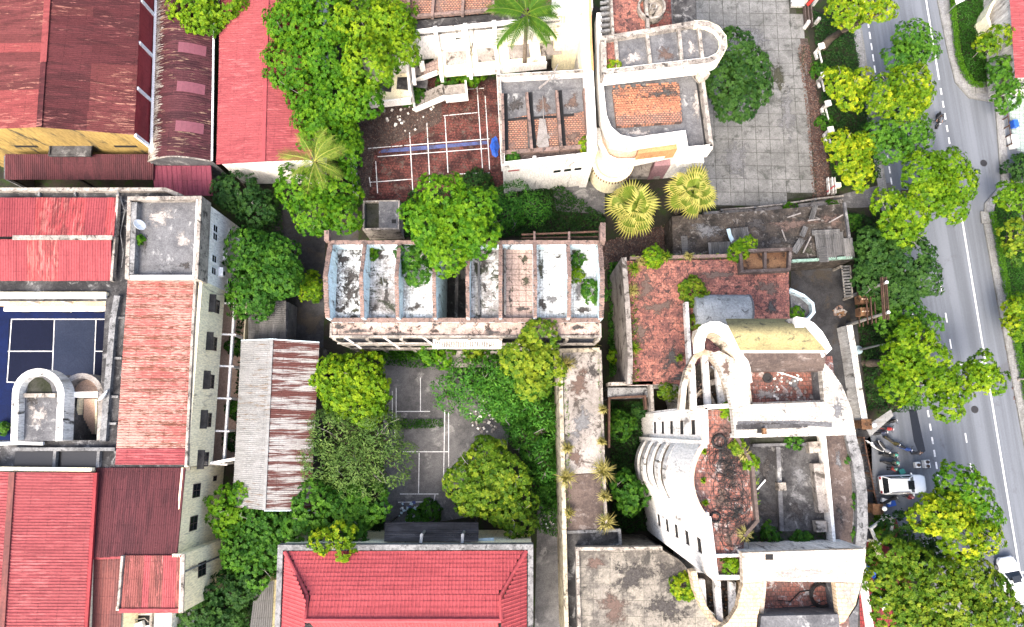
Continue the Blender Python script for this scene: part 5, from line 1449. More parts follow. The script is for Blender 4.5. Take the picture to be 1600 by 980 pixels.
# ================================================================== concrete tank hut
TK = thing('concrete_tank', 'small concrete tank with one mossy open cell and a hatch', 'tank', (*XY(597, 336, 2), 0))
zt_ = 3.6
MB().prism(PL([(569, 316), (592, 316), (592, 356), (569, 356)], zt_), 0, zt_ - .4).build('open_cell', M['joint'], TK)
MB().wallpath(PL([(568, 315), (623, 314), (622, 357), (568, 358)], zt_), .18, 0, zt_, closed=True).build('tank_wall', M['parapet'], TK)
MB().prism(PL([(592, 315), (622, 315), (621, 356), (592, 356)], zt_ + .02), zt_ - .3, zt_ + .03).build('cover_slab', M['conc_grey'], TK)
MB().prism(PL([(612, 343), (619, 343), (619, 349), (612, 349)], zt_ + .05), zt_ + .03, zt_ + .05).build('hatch', M['dark'], TK)
# white garden wall
tag(MB().wallpath(PL([(549, 240), (553, 300)], 1.8), .25, 0, 1.8).build('garden_wall', M['white_worn']), 'short white garden wall between round tree and red tile court', 'wall')

# ================================================================== F  roofless wing at the top, with open stair
Fg = thing('stair_wing', 'white two-storey wing with open outside stair and brick roof bays', 'building', (*XY(700, 60, 9), 0))
ang = math.radians(4.5)
def row(a, b, n): return [a.lerp(b, k / n) for k in range(n + 1)]
zF = 8.1
fN, fS = P(640, -40, zF), P(640, 30, zF)
# roof strip with brick bays between low ribs
A0, A1 = P(600, 32, zF), P(880, 8, zF)
up = Vector((0, 8.5, 0)) + Vector((.4, 0, 0))
MB().prism([(A0.x, A0.y), (A1.x, A1.y), (A1.x + up.x, A1.y + up.y), (A0.x + up.x, A0.y + up.y)], zF - .3, zF).build('roof_slab', M['brickroof'], Fg)
for px in (636, 675, 722, 770, 815):
    a = P(px, 28 - (px - 640) * .07, zF + .5)
    MB().wallpath([(a.x, a.y), (a.x + up.x, a.y + up.y)], .28, zF, zF + .5).build('roof_rib', M['brickwall'], Fg)
MB().wallpath([(A0.x, A0.y), (A1.x, A1.y)], .3, zF, zF + .35).build('roof_kerb', M['brickwall'], Fg)
# black sunken gutter and the tall white parapet wall in front
G0, G1 = P(600, 58, zF - .4), P(880, 30, zF - .4)
MB().prism([(G0.x, G0.y), (G1.x, G1.y), (A1.x, A1.y), (A0.x, A0.y)], zF - .9, zF - .5).build('gutter_floor', M['conc_black'], Fg)
MB().wallgrid((G0.x, G0.y), (G1.x, G1.y), 0, zF - .1, .3, [(7.0, 7.6, 5.6, 6.3)] + [(2.2 + 3.3 * k, 4.4 + 3.3 * k, 1.0, 2.9) for k in range(5)]).build('south_wall', M['white'], Fg)
# pilasters that cut the gallery in bays
dirF = (G1 - G0).normalized(); outF = Vector((dirF.y, -dirF.x, 0))
zb_ = 4.3
for px in (636, 681, 728, 773):
    q = P(px, 58 - (px - 640) * .1, zF - .1); t = (q - G0).dot(dirF); c0 = G0 + dirF * t
    MB().prism([(c0 + dirF * s + outF * o)[:2] for s, o in ((-.2, -.35), (.2, -.35), (.2, .35), (-.2, .35))], 0, zF + .05).build('pilaster', M['white'], Fg)
    MB().bar(Vector((c0.x, c0.y, zb_ + .3)), Vector((c0.x, c0.y, zb_ + .3)) + outF * 3.6, .34, .6).build('cross_beam', M['white'], Fg)
# gallery floor with its edge wall
ga_, gb_ = G0, G1
t0 = (P(681, 60, zb_) - G0).dot(dirF)
def gp(t, o, z): 
    q = G0 + dirF * t + outF * o
    return (q.x, q.y, z)
Lf = (P(846, 40, zb_) - G0).dot(dirF)
MB().prism([gp(t0, .1, 0)[:2], gp(Lf, .1, 0)[:2], gp(Lf, 2.9, 0)[:2], gp(t0, 2.9, 0)[:2]], zb_ - .3, zb_).build('gallery_floor', M['cream'], Fg)
MB().wallpath([gp(t0 + 2.8, 2.9, 0)[:2], gp(Lf, 2.9, 0)[:2]], .2, zb_ - .5, zb_ + .7).build('gallery_parapet', M['white'], Fg)
for k in range(4):
    MB().prism([gp(t0 + .8 + 3.3 * k, .25, 0)[:2], gp(t0 + 3.0 + 3.3 * k, .25, 0)[:2], gp(t0 + 3.0 + 3.3 * k, 1.8, 0)[:2], gp(t0 + .8 + 3.3 * k, 1.8, 0)[:2]], zb_, zb_ + .012).build('damp_patch', M['conc_pale'], Fg)
MB().tube([gp(t0 + 3.2, 1.7, zb_ + .05), gp(t0 + 3.8, .2, zb_ + 1.2)], .05, 5).build('leaning_bar', M['metaldark'], Fg)
# dog-leg stair left of it
s0 = t0
stair = MB()
for k in range(9):
    MB().prism([gp(s0 - 3.0 + .33 * k, .8, 0)[:2], gp(s0 - 3.0 + .33 * (k + 1), .8, 0)[:2], gp(s0 - 3.0 + .33 * (k + 1), 2.2, 0)[:2], gp(s0 - 3.0 + .33 * k, 2.2, 0)[:2]], 2.4 + .18 * k - .2, 2.4 + .18 * (k + 1)).build('tread', M['pinktile'] if k > 2 else M['conc_pale'], Fg)
for k in range(10):
    MB().prism([gp(s0 + .2 - .33 * k, 2.7, 0)[:2], gp(s0 + .2 - .33 * (k + 1), 2.7, 0)[:2], gp(s0 + .2 - .33 * (k + 1), 4.3, 0)[:2], gp(s0 + .2 - .33 * k, 4.3, 0)[:2]], 2.3 - .22 * k - .4, 2.3 - .22 * k).build('tread', M['conc_pale'], Fg)
MB().bar(gp(s0 + .4, 4.4, 2.7), gp(s0 - 3.3, 4.4, .4), .2, .7).build('stair_parapet', M['white'], Fg)
MB().bar(gp(s0 - .1, 2.35, 4.2), gp(s0 - 3.2, 2.35, 2.6), .2, .6).build('stair_parapet', M['white'], Fg)
MB().prism([gp(s0 + .1, 2.9, 0)[:2], gp(s0 + 2.6, 2.9, 0)[:2], gp(s0 + 2.6, 4.5, 0)[:2], gp(s0 + .1, 4.5, 0)[:2]], 2.0, 2.3).build('landing', M['conc_pale'], Fg)
MB().wallpath([gp(s0 + 2.6, 2.9, 0)[:2], gp(s0 + 2.6, 4.5, 0)[:2], gp(s0 + .3, 4.5, 0)[:2]], .18, 1.7, 3.0).build('landing_parapet', M['white'], Fg)
MB().wallpath([gp(s0 - 3.2, .3, 0)[:2], gp(s0 - 3.2, 4.2, 0)[:2]], .25, 0, 4.6).build('flank_wall', M['white'], Fg)
# lower gallery to the left
l0 = (P(585, 118, 3.0) - G0).dot(dirF)
MB().prism([gp(l0 - .8, 1.4, 0)[:2], gp(s0 - 3.3, 1.4, 0)[:2], gp(s0 - 3.3, 4.6, 0)[:2], gp(l0 - .8, 4.6, 0)[:2]], 2.7, 3.0).build('gallery_floor', M['cream'], Fg)
MB().wallpath([gp(l0 - .8, 4.6, 0)[:2], gp(s0 - 3.3, 4.6, 0)[:2]], .2, 2.4, 3.6).build('gallery_parapet', M['white'], Fg)
for k in range(4):
    MB().box(gp(l0 + .4 + 1.6 * k, 1.4, 3.8), (.55, .3, 2.0), ang).build('pier', M['white'], Fg)
MB().wallpath([gp(l0 - .8, 1.1, 0)[:2], gp(s0 - 3.3, 1.1, 0)[:2]], .2, 0, 6.5).build('back_wall', M['white'], Fg)
for k in range(3):
    MB().prism([gp(l0 + .5 + 1.9 * k, 1.8, 0)[:2], gp(l0 + 1.9 + 1.9 * k, 1.9, 0)[:2], gp(l0 + 1.6 + 1.9 * k, 3.4, 0)[:2], gp(l0 + .3 + 1.9 * k, 3.1, 0)[:2]], 3.0, 3.03).build('soot_patch', M['conc_black'], Fg)

# ================================================================== wing with tile bays (roof removed), and rounded gatehouse block
Gb = thing('tile_bay_wing', 'white wing with three roofless brick-tiled bays and red dashes below', 'building', (*XY(850, 190, 10), 0))
zq = 7.7
c4 = [(779, 119), (917, 111), (926, 240), (786, 256)]
cx = PL(c4, zq + .9)
MB().prism(cx, zq - .4, zq).build('roof_slab', M['conc_grey'], Gb)
bays = [((787, 147), (822, 145), (825, 232), (788, 236)), ((832, 143), (868, 141), (873, 229), (835, 232)), ((878, 140), (912, 138), (918, 226), (882, 229))]
for bq in bays:
    def bl(i, j, t): return (bq[i][0] + (bq[j][0] - bq[i][0]) * t, bq[i][1] + (bq[j][1] - bq[i][1]) * t)
    MB().prism(PL([bq[0], bq[1], bl(1, 2, .40), bl(0, 3, .46)], zq + .2), zq, zq + .2).build('screed_bed', M['conc_grey'], Gb)
    MB().prism(PL([bl(0, 3, .462), bl(1, 2, .402), bq[2], bq[3]], zq + .2), zq, zq + .18).build('brick_bed', M['brickroof'], Gb)
for a, b in (((785, 146), (787, 238)), ((823, 144), (831, 233)), ((870, 141), (877, 230)), ((913, 138), (921, 228))):
    MB().wallpath(PL([a, b], zq + 1.1), .26, zq, zq + 1.1).build('cross_wall', M['brickwall'], Gb)
    MB().wallpath(PL([(a[0] + 5, a[1]), (b[0] + 5, b[1])], zq + .28), .35, zq, zq + .24).build('drain', M['dark'], Gb)
for a, b in (((788, 188), (825, 184)), ((834, 184), (871, 182)), ((880, 180), (897, 179))):
    MB().wallpath(PL([a, b], zq + .26), .22, zq + .1, zq + .26).build('drain', M['dark'], Gb)
MB().wallpath(PL([(789, 238), (921, 228)], zq + .5), .4, zq, zq + .5).build('brick_kerb', M['brickwall'], Gb)
MB().prism(PL([(789, 241), (921, 231), (922, 244), (790, 254)], zq + .05), zq, zq + .05).build('planter_bed', M['leaflitter'], Gb)
MB().wallpath(PL([(917, 111), (779, 119), (786, 256), (926, 240)], zq + .9), .38, zq - .5, zq + .9).build('parapet', M['white'], Gb)
MB().wallpath(PL([(917, 111), (779, 119), (786, 256)], zq + .95), .30, zq + .9, zq + .94).build('coping', M['parapet'], Gb)
w0, w1 = Vector(cx[3]), Vector(cx[2])
Lw = (w1 - w0).length
hs = [(.8 + 1.05 * k, 1.65 + 1.05 * k, 4.4, 5.3) for k in range(int((Lw - 1) / 1.05))]
MB().wallgrid(w0, w1, 0, zq - .45, .3, hs[4:]).build('south_wall', M['white'], Gb)
for h in hs[4:]: window(Gb, w0, w1, h[0], h[2], .85, .9, 'metalwhite', mull=0, bars=1, depth=.2, out=-.05)
for k in range(9):
    s = w0.lerp(w1, .08 + .105 * k); MB().box((s.x, s.y - .05, zq + .2), (.75, .12, .10), math.atan2(w1.y - w0.y, w1.x - w0.x)).build('slot', M['parapet_grey'], Gb)
s = w0.lerp(w1, .12); MB().box((s.x, s.y - .06, zq - .9), (1.1, .1, .3), math.atan2(w1.y - w0.y, w1.x - w0.x)).build('red_slot', plain('red_plaque', (.5, .06, .05)), Gb)
MB().wallgrid(cx[0], cx[3], 0, zq - .45, .3).build('west_wall', M['white'], Gb)
MB().wallgrid(cx[1], cx[0], 0, zq - .45, .3).build('north_wall', M['white'], Gb)
for px in (835, 882): 
    q = P(px, 248, zq + .9); MB().box((q.x, q.y, zq + .6), (.3, .35, 1.1)).build('pier', M['white'], Gb)
# dead branch and ladder on this roof
tag(MB().tube([P(842, 138, 9.0), P(858, 125, 9.2), P(868, 108, 9.6), P(872, 100, 9.7)], [.12, .10, .07, .03], 6).tube([P(858, 125, 9.2), P(872, 122, 9.1), P(880, 119, 9.2)], [.08, .06, .02], 5).build('dead_branch', M['deadwood']), 'bleached dead branch lying over the parapet of the tile bay wing', 'branch')
tag(MB().tube([P(848, 150, 8.1), P(850, 200, 8.1), P(845, 225, 8.1)], [.03, .05, .02], 5).add([tuple(P(x, y, 8.12)) for x, y in ((843, 185), (852, 186), (858, 228), (848, 238), (838, 226))], [(0, 1, 2, 3, 4)]).build('dead_palm_frond', M['deadwood']), 'dry grey palm frond fallen in the middle brick bay', 'frond')

# light well north of the wing
Lw_ = thing('light_well_block', 'cream stepped block around a dark light well north of tile bay wing', 'building', (*XY(890, 50, 9), 0))
zw_ = 12.4
MB().prism(PL([(862, -40), (925, -40), (925, 22), (866, 22)], 8.6), 0, 8.6).build('upper_roof', M['cream'], Lw_)
MB().bar(P(862, 12, 9.2), P(925, 10, 9.2), 1.0, 1.2).build('cross_wall', M['white'], Lw_)
MB().prism(PL([(866, 23), (915, 23), (915, 44), (868, 46)], 7.2), 0, 7.2).build('step_roof', M['cream'], Lw_)
MB().prism(PL([(868, 47), (912, 45), (912, 66), (868, 68)], 5.7), 0, 5.7).build('step_roof', M['cream'], Lw_)
MB().box(P(880, 47, 6.3), (1.0, .5, .8)).build('opening', M['dark'], Lw_)
MB().prism(PL([(840, 70), (912, 68), (912, 110), (845, 112)], .4), 0, .4).build('well_floor', M['dirtfloor'], Lw_)
MB().wallpath(PL([(868, 46), (909, 44), (912, 108)], 7.5), .35, .4, 7.5).build('well_wall', M['cream'], Lw_)
MB().wallpath(PL([(866, 68), (905, 66), (906, 106)], 4.9), .35, .4, 4.9).build('well_ledge', M['white_worn'], Lw_)
MB().wallpath(PL([(916, -40), (918, 60), (922, 130), (927, 235)], 9.9), .75, 0, 9.9).build('long_wall', M['white'], Lw_)
MB().wallpath(PL([(921, -40), (923, 60), (926, 110)], 9.95), .25, 9.9, 9.96).build('wall_stripe', M['orange'], Lw_)
# rounded block
Rg = thing('rounded_block', 'tall white block with long rounded-end canopy roof and terracotta deck', 'building', (*XY(1020, 130, 14), 0))
zd = 8.6   # main deck
deck = [(937, 20), (1050, -40), (1085, -40), (1085, 110), (1098, 122), (1112, 228), (1072, 233), (1068, 207), (990, 218), (968, 213), (953, 200), (944, 180), (938, 120)]
MB().prism(PL(deck, zd), zd - .6, zd).build('deck', M['conc_grey'], Rg)
MB().prism(PL([(957, 138), (1062, 128), (1066, 190), (964, 197)], zd + .5), zd, [zd + .25, zd + .25, zd + .5, zd + .5]).build('tile_bed', M['brickroof'], Rg)
ta, tb, tc, td = P(957, 134, zd + .55), P(1063, 128, zd + .55), P(1066, 190, zd + .35), P(964, 197, zd + .35)
tl = MB()
for r in range(17):
    for c_ in range(26):
        if random.random() < .07 or (r < 6 and random.random() < .5): continue
        s, t = (c_ + .5 + (.5 if r % 2 else 0)) / 26.5, (r + .5) / 17
        p = ta.lerp(tb, s).lerp(td.lerp(tc, s), t)
        tl.box((p.x, p.y, p.z + random.uniform(0, .03)), (.20, .19, .05), random.uniform(-.1, .1) + .05, 0, random.uniform(-.12, .06))
tl.build('roof_tiles', tiles('orange_scale_tiles', (.66, .30, .17), (.50, .20, .12), (.3, .12, .08), .23, .2, .05, (.16, .08, .06), .30, .8, .01), Rg, kind='stuff')
# deck parapet (white, broad), rounded south-west corner
par = [(936, 20), (938, 120), (944, 180), (952, 200), (968, 214), (990, 218.5), (1068, 207.5), (1072, 233), (1113, 229)]
MB().wallpath(PL(par, zd + 1.0), .45, zd - 1.0, zd + 1.0).build('parapet', M['white'], Rg)
MB().wallpath(PL([(1112, 229), (1098, 123), (1086, 108)], zd + 1.0), .35, zd - 1.0, zd + 1.0).build('parapet', M['parapet'], Rg)
MB().wallpath(PL([(1104, 226), (1091, 128)], zd + .05), .4, zd, zd + .05).build('drain', M['dark'], Rg)
# body below, set back, with second rounded ledge and the porch
body = [(943, 20), (943, 120), (948, 185), (960, 207), (990, 213), (1062, 203), (1066, 228), (1104, 224), (1092, 120), (1082, -40)]
MB().prism(PL(body, zd), 0, zd - .9).build('body', M['white'], Rg)
l2 = [(934, 200), (938, 224), (948, 244), (965, 252), (990, 251), (1056, 237), (1064, 252), (1100, 250)]
MB().wallpath(PL(l2, 5.4), .5, 4.4, 5.4).build('rounded_ledge', M['white'], Rg)
MB().prism(PL([(936, 195), (940, 222), (950, 240), (966, 247), (990, 246), (1056, 233), (1062, 215), (990, 215)], 4.8), 4.4, 4.8).build('ledge_floor', M['peach'], Rg)
MB().prism(PL([(998, 232), (1060, 224), (1060, 233), (996, 241)], 6.9), 4.8, 7.0).build('recess_wall', M['orange'], Rg)  # shade of the recess painted by the orange wall colour
MB().prism(PL([(1062, 236), (1090, 234), (1090, 246), (1066, 248)], 4.8), 4.4, 4.8).build('porch_floor', M['rustpan'], Rg)
# drum stair at the corner
m = MB(); q = P(956, 258, 3.2)
m.lathe((q.x, q.y, 0), [(1.9, 0), (1.9, 3.2), (2.15, 3.2), (2.15, 4.1), (1.8, 4.1), (1.8, 3.4), (.1, 3.4)], 28)
m.build('drum', M['cream'], Rg, smooth=False)
for k in range(22):
    a = math.pi * (1.0 + k / 22) + .25
    MB().box((q.x + 2.17 * math.cos(a), q.y + 2.17 * math.sin(a), 3.7), (.08, .10, .35), a).build('dentil', M['rustpan'], Rg)
MB().prism(PL([(975, 262), (1030, 250), (1032, 276), (978, 276)], .8), 0, .8).build('porch_slab', M['conc_pale'], Rg)
MB().prism(PL([(1026, 244), (1048, 243), (1048, 258), (1022, 260)], 3.8), 0, 3.8).build('mauve_pier', M['mauve'], Rg)
MB().prism(PL([(968, 258), (985, 258), (985, 274), (970, 276)], 1.3), 0, 1.3).build('red_steps', M['mauve'], Rg)
# long canopy with rounded east end, on top
zc_ = 11.6
can = [(943, 60), (1085, 36), (1105, 37), (1120, 44), (1130, 57), (1131, 72), (1124, 86), (1108, 94), (944, 113)]
MB().prism(PL(can, zc_ - .5), zc_ - 1.2, zc_ - .55).build('canopy_floor', M['conc_grey'], Rg)
MB().wallpath(PL(can, zc_), .5, zc_ - 1.6, zc_, closed=True).build('canopy_parapet', M['parapet'], Rg)
MB().wallpath(PL(can[6:] , zc_ - .02), .62, zc_ - 2.0, zc_ - .05).build('canopy_fascia', M['white'], Rg)
MB().wallpath(PL(can[1:7], zc_ - .02), .62, zc_ - 2.0, zc_ - .05).build('canopy_fascia', M['cream'], Rg)
for a, b in (((962, 58), (966, 108)), ((1011, 51), (1017, 104)), ((1061, 44), (1066, 97)), ((1092, 40), (1098, 92))):
    MB().wallpath(PL([a, b], zc_ - .15), .32, zc_ - .6, zc_ - .15).build('canopy_rib', M['parapet'], Rg)
MB().prism(PL([(946, 62), (961, 59), (965, 109), (947, 111)], zc_ - .5), zc_ - .6, zc_ - .5).build('brick_bed', M['terra'], Rg)
MB().prism(PL([(955, 114), (1108, 96), (1100, 100), (955, 118)], zc_ - 2), zd, zc_ - 1.3).build('canopy_wall', M['white'], Rg)
# north part: ladder strip, terrace, round tank
MB().prism(PL([(954, -40), (1006, -40), (1012, 46), (958, 54)], 9.8), zd, 9.8).build('north_terrace', M['terra'], Rg)
MB().prism(PL([(1008, -40), (1046, -40), (1050, 38), (1013, 46)], 9.4), zd, 9.4).build('north_terrace', M['redtile'], Rg)
MB().wallpath(PL([(953, -40), (958, 54)], 10.4), .25, zd, 10.4).build('terrace_wall', M['parapet'], Rg)
MB().wallpath(PL([(1006, -40), (1013, 46)], 10.4), .3, zd, 10.4).build('terrace_wall', M['parapet'], Rg)
for k in range(9):
    MB().bar(P(938, 50 - 9 * k, 9.7), P(953, 48 - 9 * k, 9.7), .22, .3).build('ladder_beam', M['parapet_grey'], Rg)
m = MB(); q = P(1016, 17, 9.6)
MB().lathe((q.x, q.y, 0), [(1.35, 8.9), (1.35, 10.4), (1.15, 10.4), (1.15, 9.7), (.05, 9.7)], 24).build('round_parapet', M['parapet'], Rg)
MB().lathe((q.x + .1, q.y - .2, 0), [(.36, 9.7), (.36, 10.7), (.24, 10.7), (.24, 10.2), (.02, 10.2)], 18).build('chimney_ring', M['parapet'], Rg)
MB().prism(PL([(1050, -40), (1086, -40), (1088, 40), (1052, 45)], zd + .03), zd, zd + .03).build('dark_deck', M['conc_black'], Rg)
MB().box(P(1098, 118, 9.9), (.9, .7, 1.0), .5).build('broken_pier', M['shell'], Rg)

# ================================================================== H  long canopy walk and low blocks
Hw = thing('long_flat_block', 'long narrow flat-roofed block with weathered pale roof and dry grass', 'building', (*XY(905, 690, 7), 0))
zh = 7.2
MB().prism(PL([(879, 549), (937, 547), (941, 738), (884, 742)], zh), 0, zh).build('roof', M['conc_pale'], Hw)
MB().prism(PL([(882, 743), (942, 739), (946, 826), (884, 832)], zh - .4), 0, zh - .4).build('roof', M['conc_brown'], Hw)
MB().wallpath(PL([(937, 546), (875, 548), (880, 740), (882, 830), (886, 1010)], zh + .35), .35, 0, zh + .35).build('parapet', M['cream_worn'], Hw)
MB().wallpath(PL([(938, 547), (944, 740), (948, 828)], zh + .3), .22, zh - .4, zh + .3).build('parapet', M['parapet'], Hw)
MB().prism(PL([(884, 832), (966, 828), (968, 852), (900, 856), (902, 1010), (886, 1010)], zh - .9), 0, zh - .9).build('roof', M['conc_black'], Hw)
MB().wallpath(PL([(886, 832), (968, 829), (970, 852), (948, 856)], zh - .3), .25, zh - .9, zh - .3).build('upstand', M['parapet_grey'], Hw)
Lb = thing('low_corner_block', 'low block with broad stained paved roof under the round ramps', 'building', (*XY(1000, 930, 6), 0))
zl = 8.2
low_poly = [(902, 858), (1030, 857), (1062, 875), (1110, 930), (1120, 1010), (906, 1010)]
MB().prism(PL(low_poly, zl), 0, zl).build('roof', M['conc_slab'], Lb)
MB().wallpath(PL([(906, 1010), (902, 858), (1035, 857)], zl + .5), .28, zl - .3, zl + .5).build('parapet', M['parapet'], Lb)
# light well between: gallery bridge and stair
Br = thing('bridge_gallery', 'small concrete bridge with stair treads between long block and terrace', 'bridge', (*XY(985, 610, 6), 0))
MB().wallpath(PL([(951, 600), (1018, 598), (1020, 642)], 7.6), .28, 5.8, 7.6).build('parapet', M['parapet'], Br)
for k in range(9):
    MB().bar(P(953 + 7 * k, 606, 6.6 - .05 * k), P(953 + 7 * k, 621, 6.6 - .05 * k), .42, .2).build('tread', M['parapet_grey'], Br)
MB().wallpath(PL([(952, 700), (952, 622), (1008, 619), (1010, 640)], 6.8), .18, 6.0, 6.8).build('handrail', M['rustmetal'], Br)
MB().prism(PL([(950, 602), (1018, 600), (1018, 622), (950, 624)], 6.0), 5.7, 6.0).build('deck', M['conc_black'], Br)
for px, py in ((955, 604), (1013, 602), (955, 620)):
    q = P(px, py, 5.7); MB().box((q.x, q.y, 2.85), (.3, .3, 5.7)).build('post', M['conc_grey'], Br)

# ================================================================== I  terracotta terrace block
Te = thing('terracotta_terrace_block', 'flat block with broken red terracotta tile terrace and pale vault', 'building', (*XY(1110, 490, 7), 0))
zi = 7.6
MB().prism(PL([(978, 408), (1232, 404), (1234, 500), (1200, 610), (1075, 640), (1060, 600), (985, 602)], zi), zi - .25, zi).build('terrace', M['terra'], Te)
MB().prism(PL([(978, 408), (1232, 404), (1234, 500), (1200, 610), (1075, 640), (1060, 600), (985, 602)], zi), 0, zi - .255).build('body', M['white_worn'], Te)
MB().wallpath(PL([(975, 402), (981, 480), (985, 560), (984, 600)], zi + 1.0), .45, 0, zi + 1.0, jag=.05).build('parapet', M['conc_pale'], Te)
MB().wallpath(PL([(1073, 472), (1079, 580)], zi + .9), .3, zi, zi + .9, jag=.05).build('low_wall', M['white_worn'], Te)
MB().wallpath(PL([(985, 403), (1160, 399)], zi + .25), .3, zi - .4, zi + .25, jag=.05).build('edge_kerb', M['brickwall'], Te)
# pale flaking vault
va, vb = P(1084, 512, zi), P(1170, 512, zi); vn = P(1130, 461, zi).y
n = 14; vs = []
for k in range(n + 1):
    t = math.pi * k / n; yy = (va.y + vn) / 2 - math.cos(t) * (vn - va.y) / 2; zz = zi + math.sin(t) * 1.35
    vs += [(va.x + .0, yy, zz), (vb.x, yy, zz)]
vb_ = MB().add(vs, [(2 * k, 2 * k + 1, 2 * k + 3, 2 * k + 2) for k in range(n)])
vb_.add([vs[2 * k] for k in range(n + 1)], [tuple(range(n + 1))]); vb_.add([vs[2 * k + 1] for k in range(n + 1)], [tuple(range(n + 1))])
vb_.build('vault', M['bluegrey'], Te, smooth=False)
rim = MB(); 
for k in range(n): rim.bar(Vector(vs[2 * k + 1]) + Vector((.05, 0, .03)), Vector(vs[2 * k + 3]) + Vector((.05, 0, .03)), .14, .1)
rim.build('vault_rim', M['conc_grey'], Te)
# rusted two-panel upstand box
bx = PL([(1157, 392), (1236, 389), (1233, 421), (1160, 424)], zi + .9)
fr = MB(); fr.wallpath(bx, .28, zi - .2, zi + .9, closed=True)
fr.wallpath([((bx[0][0] + bx[1][0]) / 2, (bx[0][1] + bx[1][1]) / 2), ((bx[2][0] + bx[3][0]) / 2, (bx[2][1] + bx[3][1]) / 2)], .25, zi, zi + .8)
fr.build('panel_frame', M['conc_brown'], Te)
MB().prism(bx, zi, [zi + .2, zi + .2, zi + .55, zi + .55]).build('rusted_panel', M['rustpan'], Te)
# small curved balcony basin on the east side
bp = [(1234, 452), (1256, 462), (1270, 474), (1272, 488), (1264, 498), (1244, 502), (1238, 503)]
MB().prism(PL(bp, 4.4), 3.9, 4.4).build('balcony_floor', M['conc_grey'], Te)
MB().wallpath(PL(bp, 5.1), .28, 3.8, 5.1).build('balcony_parapet', M['aqua'], Te)
MB().wallgrid(XY(1233, 502, zi), XY(1233, 404, zi), 0, zi - .05, .02).build('east_wall', M['white_worn'], Te)

# ================================================================== collapsed shed roof north of it
Ru = thing('ruined_shed', 'ruined shed with collapsed sheets, black sludge and mint green wall', 'shed', (*XY(1190, 365, 3), 0))
zu = 4.0
MB().prism(PL([(1050, 338), (1180, 330), (1320, 318), (1335, 405), (1240, 412), (1160, 395), (1052, 400)], zu - .3), 0, zu - .3).build('debris_roof', M['dirtfloor'], Ru)
for k, (px, py, rx, ry, mt) in enumerate(((1145, 362, 20, 14, 'soot'), (1225, 376, 34, 10, 'soot'), (1078, 382, 16, 12, 'soot'), (1105, 360, 30, 12, 'conc_grey'), (1240, 350, 40, 10, 'conc_brown'), (1180, 350, 26, 10, 'soot'), (1300, 345, 20, 12, 'conc_brown'), (1260, 392, 18, 8, 'joint'))):
    blotch(Ru, px, py, rx, ry, zu - .29 + .001 * k, mt, name='sludge', seed=500 + k)
MB().wallgrid(XY(1238, 410, zu), XY(1334, 404, zu), 0, zu + .1, .25).build('mint_wall', M['mint'], Ru)
MB().wallgrid(XY(1334, 404, zu), XY(1322, 316, zu), 0, zu, .25).build('end_wall', M['conc_grey'], Ru)
def loose(parent, px, py, w, h, rz, z, mat='oldtin', pitch=.22):
    c = P(px, py, z); k = mpp(z, py); W, Hh_ = w * k, h * k
    d = Vector((math.cos(rz), math.sin(rz), 0)); e = Vector((-d.y, d.x, 0))
    t = random.uniform(-.05, .05)
    a_ = c - d * W / 2 - e * Hh_ / 2; 
    sheet_roof(parent, a_, a_ + d * W + Vector((0, 0, t)), a_ + d * W + e * Hh_ + Vector((0, 0, t)), a_ + e * Hh_, M[mat], 5, 1, pitch, .06, name='loose_sheet')
for k, (px, py) in enumerate(((1283, 385), (1297, 383), (1311, 381), (1326, 388))): loose(Ru, px, py, 16, 48 - 5 * k, .05, zu + .02 + .02 * k)
for px, py, w, h, rz in ((1286, 398, 24, 15, 1.65), (1290, 363, 8, 44, 1.62), (1247, 384, 10, 26, -.6), (1256, 362, 8, 18, -.45), (1271, 332, 8, 26, -.35), (1155, 368, 30, 24, .1), (1124, 388, 34, 20, .05), (1070, 385, 34, 10, 1.6)):
    loose(Ru, px, py, w, h, rz, zu + random.uniform(.0, .2))
for px, py, a, l in ((1295, 348, .5, 1.6), (1262, 345, .1, 1.2), (1228, 377, 1.9, 1.2), (1255, 395, 1.1, 1.8), (1230, 340, .3, 1.4)):
    c = P(px, py, zu + .1); MB().bar(c, c + Vector((math.cos(a) * l, math.sin(a) * l, .15)), .12, .06).build('broken_batten', M['deadwood'], Ru)
tag(MB().add([tuple(P(x, y, zu + z)) for x, y, z in ((1135, 358, .1), (1141, 357, .3), (1143, 366, .35), (1147, 374, .2), (1143, 381, .05), (1138, 370, .3))], [(0, 1, 2, 5), (5, 2, 3, 4)]).build('plastic_sheet', M['tarp_pale']), 'scrap of pale blue plastic on the collapsed shed roof', 'plastic sheet')
fe = thing('plaza_fence', 'broken concrete rail fence along the south edge of the slab plaza', 'fence', (*XY(1210, 318, 0), 0))
for a, b in (((1128, 328), (1180, 324)), ((1180, 324), (1225, 319)), ((1225, 319), (1275, 311)), ((1275, 311), (1318, 306))):
    MB().bar(P(*a, .9), P(*b, .9), .16, .16).build('rail', M['parapet'], fe); MB().bar(P(*a, .4), P(*b, .4), .12, .14).build('rail', M['parapet_grey'], fe)
    q = P(*a, 1.0); MB().box((q.x, q.y, .5), (.22, .22, 1.0)).build('post', M['parapet_grey'], fe)
tag(MB().wallpath(PL([(1100, 336), (1180, 331), (1318, 316)], .5), .7, 0, .5).build('kerb_wall', M['conc_pale']), 'low mossy concrete kerb wall behind the broken fence', 'wall')

# ================================================================== J  tall rounded ruin on the right
J = thing('round_ruin_tower', 'tall derelict white building with rounded front, tiled ring roofs and red terrace', 'building', (*XY(1200, 770, 12), 0))
zt = 22.8; ztf = 21.9; zc = 19.3; zn = 23.6
Wn0, Wn1 = Vector(XY(1098, 637, zt)), Vector(XY(1100, 694, zt))
Ws0, Ws1 = Vector(XY(1103, 808, zt)), Vector(XY(1115, 905, zt))
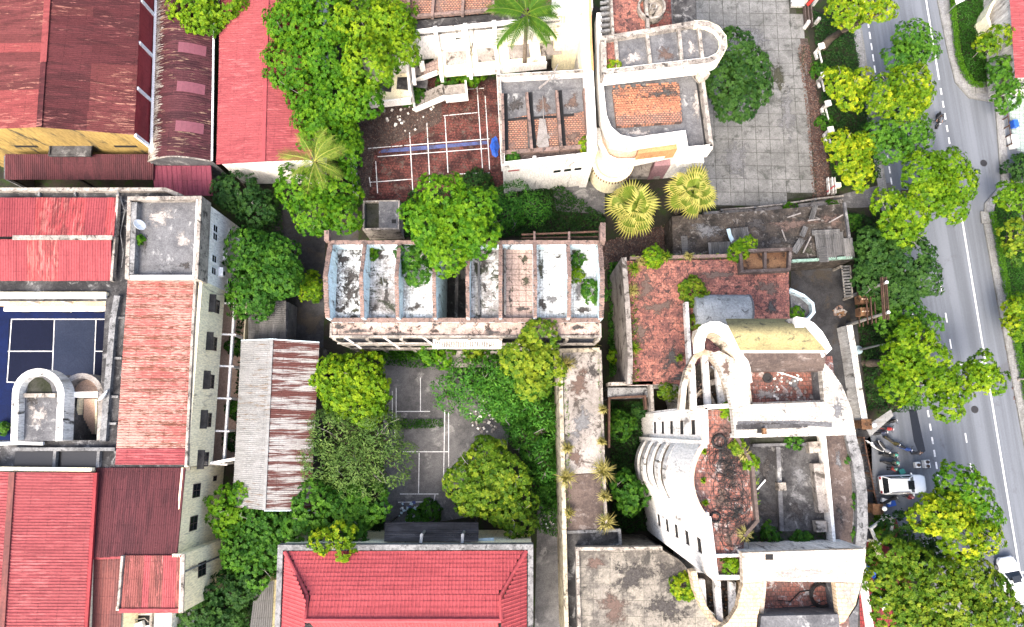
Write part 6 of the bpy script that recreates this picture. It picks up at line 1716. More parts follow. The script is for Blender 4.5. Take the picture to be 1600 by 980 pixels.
# bulge between the flat bays
nb = 12; bulge = []
for k in range(nb + 1):
    t = k / nb; q = Wn1.lerp(Ws0, t); bulge.append((q.x - .9 * math.sin(math.pi * t) ** .8, q.y))
foot = [tuple(Wn0 + Vector((.35, 0))), tuple(Wn1 + Vector((.35, 0)))] + [(x + .9, y_) for x, y_ in bulge[1:-1]] + [tuple(Ws0 + Vector((.35, 0))), tuple(Ws1 + Vector((.35, 0)))] + PL([(1165, 903), (1340, 862), (1346, 800), (1339, 740), (1322, 682), (1150, 640)], zc)
MB().prism(foot, 0, zc - .05).build('body', M['conc_grey'], J)
rows = [20.0, 16.6, 13.2, 9.9, 6.6]
def hole_rows(u): return [(u, u + 1.05, z - .65, z + .65) for z in rows]
Ln = (Wn1 - Wn0).length; Ls = (Ws1 - Ws0).length
un, us_ = Ln - 1.65, Ls * .44
MB().wallgrid(Wn0, Wn1, 0, zt, .34, hole_rows(un)).build('facade_bay', M['white'], J)
MB().wallgrid(Ws0, Ws1, 0, zt, .34, hole_rows(us_)).build('facade_bay', M['white'], J)
for z in rows:
    window(J, Wn0, Wn1, un, z - .65, 1.05, 1.3, 'rustmetal', 'dark', mull=0, bars=0, depth=.25, out=-.08)
    window(J, Ws0, Ws1, us_, z - .65, 1.05, 1.3, 'rustmetal', 'dark', mull=0, bars=0, depth=.25, out=-.08)
# rounded front: solid crown wall, then recessed core with balcony bands
MB().wallpath(bulge, .3, 16.2, zt).build('rounded_wall', M['white'], J)
MB().wallpath([(x + .7, y_) for x, y_ in bulge], .3, 0, 16.3).build('rounded_core', M['shell'], J)
for z in (15.0, 11.9, 8.8, 5.7, 2.6):
    MB().wallpath([(x - .02, y_) for x, y_ in bulge], .22, z - .75, z + .65).build('balcony_band', M['white_worn'], J)
    MB().prism([(x + .05, y_) for x, y_ in bulge] + [(x + .75, y_) for x, y_ in reversed(bulge)], z - .7, z - .55).build('balcony_slab', M['conc_pale'], J)
MB().box((Wn1.x + .0, Wn1.y - .02, zt / 2), (.45, .5, zt - .1)).build('quoin', M['white'], J)
MB().box((Ws0.x + .0, Ws0.y + .02, zt / 2), (.45, .5, zt - .1)).build('quoin', M['white'], J)
# end returns of the facade
MB().wallpath([tuple(Wn0 + Vector((.1, .02))), XY(1143, 634, zt)], .3, 0, zt).build('end_wall', M['white'], J)
MB().wallpath([tuple(Ws1 + Vector((.1, -.02))), XY(1160, 905, zt)], .3, 0, zt - .5).build('end_wall', M['white'], J)
# red terrace behind the parapet
ter = [tuple(Wn0 + Vector((.2, -.2))), tuple(Wn1 + Vector((.2, 0)))] + [(x + .1, y_) for x, y_ in bulge[1:-1]] + [tuple(Ws0 + Vector((.2, 0))), tuple(Ws1 + Vector((.2, .2)))] + PL([(1160, 903), (1163, 838), (1184, 814), (1176, 725), (1152, 683), (1142, 639)], ztf)
MB().prism(ter, zc, ztf).build('terrace', M['terra_pale'], J)
cap = [tuple(Wn0), tuple(Wn1)] + bulge[1:-1] + [tuple(Ws0), tuple(Ws1)]
MB().wallpath(cap, .30, zt, zt + .06).build('coping', M['peach'], J)
MB().wallpath(PL([(1152, 684), (1176, 725), (1184, 814), (1163, 838)], ztf + .5), .22, zc, ztf + .5, jag=.04).build('broken_parapet', M['conc_brown'], J)
MB().wallpath(PL([(1117, 869), (1160, 868)], ztf + .4), .2, ztf, ztf + .4).build('upstand', M['white_worn'], J)
MB().wallpath(PL([(1118, 870), (1118, 900)], ztf + .35), .14, ztf, ztf + .35).build('upstand', M['aqua'], J)
# dark inner roof with ribs and boxes
MB().prism(PL([(1160, 684), (1292, 682), (1306, 862), (1160, 866)], zc), zc - .4, zc + .0).build('inner_roof', M['conc_black'], J)
MB().wallpath(PL([(1216, 698), (1222, 830)], zc + .3), .3, zc, zc + .3).build('roof_rib', M['conc_grey'], J)
MB().wallpath(PL([(1176, 696), (1264, 694)], zc + .25), .2, zc, zc + .25).build('roof_rib', M['conc_grey'], J)
for px, py, s in ((1220, 760, .55), (1270, 699, .8), (1281, 822, .75)):
    MB().box(P(px, py, zc + .3), (s, s, .6), .05).build('vent_box', M['parapet'], J)
MB().prism(PL([(1271, 725), (1288, 724), (1295, 800), (1280, 802)], zc + .7), zc, zc + .7).build('tank_box', M['conc_pale'], J)
MB().bar(P(1183, 765, zc + .1), P(1196, 750, zc + .3), .1, .06).build('batten', M['metalwhite'], J)
MB().prism(PL([(1170, 832), (1300, 828), (1303, 860), (1168, 862)], zc + .03), zc, zc + .03).build('damp_bed', M['joint'], J)
MB().prism(PL([(1170, 684), (1286, 682), (1286, 693), (1172, 694)], zc + .03), zc, zc + .03).build('damp_bed', M['joint'], J)
MB().wallpath(PL([(1288, 681), (1296, 760), (1304, 850)], zc + 1.0), .22, zc - .4, zc + 1.0).build('inner_wall', M['white'], J)
# east strip terrace, planter and outer curved wall
MB().prism(PL([(1291, 680), (1318, 680), (1330, 740), (1333, 800), (1330, 860), (1307, 860), (1299, 760)], zc + .1), zc - .4, zc + .1).build('strip_terrace', M['conc_brown'], J)
MB().prism(PL([(1318, 680), (1330, 680), (1342, 740), (1346, 800), (1344, 860), (1330, 860), (1333, 800), (1330, 740)], zc - .2), zc - .6, zc - .2).build('planter', M['joint'], J)
MB().wallpath(PL([(1326, 668), (1340, 720), (1347, 770), (1348, 820), (1344, 862)], zc + .4), .75, 0, zc + .4).build('outer_wall', M['parapet_grey'], J)

# ---- north ring roof
SL = M['slabtile']
def slab(pp, z, mat, name='ring_roof', th=.6): return MB().prism(PL(pp, z), z - th, z).build(name, mat, J)
slab([(1144, 640), (1173, 632), (1288, 628), (1331, 640), (1337, 676), (1148, 681)], zn, SL)
slab([(1284, 562), (1300, 580), (1316, 603), (1330.6, 639.6), (1288.4, 627.6), (1283, 572)], zn - .003, SL)
slab([(1112, 552), (1124, 548), (1146, 560), (1166, 584), (1172.6, 631.6), (1144, 639.4), (1138, 610), (1127, 580)], zn - .005, SL)
MB().wallpath(PL([(1148, 681), (1337, 676)], zn - .6), .3, zc, zn - .6).build('ring_wall', M['white_worn'], J)
MB().prism(PL([(1150, 664), (1262, 662), (1262, 668), (1150, 672)], zn + .012), zn - .01, zn + .012).build('tar_patch', M['conc_black'], J)
MB().prism(PL([(1152, 658), (1240, 657), (1300, 660), (1300, 668), (1240, 664), (1152, 670)], zn + .006), zn - .01, zn + .006).build('tar_patch', M['conc_grey'], J)
MB().prism(PL([(1183, 668), (1191, 668), (1191, 677), (1183, 677)], zn + .01), zn - .02, zn + .014).build('hatch_hole', M['dark'], J)
MB().box(P(1194, 674, zn + .15), (.22, .4, .3)).build('hatch_lid', M['rustpan'], J)
MB().prism(PL([(1150, 560), (1300, 556), (1312, 645), (1150, 650)], 21.6), 21.35, 21.6).build('sunken_floor', M['terra_pale'], J)
MB().prism(PL([(1150, 560), (1300, 556), (1312, 645), (1150, 650)], 21.6), 0, 21.345).build('wing_body', M['white_worn'], J)
for a, b, mt in (((1166, 577), (1173, 632), 'shell'), ((1283, 572), (1288, 628), 'conc_grey'), ((1173, 632), (1288, 628), 'shell'), ((1166, 577), (1283, 572), 'shell')):
    MB().wallpath(PL([a, b], zn - .6), .25, 21.6, zn - .6).build('well_wall', M[mt], J)
MB().tube([P(1190, 573, 22.4), P(1250, 592, 21.8)], .05, 5).build('fallen_pipe', M['metalwhite'], J)
MB().lathe(P(1199, 591, 21.62), [(.35, 0), (.35, .12), (.2, .12), (.2, .02)], 14).build('ring', M['cable'], J)
# curved penthouse vault with mossy top
prof = [(576, 23.7, 1163, 1287), (566, 24.5, 1161, 1289), (549, 25.3, 1157, 1291), (541, 26.1, 1153, 1285), (532, 26.6, 1149, 1277), (524, 26.9, 1145, 1270), (516, 26.9, 1141, 1262), (508, 26.5, 1137, 1256), (500, 25.6, 1134, 1252), (498, 23.6, 1134, 1252)]
pl = [[P(l + (r - l) * k / 6, py, z) for k in range(7)] for py, z, l, r in prof]
vs = [p for r_ in pl for p in r_]
MB().add(vs[14:], [(i * 7 + k, i * 7 + k + 1, (i + 1) * 7 + k + 1, (i + 1) * 7 + k) for i in range(len(prof) - 3) for k in range(6)]).build('vault_top', M['moss'], J, smooth=True)
MB().add(vs[:21], [(i * 7 + k, i * 7 + k + 1, (i + 1) * 7 + k + 1, (i + 1) * 7 + k) for i in range(2) for k in range(6)]).build('vault_apron', M['conc_brown'], J)
MB().bar(pl[2][0] + Vector((0, 0, .06)), pl[2][-1] + Vector((0, 0, .06)), .22, .16).build('vault_edge', M['white'], J)
MB().bar(pl[0][0] + Vector((0, 0, -.6)), pl[0][-1] + Vector((0, 0, -.6)), .3, 1.0).build('apron_beam', M['conc_brown'], J)
ends = MB()
for c_ in (0, 6): ends.add([pl[i][c_] for i in range(len(prof))], [tuple(range(len(prof)))])
ends.build('vault_end', M['shell'], J)
def fin(pts, th, drop, mat, name):
    xy = [XY(x, y_, z) for x, y_, z in pts]; z1 = [p[2] for p in pts]; z0 = [z - (drop[i] if isinstance(drop, list) else drop) for i, z in enumerate(z1)]
    return MB().wallpath(xy, th, z0, z1).build(name, M[mat], J)
fp = [(1094, 549, 23.2), (1094, 538, 23.9), (1097, 524, 24.8), (1103, 514, 25.6), (1112, 510, 26.1), (1122, 510, 26.4), (1133, 515, 26.5), (1143, 525, 26.3), (1152, 540, 25.8), (1160, 557, 25.0), (1166, 578, 24.2), (1169, 600, 23.4)]
fin(fp, .62, .7, 'white', 'arched_fin')
fin([(x, y_, z - .55) for x, y_, z in fp], .5, [.2, 1.0, 1.8, 2.6, 3.0, 3.2, 3.2, 3.0, 2.5, 1.8, 1.2, .6], 'shell', 'fin_lining')
fin([(1243, 505, 26.7), (1256, 507, 26.7), (1268, 514, 26.4), (1279, 526, 25.9), (1287, 540, 25.4), (1293, 552, 25.0)], .85, 1.8, 'white', 'arched_fin')
fin([(1232, 506, 26.2), (1246, 503, 26.2), (1262, 505, 26.1)], .6, 2.2, 'parapet_grey', 'fin_back')
# open pergola ring on the north-west
rg = [(1066, 640), (1069, 606), (1076, 578), (1087, 558), (1099, 550), (1111, 553), (1122, 568), (1131, 592), (1141, 636)]
MB().wallpath(PL(rg, 21.2), .38, 20.4, 21.2).build('pergola_ring', M['shell'], J)
MB().wallpath(PL(rg, 20.4), .22, 19.9, 20.3).build('drum_wall', M['shell'], J)
for a, b in (((1080, 572), (1083, 640)), ((1100, 553), (1106, 640)), ((1121, 572), (1128, 640))):
    MB().bar(P(*a, 20.7), P(*b, 20.7), .42, .5).build('pergola_beam', M['white_worn'], J)
MB().prism(PL([(1072, 640), (1075, 600), (1088, 572), (1100, 563), (1118, 580), (1130, 640)], 19.8), 19.5, 19.8).build('drum_floor', M['dirtfloor'], J)
MB().wallpath(PL([(1084, 642), (1086, 622), (1096, 611), (1108, 614), (1116, 630), (1118, 642)], 20.4), .22, 19.8, 20.4).build('inner_ring', M['shell'], J)
MB().bar(P(1104, 600, 20.0), P(1120, 596, 20.0), .4, .4).build('ledge', M['conc_pale'], J)
# ---- south ring roof
slab([(1160, 864), (1353, 858), (1351, 885), (1346, 911), (1318, 910), (1195, 908), (1161, 912)], zn, M['slabtile_cream'], 'ring_roof')
slab([(1161, 912.6), (1195, 908.6), (1190, 940), (1183, 965), (1180, 1010), (1100, 1010), (1120, 985), (1138, 972), (1152, 950)], zn - .004, M['slabtile_warm'])
slab([(1305, 910.6), (1345.6, 911.6), (1337, 945), (1320, 972), (1312, 975)], zn - .006, M['slabtile_warm'])
slab([(1190, 963), (1311, 960), (1312, 1010), (1184, 1010)], zn - .01, M['conc_grey'], 'end_beam')
MB().wallpath(PL([(1160, 866), (1352, 860)], zn - .6), .3, zc, zn - .6).build('ring_wall', M['white_worn'], J)
MB().prism(PL([(1196, 866), (1208, 866), (1208, 875), (1196, 875)], zn + .014), zn - .02, zn + .014).build('hatch_hole', M['dark'], J)
MB().prism(PL([(1170, 890), (1320, 885), (1330, 1010), (1170, 1010)], 21.6), 21.35, 21.6).build('sunken_floor', M['terra_pale'], J)
MB().prism(PL([(1170, 890), (1320, 885), (1330, 1010), (1170, 1010)], 21.6), 0, 21.345).build('wing_body', M['white_worn'], J)
for a, b, mt in (((1195, 908), (1190, 962), 'shell'), ((1305, 910), (1312, 962), 'conc_grey'), ((1190, 963), (1311, 960), 'conc_grey')):
    MB().wallpath(PL([a, b], zn - .6), .25, 21.6, zn - .6).build('well_wall', M[mt], J)
sg = [(1084, 893), (1090, 922), (1101, 950), (1116, 972), (1133, 982), (1150, 970), (1160, 946), (1163, 912)]
MB().wallpath(PL(sg, 21.6), .38, 20.6, 21.6).build('pergola_ring', M['slabtile_warm'], J)
MB().wallpath(PL(sg, 20.6), .22, 19.9, 20.5).build('drum_wall', M['shell'], J)
for a, b in (((1095, 905), (1098, 945)), ((1119, 907), (1124, 976)), ((1143, 909), (1145, 976))):
    MB().bar(P(*a, 21), P(*b, 21), .42, .5).build('pergola_beam', M['white_worn'], J)
MB().prism(PL([(1086, 895), (1160, 905), (1155, 950), (1135, 975), (1105, 950)], 19.8), 19.5, 19.8).build('drum_floor', M['dirtfloor'], J)
MB().prism(PL([(1308, 975), (1322, 972), (1340, 945), (1347, 912), (1353, 862), (1345, 862), (1340, 990), (1310, 1010)], 18.0), 0, 18.0).build('east_body', M['conc_grey'], J)

for k, (px, py, rx, ry, mt) in enumerate(((1138, 730, 18, 32, 'conc_brown'), (1142, 745, 9, 18, 'soot'), (1128, 780, 12, 22, 'conc_brown'), (1150, 800, 10, 16, 'soot'), (1126, 715, 6, 12, 'soot'), (1140, 840, 9, 14, 'conc_brown'))):
    blotch(J, px, py, rx, ry, ztf + .001 * k, mt, seed=200 + k)
for k, (px, py, rx, ry, z, mt) in enumerate(((1195, 735, 14, 20, zc, 'soot'), (1250, 745, 12, 18, zc, 'conc_grey'), (1200, 800, 18, 16, zc, 'soot'), (1245, 800, 16, 14, zc, 'soot'), (1200, 615, 22, 8, 21.6, 'conc_pale'), (1240, 600, 10, 14, 21.6, 'conc_grey'), (1270, 620, 8, 8, 21.6, 'conc_pale'), (1310, 720, 5, 16, zc + .1, 'conc_grey'), (1312, 800, 6, 20, zc + .1, 'soot'))):
    blotch(J, px, py, rx, ry, z + .0008 * k, mt, seed=240 + k)
for k, (px, py, rx, ry, z, mt) in enumerate(((1200, 664, 40, 6, zn, 'soot'), (1260, 662, 30, 5, zn, 'conc_grey'), (1135, 575, 8, 16, zn, 'conc_brown'), (1310, 640, 12, 16, zn, 'conc_grey'), (1250, 895, 50, 8, zn, 'conc_pale'), (1325, 930, 10, 20, zn, 'conc_pale'))):
    blotch(J, px, py, rx, ry, z + .0008 * k, mt, seed=270 + k)
# cables heaped on the roofs
def tangle(label, px, py, rx, ry, z, loops, r=.035, coil=0.0, seed=2, name='cable_tangle'):
    rng = random.Random(seed); c = P(px, py, z); k = mpp(z, py); mb = MB()
    for l in range(loops):
        cx = c.x + rng.uniform(-1, 1) * rx * k * (1 - coil); cy = c.y + rng.uniform(-1, 1) * ry * k * (1 - coil)
        a0 = rng.uniform(0, 6.28); R = (rng.uniform(.4, 1.3) if coil < .5 else rx * k * rng.uniform(.8, 1.0)); n = 18; w = rng.uniform(.5, 1.1) if coil < .5 else 1.0
        ex, ey = rng.uniform(.5, 1.2), rng.uniform(.5, 1.4)
        if coil >= .5: ex = ey = 1.0
        pts = [(cx + R * ex * math.cos(a0 + 6.28 * w * i / n), cy + R * ey * math.sin(a0 + 6.28 * w * i / n), z + rng.uniform(.02, .18)) for i in range(n + 1)]
        mb.tube(pts, r, 4, cap=False)
    return tag(mb.build(name, M['cable']), label, 'cable')
tangle('sprawling tangle of black cables on the upper red terrace', 1138, 745, 18, 55, ztf, 70, .014, 0, 2)
tangle('scattered black cables on the lower end of the red terrace', 1138, 825, 14, 28, ztf, 18, .014, 0, 5)
tangle('tight coil of black cable near the top of the red terrace', 1123, 690, 11, 11, ztf, 9, .05, 1, 3, 'cable_coil')
tangle('small coil of black cable by the rounded parapet', 1117, 808, 8, 8, ztf, 7, .045, 1, 9, 'cable_coil')
tangle('big black hose coil in the sunken floor at the bottom', 1283, 930, 19, 19, 21.65, 10, .05, 1, 4, 'cable_coil')
tag(MB().tube([P(1268, 922, 21.65), P(1250, 925, 21.65), P(1235, 940, 21.65), P(1215, 938, 21.65), P(1225, 950, 21.65), P(1265, 948, 21.65), P(1288, 938, 21.65)], .04, 5).build('loose_cable', M['cable']), 'loose black cable trailing from the hose coil', 'cable')

# weed-grown boundary east of the ruin: white wall and picket fence
bw = thing('boundary_wall', 'white rendered boundary wall along the shrub bed beside the ruin', 'wall', (*XY(1340, 590, 0), 0))
MB().wallpath(PL([(1327, 508), (1336, 560), (1343, 610), (1352, 660)], 2.2), .45, 0, 2.2).build('wall', M['white_worn'], bw)
MB().wallpath(PL([(1327, 508), (1336, 560), (1343, 610), (1352, 660)], 2.3), .6, 2.2, 2.32).build('coping', M['white_worn'], bw)
pf = thing('picket_gate', 'grey slatted gate leaf beside the transformer poles', 'gate', (*XY(1322, 440, 0), 0))
for k in range(11):
    a, b = P(1314 + k * .5, 417 + k * 4.6, 1.9), P(1327 + k * .4, 416 + k * 4.6, 1.9)
    MB().bar(a, b, .16, .08).build('slat', M['parapet_grey'], pf)
for a, b in (((1315, 416), (1320, 465)), ((1328, 415), (1332, 463))): MB().bar(P(*a, 1.8), P(*b, 1.8), .1, .12).build('rail', M['parapet'], pf)
for a in ((1315, 416), (1332, 463)): q = P(*a, 1.9); MB().box((q.x, q.y, .95), (.2, .2, 1.9)).build('post', M['parapet'], pf)
rf = thing('rail_fence', 'rusty iron rail fence along the motorbike parking', 'fence', (*XY(1368, 740, 0), 0))
pts = [(1350, 684), (1355, 712), (1361, 740), (1366, 768), (1371, 790)]
for z in (.5, 1.2):
    for a, b in zip(pts[:-1], pts[1:]): MB().bar(P(*a, z), P(*b, z), .10, .10).build('rail', M['rustmetal'], rf)
for a in pts: q = P(*a, 1.4); MB().box((q.x, q.y, .7), (.16, .16, 1.4)).build('post', M['rustmetal'], rf)
for k in range(20):
    q = P(1350 + 1.1 * k, 684 + 5.5 * k, .8); MB().box((q.x, q.y, .65), (.04, .04, 1.2)).build('baluster', M['rustmetal'], rf)
for i, (px, py, ww) in enumerate(((1354, 663, 'upper'), (1372, 796, 'lower'))):
    gp_ = thing('gate_pier', f'brown brick gate pier at the {ww} end of the rusty rail fence', 'pier', (*XY(px, py, 0), 0), 'gate piers of the parking')
    q = P(px, py, 2.4); MB().box((q.x, q.y, 1.15), (.8, .8, 2.3)).build('shaft', M['rustpan'], gp_); MB().box((q.x, q.y, 2.36), (1.0, 1.0, .14)).build('cap', M['rustpan'], gp_)
for i, (px, py, ww) in enumerate(((1366, 664, 'upper'), (1382, 795, 'lower'))):
    q = P(px, py, 3.2); lp = thing('globe_lamp', f'white globe lamp beside the {ww} brown gate pier', 'lamp', (q.x, q.y, 0), 'globe lamps at the parking')
    MB().tube([(q.x, q.y, 0), (q.x, q.y, 2.95)], .05, 8).build('pole', M['metaldark'], lp)
    MB().lathe((q.x, q.y, 3.2), [(.02, -.24), (.15, -.19), (.24, 0), (.17, .17), (.02, .24)], 14).build('globe', M['metalwhite'], lp, smooth=True)
tag(MB().prism(PL([(1352, 667), (1392, 640), (1396, 650), (1360, 682)], 2.2), 2.1, 2.2).build('canopy_sheet', M['zinc']), 'light grey metal sheet canopy over the parked motorbikes', 'canopy')
cs = bpy.data.objects['canopy_sheet']
for px, py in ((1358, 672), (1390, 645)):
    q = P(px, py, 2.1); MB().box((q.x, q.y, 1.05), (.07, .07, 2.1)).build('post', M['metaldark'], cs)

# ================================================================== trees and plants
GB = 'trees around the big cluster by the red hall'
tree('broad bumpy green tree at the top edge beside the red roofed hall', 470, 55, 80, 8.5, 'leaf_bright', lobes=[(455, 30, 52), (500, 20, 55, .5), (455, 85, 50), (510, 80, 52, .6)], base=(540, 150), group=GB)
tree('tall loose yellow green tree at top overhanging the stair wing', 585, 60, 70, 9.5, 'leaf_lime', lobes=[(560, 25, 55), (605, 30, 48), (575, 90, 50, .5), (618, 70, 42, -.5)], base=(620, 150), group=GB, clump=.55)
tree('middle green tree of the big cluster, above the coconut palm', 510, 160, 65, 8.0, 'leaf_bright', lobes=[(485, 140, 46), (530, 150, 52), (565, 150, 34), (490, 175, 40)], base=(560, 230), group=GB)
tree('lowest green tree of the big cluster, left of the leaf litter', 515, 212, 50, 6.5, 'leaf_bright', lobes=[(500, 200, 42), (530, 215, 36), (545, 235, 22)], base=(560, 270), group=GB)
tree('round green tree whose top only shows at the very top left', 318, 5, 60, 7.5, 'leaf_lime', lobes=[(300, 5, 38), (340, -5, 42), (312, 25, 28)], base=(345, 40))
tree('round green tree below the coconut palm', 495, 300, 68, 6.0, 'leaf_bright', lobes=[(465, 290, 40), (520, 290, 46), (490, 325, 40), (535, 330, 32)], base=(530, 340))
tree('dark shaded tree in the corner below the plum lean-to', 380, 305, 50, 5.0, 'leaf_dark', lobes=[(370, 295, 36), (400, 325, 32), (350, 300, 24)], base=(410, 330))
tree('dark green tree beside the cream tower, west of the alley', 403, 425, 66, 5.8, 'leaf_mid', lobes=[(385, 390, 42), (415, 420, 52), (390, 460, 44), (430, 395, 36), (440, 435, 32)], base=(440, 440), clump=.5)
shrub('bright lime bush in the dark alley left of the roofless block', 483, 447, 23, 0.6, 'leaf_lime', hz=1.3, clump=.4)
tree('bright spreading tree leaning over the roofless block', 700, 345, 78, 14.6, 'leaf_bright', lobes=[(690, 305, 46), (740, 325, 42), (670, 350, 42), (715, 355, 50), (698, 392, 38), (745, 365, 36), (655, 335, 30)], base=(715, 345), clump=.5, tone=.08)
tree('hanging dark foliage tree in the third bay of the roofless block', 648, 415, 26, 12.6, 'leaf_mid', lobes=[(640, 400, 22), (652, 425, 24), (660, 395, 20)], base=(650, 410), zb=11.0, clump=.4)
tree('dusky feathery tree right of the bright spreading tree', 808, 322, 52, 5.0, 'leaf_fern', lobes=[(800, 315, 40), (830, 325, 32), (785, 335, 32)], base=(810, 340), tone=-.12, aspect=.3, leaf=.34)
tree('lime bumpy tree over the edge of the rusty gable shed', 540, 600, 64, 6.2, 'leaf_lime', lobes=[(520, 590, 42), (562, 585, 42), (585, 610, 28), (540, 620, 44), (575, 640, 30)], base=(560, 620), clump=.42, dens=.95)
tree('large airy grey green tree left of the badminton court', 556, 700, 82, 6.5, 'leaf_wisp', lobes=[(525, 680, 52), (585, 680, 52), (550, 725, 60), (605, 722, 46), (502, 722, 42), (565, 762, 42)], base=(570, 720), clump=.6, leaf=.34, aspect=.26, dens=.72, tone=.12)
tree('mid green tree spilling over the hipped tile roof', 520, 800, 64, 6.5, 'leaf_mid', lobes=[(490, 790, 42), (540, 800, 46), (575, 790, 36), (470, 830, 34), (545, 835, 28)], base=(530, 790), tone=.1)
tree('yellow green tree tip hanging over the red tile parapet', 522, 850, 30, 9.6, 'leaf_yellow', lobes=[(500, 848, 18), (535, 838, 20), (536, 862, 15)], base=(520, 815), clump=.4, tone=-.1)
tree('bright green tree by the cream flank wall, lower left', 347, 798, 38, 4.8, 'leaf_bright', lobes=[(345, 785, 26), (352, 812, 30), (375, 770, 20)], base=(380, 790), clump=.42, tone=.1)
tree('dark tree mass left of the hipped tile hall', 395, 850, 60, 4.5, 'leaf_mid', lobes=[(400, 820, 40), (375, 855, 38), (420, 860, 40), (430, 815, 32), (395, 890, 34)], base=(420, 850))
tree('dark tree at the bottom edge beside the striped annex', 335, 950, 55, 4.2, 'leaf_dark', lobes=[(310, 960, 38), (350, 935, 38), (345, 975, 36), (380, 920, 28)], base=(370, 930), tone=.15)
tree('fresh feathery tree in the middle of the overgrown yard', 745, 600, 58, 4.6, 'leaf_fern', lobes=[(730, 590, 38), (765, 585, 36), (745, 620, 40), (770, 615, 28)], base=(750, 610), aspect=.3, leaf=.36, clump=.5)
tree('small feathery tree beside the badminton court', 695, 615, 24, 3.4, 'leaf_fern', lobes=[(692, 605, 20), (697, 628, 18)], base=(700, 620), aspect=.3, leaf=.34, clump=.45)
tree('yellow green tree covering the corner of the roofless block', 833, 563, 58, 12.4, 'leaf_olive', lobes=[(845, 525, 32), (815, 560, 36), (850, 570, 38), (830, 598, 30)], base=(830, 580), clump=.48, tone=.12)
tree('big round olive tree above the hipped tile roof', 768, 765, 74, 5.8, 'leaf_olive', lobes=[(760, 720, 40), (725, 755, 38), (790, 745, 40), (765, 770, 46), (735, 785, 26)], base=(760, 750), clump=.42, dens=.95, tone=-.05)
tree('round dark olive tree touching the parapet of the tile roof', 797, 805, 44, 5.4, 'leaf_olive', lobes=[(790, 795, 34), (808, 815, 32), (815, 785, 24)], base=(795, 790), clump=.42, tone=-.15)
tree('feathery sapling beside the long flat block', 848, 718, 22, 3.0, 'leaf_fern', lobes=[(848, 705, 20), (852, 735, 18)], base=(842, 712), aspect=.3, leaf=.34, clump=.4, tone=-.15)
tree('dense dark round tree in the light well', 986, 768, 32, 5.0, 'leaf_mid', lobes=[(978, 762, 24), (995, 772, 24), (985, 790, 18)], base=(975, 760), clump=.4)
tree('dark dome tree beside the rounded canopy block', 1152, 118, 62, 7.0, 'leaf_dark', lobes=[(1150, 75, 40), (1140, 120, 46), (1175, 105, 38), (1155, 155, 38), (1185, 135, 24)], base=(1140, 160), clump=.55, tone=.25)
SG = 'street trees beside the road'
tree('yellow crowned leaning tree at the top edge by the pavement', 1345, 15, 45, 8.0, 'leaf_yellow', lobes=[(1325, 5, 32), (1360, 0, 32), (1385, 10, 18, .5), (1330, 30, 18)], base=(1283, 76), group=SG, clump=.45, trunk_r=.38)
tree('green street tree overhanging the left lane at top', 1428, 66, 44, 6.5, 'leaf_mid', lobes=[(1425, 55, 30), (1445, 70, 26), (1405, 85, 26), (1430, 90, 24)], base=(1400, 110), group=SG, tone=.1)
tree('yellow street tree left of the parked bus-lane line, upper', 1322, 132, 36, 6.5, 'leaf_yellow', lobes=[(1315, 125, 28), (1330, 145, 26), (1345, 125, 22)], base=(1318, 165), group=SG, clump=.45)
tree('large yellow green street tree overhanging the road', 1412, 130, 52, 7.0, 'leaf_yellow', lobes=[(1390, 140, 36), (1430, 125, 36), (1415, 160, 36), (1440, 145, 24)], base=(1375, 180), group=SG, clump=.48, tone=-.12)
tree('deep green street tree below the large yellow green one', 1415, 210, 44, 6.0, 'leaf_mid', lobes=[(1420, 195, 34), (1400, 225, 34), (1435, 215, 26), (1370, 210, 26)], base=(1380, 230), group=SG, tone=.15)
tree('golden street tree above the driveway', 1330, 240, 42, 6.2, 'leaf_yellow', lobes=[(1318, 225, 28), (1335, 245, 32), (1350, 225, 24), (1345, 270, 24)], base=(1325, 265), group=SG, clump=.45)
tree('lime street tree at the mouth of the driveway', 1413, 333, 50, 6.5, 'leaf_lime', lobes=[(1395, 320, 32), (1425, 330, 36), (1410, 355, 32)], base=(1390, 345), group=SG, clump=.48)
tree('lime street tree overhanging the junction', 1478, 282, 60, 7.0, 'leaf_lime', lobes=[(1450, 265, 36), (1490, 255, 32), (1505, 285, 34), (1465, 300, 40), (1490, 320, 28)], base=(1410, 300), group=SG, clump=.5, tone=-.08)
tree('broad dark tree between the ruined shed and the road', 1405, 420, 66, 5.5, 'leaf_dark', lobes=[(1380, 400, 40), (1420, 400, 46), (1445, 430, 34), (1400, 450, 44), (1365, 380, 26), (1370, 430, 34)], base=(1390, 420), group=SG, tone=.25)
tree('bright street tree with crown over the road edge', 1432, 560, 62, 6.8, 'leaf_lime', lobes=[(1430, 530, 34), (1455, 560, 36), (1415, 565, 36), (1440, 595, 38), (1405, 605, 30), (1470, 590, 24)], base=(1352, 568), group=SG, clump=.48, trunk_r=.35, tone=-.05)
tree('long bough of bright leaves reaching across the road', 1525, 592, 40, 7.2, 'leaf_lime', lobes=[(1495, 610, 28), (1515, 590, 26), (1540, 578, 28), (1555, 595, 24), (1485, 635, 24)], base=(1425, 600), group=SG, clump=.45)
tree('green tree between the transformer and the road', 1430, 490, 40, 5.0, 'leaf_mid', lobes=[(1420, 495, 30), (1445, 505, 26), (1390, 500, 24)], base=(1400, 500), group=SG, tone=.2)
tree('bright yellow street tree beside the white car', 1495, 795, 68, 7.5, 'leaf_yellow', lobes=[(1460, 803, 34), (1488, 806, 42), (1512, 842, 38), (1542, 838, 28)], base=(1420, 800), group=SG, clump=.48)
tree('green street tree behind the bright yellow one', 1510, 770, 40, 7.0, 'leaf_bright', lobes=[(1500, 755, 32), (1525, 775, 34), (1540, 805, 24)], base=(1450, 780), group=SG, tone=.05)
